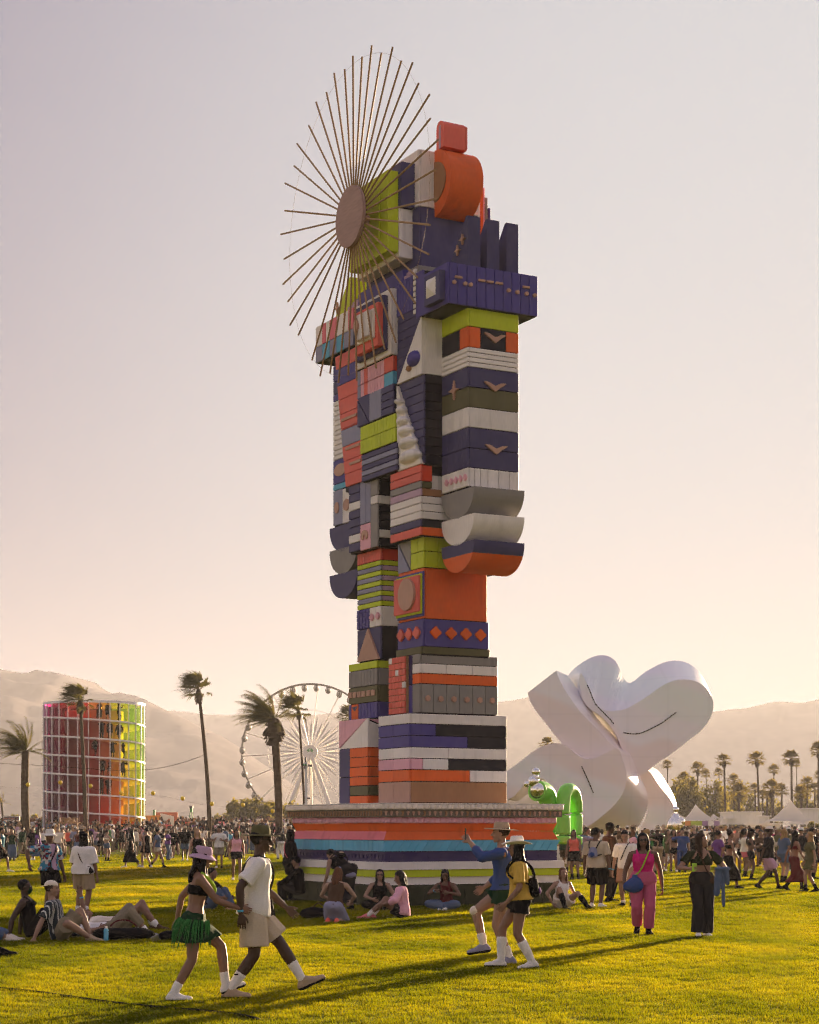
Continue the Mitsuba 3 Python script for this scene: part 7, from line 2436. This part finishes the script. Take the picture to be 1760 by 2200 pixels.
sling(f, M_, 'black belt bag on the man in the flowered shirt', 'black', 1, 'black', .66, (.055, .025, .028), .01)
k, f, M_ = person('person with back turned in oversized white shirt, khaki shorts and black knit cap', 176, 1964, 18, 1.66, 'f', 1.18, 'relaxed',
    dict(skin='skin_b', hair=('long', 'hair_black', .10), top=(('tee', .95, 0, .022, .02), 'white'), bottom=('shorts', 'tan', (.85, .016, .02)), socks=(.16, 'white'), shoes=('shoe', 'black'), hat=('beanie', 'black')), 0, None, (), head=(-30, 0))
sling(f, M_, 'dark crossbody bag over the oversized white shirt', 'black', 1, 'brown', -.3, (.05, .022, .04))
person('person in black vest with sunglasses and a dark green face mask sitting on the grass', 74, 2015, 92, 1.78, 'm', 1.05, SIT['back'],
    dict(skin='skin_d', hair=('short', 'hair_black'), top=('tank', 'black', 'vest'), bottom=('shorts', 'black', (.9,)), shoes=('shoe', 'black'), glasses=1), 0, None,
    (lambda f: ('mask', finish(hull((f.head + f.HF @ V3(0, .040, -.026), (.030, .020, .024), f.HF), (f.head + f.HF @ V3(0, .03, -.045), (.026, .020, .016), f.HF), k=2), .014, 1), 'cloth', 'forest', True),))
k, f, M_ = person('person in striped shirt and backward white cap sitting on the grass, leaning on one arm', 133, 2021, 86, 1.78, 'm', 1.0,
    dict(SIT['back'], aR=(.14, .25, .035), kR=(1, .3, .5), aL=(-.05, .24, .03), wR=(.10, -.13, -.275), wL=(-.02, .16, -.17), head=(0, -2)),
    dict(skin='skin_a', hair=('short', 'hair_brown'), bottom=('shorts', 'khaki', (.85, .013, .018)), top=(('tee', .8, 0, .014), 'ink'), shoes=('shoe', 'tan'), hat=('back_cap', 'cream')), 0)
scene[f'{k}__shirt']['bsdf'] = {'type': 'ref', 'id': 'striped'}
k, f, M_ = person('person lying in white shirt and khaki trousers with one arm in the air', 240, 2010, 90, 1.76, 'm', 1.0,
    dict(SIT['lie'], wL=(-.03, -.02, .312), eL=(-.2, 1, 0)), dict(skin='skin_b', hair=('short', 'hair_brown'), top=(('tee', .7, 0, .014), 'white'), bottom=('pants', 'khaki', (1.62,)), socks=(.2, 'white'), shoes=('shoe', 'slate')), 0, None, (band('L', 'sky', .8),))
person('person lying behind, in pale shirt and brown shorts with dark brown shoes', 268, 1996, 96, 1.80, 'm', 1.0,
    SIT['lie'], dict(skin='skin_b', hair=('short', 'hair_black'), top=(('tee', .7, 0, .014), 'cream'), bottom=('shorts', 'khaki', (.7,)), socks=(.2, 'white'), shoes=('shoe', 'brown')), 0)
person('person in faded jeans at the left edge, only the outstretched legs showing', -98, 2022, 84, 1.78, 'm', 1.0, dict(SIT['out'], aL=(-.05, .47, .03), aR=(.05, .45, .03)),
    dict(skin='skin_a', hair=('short', 'hair_brown'), top=(('tee', .7), 'slate'), bottom=('pants', 'denim', (1.85, .012, .015)), shoes=('shoe', 'cream')), 1)

scene['striped'] = {'type': 'twosided', 'b': {'type': 'principled', 'base_color': mikit.proc(
    lambda p, n, uv: mix((.025, .035, .045), (.55, .55, .52), smoothstep(.55, .7, dr.sin((p.x * .55 + p.y) * 95)))), 'roughness': 0.85, 'specular': 0.2}}
scene['flowered'] = {'type': 'twosided', 'b': {'type': 'principled', 'base_color': mikit.proc(
    lambda p, n, uv: mix(mix((.05, .22, .34), (.60, .55, .52), smoothstep(.48, .56, noise(p.x * 17, p.y * 17, p.z * 17))), (.16, .03, .05), smoothstep(.60, .66, noise(p.x * 23 + 5, p.y * 23, p.z * 23)))),
    'roughness': 0.85, 'specular': 0.2}}

# --- things lying on the grass
def on_grass(name, label, cat, px, py, parts):
    x, y = ground_at(px, py)
    key = numbered(name); tag(key, label, cat)
    for nm, m, b, c, sm in parts:
        put(f'{key}__{nm}', as_mesh(m).copy().apply_translation([x, y, 0]), b, c, sm)


rev = lambda prof, n=24: trimesh.creation.revolve(np.array(prof, float), sections=n)
on_grass('water_bottle', 'light blue water bottle standing on the grass beside the man in the striped shirt', 'bottle', 228, 2023,
         [('bottle', rev([(0, 0), (.035, 0), (.037, .02), (.037, .17), (.025, .20), (0, .20)]), 'gloss', 'sky', 30), ('cap', rev([(0, .2), (.02, .2), (.02, .235), (0, .235)]), 'gloss', 'white', 30)])
cup = lambda h=.12, r0=.03, r1=.042: rev([(0, 0), (r0, 0), (r1, h), (r1 - .003, h), (r0 - .003, .004), (0, .004)])
on_grass('pink_cup', 'pinkish paper cup on the grass beside the blue bottle', 'cup', 212, 2014, [('cup', cup(), 'cloth', 'peach', 30)])
scene['clear_plastic'] = {'type': 'thindielectric', 'int_ior': 1.3, 'specular_transmittance': {'type': 'rgb', 'value': [.92, .90, .85]}}
_m = cup(.13, .032, .045); _m.apply_transform(trimesh.transformations.rotation_matrix(1.2, [0, 1, 0])); _m.apply_translation([0, 0, .045])
on_grass('clear_cup', 'clear plastic cup tipped over on the grass edge of the shade', 'cup', 325, 2025, [('cup', _m, 'clear_plastic', None, 30)])
on_grass('beer_cup', 'clear cup of amber drink between the boots of the seated smiling woman', 'cup', 1226, 1953, [('drink', rev([(0, .004), (.03, .004), (.036, .08), (0, .08)]), 'gloss', 'gold', 30), ('cup', cup(.12), 'clear_plastic', None, 30)])


def soft_bag(w, d, h, seed):
    return finish(hull((V3(-w * .3, 0, h * .4), (w * .5, d * .5, h * .42)), (V3(w * .3, .02, h * .38), (w * .45, d * .5, h * .40)), k=2), .035, 2, .03, seed, (6, 6, 6))


on_grass('duffel', 'black duffel bag with red trim lying by the legs of the lying pair', 'bag', 268, 2020, [('bag', soft_bag(.62, .35, .24, 3), 'cloth', 'black', True), ('handle', tube(smooth_loop([V3(-.2, -.12, .22), V3(-.1, -.14, .30), V3(.1, -.14, .30), V3(.2, -.12, .22)], 14, False), .012, 6), 'cloth', 'wine', True)])
on_grass('day_bag', 'small black bag on the grass right of the lying pair', 'bag', 383, 2022, [('bag', soft_bag(.38, .25, .20, 5), 'cloth', 'black', True), ('handle', tube(smooth_loop([V3(-.1, -.05, .16), V3(0, -.06, .24), V3(.1, -.05, .16)], 10, False), .010, 6), 'cloth', 'charcoal', True)])
on_grass('tote', 'black bag in the shade left of the kneeling woman', 'bag', 686, 1974, [('bag', soft_bag(.45, .3, .26, 8), 'cloth', 'black', True), ('handle', tube(smooth_loop([V3(-.12, -.08, .2), V3(0, -.1, .3), V3(.12, -.08, .2)], 10, False), .012, 6), 'cloth', 'brown', True)])
_sh = Figure(1.78, 'm', 1, 'stand', 0); _sh.edge /= 1.78
_m = _sh.shoe('R'); _m.apply_translation(-_m.centroid); _m.apply_scale(1.78); _m.apply_transform(trimesh.transformations.rotation_matrix(-1.2, [0, 0, 1])); _m.apply_translation([0, 0, .055])
on_grass('loose_shoe', 'black shoe lying on the grass at the left edge of the picture', 'shoe', 12, 2056, [('shoe', _m, 'cloth', 'black', True), ('sole', box(-.13, .15, -.05, .05, 0, .02, .008), 'cloth', 'charcoal', False)])

put('ground_cable', tube(smooth_loop([V3(*ground_at(-20, 2124), .012), V3(*ground_at(130, 2141), .012), V3(*ground_at(300, 2163), .012), V3(*ground_at(470, 2178), .012), V3(*ground_at(560, 2196), .012)], 40, False), .016, 6), 'cloth', 'black', True)  # dark tube added to draw a groove line in the turf
tag('ground_cable', 'thin dark line across the grass in the bottom left corner', 'cable')
# ------------------------------------------------------------------ the crowd behind: middle distance one by one, then the rest
_c_rng = random.Random(11)
CN = dict(paper='white', black='black', charcoal='dark grey', slate='grey', cream='cream', tan='tan', khaki='khaki', denim='denim blue', olive='olive', wine='dark red', teal='teal', magenta='magenta', violet='violet',
          green='green', yellow='yellow', rose='rose', brown='brown', forest='dark green', peach='peach', blue='blue', sand='beige', coral='red', pink='pink', sky='light blue', orange='orange', mauve='lilac', neon='neon', fuchsia='pink')


class Stock(Figure):
    """A crowd figure whose meshes are built once and dressed in many colours."""
    def __init__(s, *a, **k):
        super().__init__(*a, **k)
        s.edge /= s.H
        s.cache, s.paths = {}, {}

    def get(s, what, fn):
        if what not in s.cache:
            s.cache[what] = fn()
        return s.cache[what]

    def shape(s, what, fn, bsdf, col, smooth, M_):
        k = (what, col)
        if k not in s.paths:
            m = as_mesh(s.get(what, fn))
            v, f, n = meshkit.arrays(m, smooth)
            s.paths[k] = meshkit.write_ply((v, f), False, np.tile([(PALETTE[col] + .5) / 64, .5], (len(v), 1)), None, n)
        return {'type': 'ply', 'filename': s.paths[k], 'face_normals': False, 'bsdf': {'type': 'ref', 'id': bsdf}, 'to_world': M_}


def stock_list(lod):
    out = []
    for sex in 'fm':
        for i, pose in enumerate(('walk', 'relaxed', 'phone', 'walk2', 'hips', 'stroll', 'photo', 'drink')):
            out.append((sex, pose, Stock(1.0, sex, (.95, 1.08, 1.0, 1.05)[i % 4], pose, lod)))
    return out


STOCK = stock_list(2)
DOING = dict(walk='walking', walk2='striding', stroll='strolling', relaxed='standing', phone='texting', hips='posing', photo='photographing', drink='drinking')
TOPS_F = [('tank', ('tank', 2)), ('crop top', ('crop', 4)), ('shirt', ('tee', .6, 1)), ('bra top', ('bra', 4))]
TOPS_M = [('shirt', ('tee', .65, 0, .014)), ('shirt', ('tee', .65, 0, .014)), ('vest', ('tank', 1)), ('hoodie', ('tee', 1.9, 0, .014))]
BOT_F = [('shorts', 'shorts', (.4,)), ('skirt', 'skirt', (.6,)), ('long skirt', 'skirt', (1.6, .04)), ('trousers', 'pants', (1.9, .012, .02))]
BOT_M = [('shorts', 'shorts', (.85, .013, .02)), ('shorts', 'shorts', (.7, .013, .02)), ('trousers', 'pants', (1.9, .012, .01))]
COLS = ['paper'] * 8 + ['black'] * 16 + ['charcoal'] * 7 + ['cream'] * 3 + ['brown'] * 2 + ['slate', 'tan', 'denim', 'denim', 'olive', 'olive', 'wine', 'wine', 'teal', 'magenta', 'violet', 'green', 'rose', 'forest', 'forest', 'peach', 'blue', 'sand', 'coral', 'pink', 'sky', 'mauve']
BCOLS = ['black'] * 8 + ['charcoal'] * 3 + ['denim'] * 4 + ['khaki'] * 2 + ['tan', 'cream', 'paper', 'olive', 'brown', 'wine', 'sand', 'forest']


def region(x, d):
    px = 880 + 4000 * x / d
    if px < 90: return 'by left edge'
    if px < 320: return 'before glass tower'
    if px < 430: return 'beyond glass tower'
    if px < 520: return 'near leaning palm'
    if px < 660: return 'left of pedestal'
    if px < 1240: return 'behind pedestal'
    if px < 1430: return 'before ribbon sculpture'
    if px < 1560: return 'before pointed tent'
    return 'before big tent'


_used = set()


def crowd_person(x, d, heading=None, forced=None, group=None, z=None):
    r = _c_rng
    for _ in range(60):
        pool = [q for q in STOCK if not forced or (q[0] == forced['sex'] and q[1] == forced['pose'])]
        sex, pose, fig = pool[r.randrange(len(pool))]
        top = r.choice(TOPS_F if sex == 'f' else TOPS_M)
        bot = r.choice(BOT_F if sex == 'f' else BOT_M)
        tc, bc = r.choice(COLS), r.choice(BCOLS)
        hat = r.choice([None] * 6 + [('cap', 'cap'), ('bucket', 'bucket hat'), ('straw', 'straw hat'), ('western', 'western hat')])
        hc = r.choice(['paper', 'black', 'sand', 'tan'])
        style = r.choice(['long', 'long', 'pony', 'bun', 'afro']) if sex == 'f' else r.choice(['short', 'short', 'short', 'fade'])
        hcol = r.choice(['hair_black'] * 5 + ['hair_brown'] * 4 + ['hair_auburn', 'hair_blond', 'hair_blond'])
        skin = r.choice(['skin_a', 'skin_a', 'skin_b', 'skin_b', 'skin_c', 'skin_d', 'skin_e'])
        if forced:
            top, bot, tc, bc = forced.get('top', top), forced.get('bot', bot), forced.get('tc', tc), forced.get('bc', bc)
            hat, hc, style, hcol, skin = forced.get('hat', hat), forced.get('hc', hc), forced.get('style', style), forced.get('hcol', hcol), forced.get('skin', skin)
        if hat and style in ('afro', 'bun'): style = 'long'
        hairw = {'long': 'long', 'pony': 'ponytailed', 'bun': 'bun', 'afro': 'afro', 'short': 'short', 'fade': 'cropped'}[style] + ' ' + {'hair_black': 'black', 'hair_brown': 'brown', 'hair_auburn': 'auburn', 'hair_blond': 'blond'}[hcol] + ' hair'
        head = f'{CN[hc]} {hat[1]}' if hat else hairw
        lab = f'{DOING[pose]} person, {head}, {CN[tc]} {top[0]}, {CN[bc]} {bot[0]}, {region(x, d)}'
        if forced and forced.get('label'): lab = forced['label']
        if lab not in _used or forced: break
    _used.add(lab)
    H = (r.uniform(1.56, 1.74) if sex == 'f' else r.uniform(1.68, 1.88)) if not (forced and forced.get('H')) else forced['H']
    if heading is None:
        heading = r.choice([90, 270, 180, 180, 0, r.uniform(0, 360), r.uniform(0, 360)]) + r.uniform(-25, 25)
    key = numbered('person')
    tag(key, lab, 'person', group)
    M_ = place_matrix(x, d, heading, H, float(ground_z(x, d)) if z is None else z)
    sh = lambda nm, what, fn, b, c, sm=True: scene.__setitem__(numbered(f'{key}__{nm}'), fig.shape(what, fn, b, c, sm, M_))
    sh('body', 'body', fig.body, 'skin', skin)
    sh('hair', ('hair', style), lambda: fig.hair(style), 'hairs', hcol)
    sh(top[0].replace(' ', '_'), ('top',) + top[1], lambda: fig.top(*top[1]) if top[1][0] == 'tee' else fig.top(top[1][0], 0, top[1][1]), 'cloth', tc)
    sh(bot[0].replace(' ', '_'), ('bot',) + bot[1:], lambda: fig.skirt(*bot[2]) if bot[1] == 'skirt' else fig.bottom(bot[1], *bot[2]), 'cloth', bc)
    if hat: sh('hat', ('hat', hat[0]), lambda: fig.hat(hat[0]), 'cloth', hc, 40)
    if d < 110:
        bt = r.random() < .3
        for sd in 'LR': sh('boot' if bt else 'shoe', ('shoe', sd, bt), lambda: fig.shoe(sd, 'boot' if bt else 'shoe'), 'cloth', 'black' if bt or r.random() < .4 else 'paper')
    return key


# middle distance figures the photograph shows clearly: survey point of the feet, gaze, look
F_ = lambda **k: k
MID = [
    (1650, 1911, 100, F_(sex='m', pose='walk2', top=('shirt', ('tee', .85, 0, .014)), tc='charcoal', bot=BOT_M[0], bc='mauve', hat=('cap', 'cap'), hc='paper', skin='skin_d', style='short', hcol='hair_black', H=1.82, label='person in dark shirt, pale pink shorts and white cap striding right near the right edge')),
    (1566, 1911, 85, F_(sex='f', pose='walk', top=TOPS_F[1], tc='black', bot=BOT_F[2], bc='black', hat=None, skin='skin_b', style='bun', hcol='hair_black', H=1.72, label='person in black halter top and long black skirt walking right, hair up')),
    (1707, 1914, 80, F_(sex='f', pose='walk', top=TOPS_F[3], tc='wine', bot=BOT_F[2], bc='wine', hat=None, skin='skin_b', style='long', hcol='hair_black', H=1.70, label='person in dark red bra top and dark red long skirt walking right')),
    (1742, 1917, 275, F_(sex='f', pose='stroll', top=TOPS_F[2], tc='olive', bot=BOT_F[1], bc='olive', hat=None, skin='skin_a', style='long', hcol='hair_blond', H=1.66, label='blond person in olive dress and tall boots at the right edge')),
    (1683, 1897, 60, F_(sex='f', pose='relaxed', top=TOPS_F[2], tc='denim', bot=BOT_F[1], bc='denim', hat=None, skin='skin_e', style='long', hcol='hair_blond', H=1.72, label='long haired blond person in a denim blue dress facing right')),
    (1543, 1902, 70, F_(sex='f', pose='stroll', top=TOPS_F[2], tc='violet', bot=BOT_F[3], bc='slate', hat=None, skin='skin_b', style='short', hcol='hair_black', H=1.68, label='person in violet shirt and grey trousers half hidden by the black skirt')),
    (1600, 1885, 90, F_(sex='f', pose='drink', top=TOPS_F[2], tc='cream', bot=BOT_F[0], bc='rose', hat=None, skin='skin_b', style='afro', hcol='hair_black', H=1.68, label='person with round black hair in cream shirt and rose shorts')),
    (1207, 1868, 185, F_(sex='f', pose='drink', top=TOPS_F[1], tc='cream', bot=BOT_F[2], bc='cream', hat=('straw', 'straw hat'), hc='sand', skin='skin_a', style='long', hcol='hair_brown', H=1.70, label='person in straw hat, white halter top and long cream skirt right of the pedestal')),
    (1236, 1890, 200, F_(sex='f', pose='relaxed', top=TOPS_F[0], tc='coral', bot=BOT_F[1], bc='black', hat=None, skin='skin_b', style='long', hcol='hair_black', H=1.68, label='person in red top and black skirt with a long ponytail, right of the pedestal')),
    (1262, 1889, 110, F_(sex='m', pose='photo', top=TOPS_M[0], tc='slate', bot=BOT_M[0], bc='charcoal', hat=None, skin='skin_b', style='short', hcol='hair_brown', H=1.76, label='person in grey shirt holding up a camera behind the man in beige')),
    (1226, 1864, 0, F_(sex='m', pose='relaxed', top=('bare back', ('tank', 1)), tc='peach', bot=BOT_M[0], bc='paper', hat=None, skin='skin_c', style='fade', hcol='hair_black', H=1.88, label='tall person with back turned in peach vest and white shorts behind the straw hat')),
    (1414, 1874, 150, F_(sex='m', pose='stroll', top=TOPS_M[3], tc='green', bot=BOT_M[0], bc='black', hat=None, skin='skin_a', style='short', hcol='hair_brown', H=1.84, label='tall person in green open jacket right of the woman in pink')),
    (1436, 1872, 170, F_(sex='f', pose='drink', top=TOPS_F[2], tc='olive', bot=BOT_F[0], bc='olive', hat=None, skin='skin_a', style='long', hcol='hair_brown', H=1.66, label='person in olive shirt and shorts holding a cup, beside the green jacket')),
    (1448, 1874, 185, F_(sex='f', pose='drink', top=TOPS_F[1], tc='charcoal', bot=BOT_F[0], bc='black', hat=None, skin='skin_b', style='long', hcol='hair_black', H=1.68, label='person with drink in dark crop top and black shorts, left of the olive trousers')),
    (1466, 1876, 190, F_(sex='m', pose='hips', top=TOPS_M[0], tc='blue', bot=BOT_M[2], bc='blue', hat=None, skin='skin_a', style='short', hcol='hair_black', H=1.70, label='person in blue shirt and blue trousers left of the woman in olive')),
    (1330, 1880, 60, F_(sex='f', pose='walk', top=TOPS_F[0], tc='peach', bot=BOT_F[1], bc='peach', hat=None, skin='skin_c', style='long', hcol='hair_auburn', H=1.68, label='person with long auburn hair in peach dress between the cap and the white shirt')),
    (471, 1866, 182, F_(sex='m', pose='phone', top=TOPS_M[0], tc='paper', bot=BOT_M[0], bc='khaki', hat=None, skin='skin_b', style='short', hcol='hair_black', H=1.80, label='person in white shirt and khaki shorts looking at the hands, right of the lilac hat')),
    (424, 1890, 170, F_(sex='f', pose='walk', top=TOPS_F[0], tc='black', bot=BOT_F[0], bc='black', hat=None, skin='skin_e', style='long', hcol='hair_blond', H=1.74, label='long haired blond person in black tank walking towards the camera, left')),
    (508, 1892, 165, F_(sex='f', pose='stroll', top=TOPS_F[0], tc='pink', bot=BOT_F[0], bc='charcoal', hat=None, skin='skin_b', style='long', hcol='hair_black', H=1.70, label='person with long black hair behind the shoulder of the man in the dark hat')),
    (371, 1845, 190, F_(sex='f', pose='stroll', top=TOPS_M[3], tc='black', bot=BOT_F[0], bc='black', hat=None, skin='skin_a', style='long', hcol='hair_black', H=1.72, label='person in black hoodie and black shorts, long black hair, walking towards the camera')),
    (337, 1865, 75, F_(sex='f', pose='walk2', top=TOPS_F[2], tc='denim', bot=BOT_F[0], bc='cream', hat=None, skin='skin_a', style='bun', hcol='hair_black', H=1.72, label='person in blue shirt and cream shorts striding right, hair in a bun')),
    (315, 1865, 300, F_(sex='f', pose='stroll', top=TOPS_F[0], tc='black', bot=BOT_F[1], bc='black', hat=None, skin='skin_a', style='bun', hcol='hair_black', H=1.74, label='person in a sleeveless black dress beside the cream shorts')),
    (284, 1865, 285, F_(sex='f', pose='walk', top=TOPS_F[2], tc='black', bot=BOT_F[2], bc='black', hat=None, skin='skin_b', style='long', hcol='hair_black', H=1.70, label='person in black shirt and long black skirt with very long hair, walking left')),
    (71, 1848, 175, F_(sex='m', pose='walk', top=TOPS_M[0], tc='black', bot=BOT_M[1], bc='black', hat=None, skin='skin_a', style='short', hcol='hair_black', H=1.78, label='person in black shirt and black shorts walking towards the camera, far left')),
    (92, 1845, 180, F_(sex='m', pose='relaxed', top=TOPS_M[2], tc='paper', bot=BOT_M[2], bc='charcoal', hat=None, skin='skin_b', style='short', hcol='hair_black', H=1.76, label='person in white vest and dark trousers far left behind the bucket hat')),
    (47, 1843, 40, F_(sex='m', pose='walk2', top=TOPS_M[3], tc='forest', bot=BOT_M[2], bc='khaki', hat=None, skin='skin_b', style='short', hcol='hair_black', H=1.80, label='person in dark green hoodie and khaki trousers striding away, far left')),
    (12, 1843, 60, F_(sex='f', pose='photo', top=TOPS_F[0], tc='black', bot=BOT_F[2], bc='black', hat=None, skin='skin_b', style='long', hcol='hair_brown', H=1.70, label='person in black with long skirt holding up a camera at the left edge')),
    (196, 1830, 200, F_(sex='m', pose='relaxed', top=TOPS_M[0], tc='violet', bot=BOT_M[2], bc='black', hat=None, skin='skin_b', style='short', hcol='hair_black', H=1.76, label='person in violet shirt and black trousers in front of the glass tower')),
    (241, 1832, 110, F_(sex='m', pose='hips', top=TOPS_M[0], tc='paper', bot=BOT_M[2], bc='khaki', hat=None, skin='skin_b', style='short', hcol='hair_black', H=1.80, label='person in white shirt and khaki trousers in front of the glass tower')),
    (261, 1832, 20, F_(sex='f', pose='relaxed', top=TOPS_F[0], tc='black', bot=BOT_F[1], bc='black', hat=None, skin='skin_a', style='bun', hcol='hair_black', H=1.70, label='person in short black dress next to the white shirt and khaki trousers')),
    (226, 1831, 150, F_(sex='f', pose='phone', top=TOPS_F[0], tc='sky', bot=BOT_F[0], bc='denim', hat=None, skin='skin_b', style='pony', hcol='hair_brown', H=1.66, label='person in light blue tank and denim shorts left of the khaki trousers')),
    (2, 1874, 100, F_(sex='m', pose='walk', top=TOPS_M[2], tc='teal', bot=BOT_M[0], bc='black', hat=None, skin='skin_b', style='short', hcol='hair_black', H=1.78, label='person cut by the left edge, teal vest and black shorts')),
    (134, 1838, 215, F_(sex='f', pose='photo', top=TOPS_F[2], tc='charcoal', bot=BOT_F[0], bc='black', hat=None, skin='skin_c', style='long', hcol='hair_black', H=1.68, label='person in dark grey shirt lifting both hands, between the bucket hat and knit cap')),
]
for px, py, hd, lk in MID:
    x, d = ground_at(px, py)
    crowd_person(x, d, hd, lk)

# the crowd proper: drawn from a fixed seed, loosely in clumps, none standing inside another
_spots = [(*ground_at(px, py),) for px, py, *_ in MID]


def free(x, d, r):
    if any((x - a) ** 2 + (d - b) ** 2 < r * r for a, b in _spots): return False
    _spots.append((x, d))
    return True


def scatter(n, x0, x1, d0, d1, power=1.0):
    k = tries = 0
    while k < n and tries < n * 40:
        tries += 1
        d = d0 + (d1 - d0) * _c_rng.random() ** power
        px = _c_rng.uniform(x0, x1)
        x = gx(px, d)
        if 640 < px < 1195 and d > 46 and not (px < 655 or px > 1180): continue
        if math.hypot(x - gx(202.5, gD), d - gD) < gR + .5: continue
        if math.hypot(x - gx(1260, 110), (d - 110) * .7) < 6.0: continue
        if not free(x, d, .62 + .0015 * d): continue
        crowd_person(x, d)
        k += 1


scatter(106, -20, 640, 92, 165, 1.0)
scatter(34, 1195, 1440, 66, 106, 1.0)
scatter(62, 1400, 1790, 60, 124, .9)

# visitors on the ramp of the glass tower, dark against the bright panes
_turns = ['top', 'second', 'third', 'fourth', 'fifth']
for k in range(14):
    turn = k % 5
    dg = (16, 34, 52)[k // 5] + _c_rng.uniform(-6, 6)
    th = math.radians(dg) + 2 * math.pi * turn
    q = gpt(th, z00 - .05 + ghelix(th) + .06, gR * .80)
    crowd_person(q[0], q[1], None, dict(sex='fm'[k % 2], pose=('relaxed', 'photo', 'stroll')[k % 3], tc='black', bc='black', hat=None, skin='skin_d', style='long' if k % 2 == 0 else 'short', hcol='hair_black', H=1.7,
                 label=f'dark figure inside the glass tower, {_turns[turn]} turn of the ramp, {("left", "middle", "right")[k // 5]} of three'), 'visitors inside the glass tower', z=float(q[2]))

# the farthest rows read as one mass
_vs, _fs, _uvs, _off = [], [], [], 0
for n, x0, x1, d0, d1 in ((260, -20, 640, 150, 240), (190, -20, 640, 112, 165), (150, 1420, 1790, 105, 220)):
    k = 0
    while k < n:
        d = _c_rng.uniform(d0, d1); px = _c_rng.uniform(x0, x1); x = gx(px, d)
        if math.hypot(x - gx(202.5, gD), d - gD) < gR + .5 or not free(x, d, .5): continue
        sex, pose, fig = STOCK[_c_rng.randrange(len(STOCK))]
        A = np.array(place_matrix(x, d, _c_rng.uniform(0, 360), _c_rng.uniform(1.6, 1.85), float(ground_z(x, d))).matrix)
        tt, bb_ = (TOPS_F[2], BOT_F[3]) if sex == 'f' else (TOPS_M[0], BOT_M[0])
        st = 'long' if sex == 'f' else 'short'
        for what, fn, col in (('body', fig.body, _c_rng.choice(['skin_a', 'skin_b', 'skin_c'])), (('hair', st), lambda: fig.hair(st), _c_rng.choice(['hair_black', 'hair_brown', 'hair_blond'])),
                              (('top',) + tt[1], lambda: fig.top(*tt[1]), _c_rng.choice(COLS)), (('bot',) + bb_[1:], lambda: fig.bottom(bb_[1], *bb_[2]), _c_rng.choice(BCOLS))):
            m = as_mesh(fig.get(what, fn))
            _vs.append(np.asarray(m.vertices) @ A[:3, :3].T + A[:3, 3]); _fs.append(np.asarray(m.faces) + _off); _off += len(m.vertices)
            _uvs.append(np.tile([(PALETTE[col] + .5) / 64, .5], (len(m.vertices), 1)))
        k += 1
scene['far_crowd'] = mikit.ply(trimesh.Trimesh(np.vstack(_vs), np.vstack(_fs), process=False), 'cloth', smooth=True, uv=np.vstack(_uvs))
labels['far_crowd'] = {'label': 'far off crowd filling the field under the palms and tents', 'category': 'crowd', 'kind': 'stuff'}
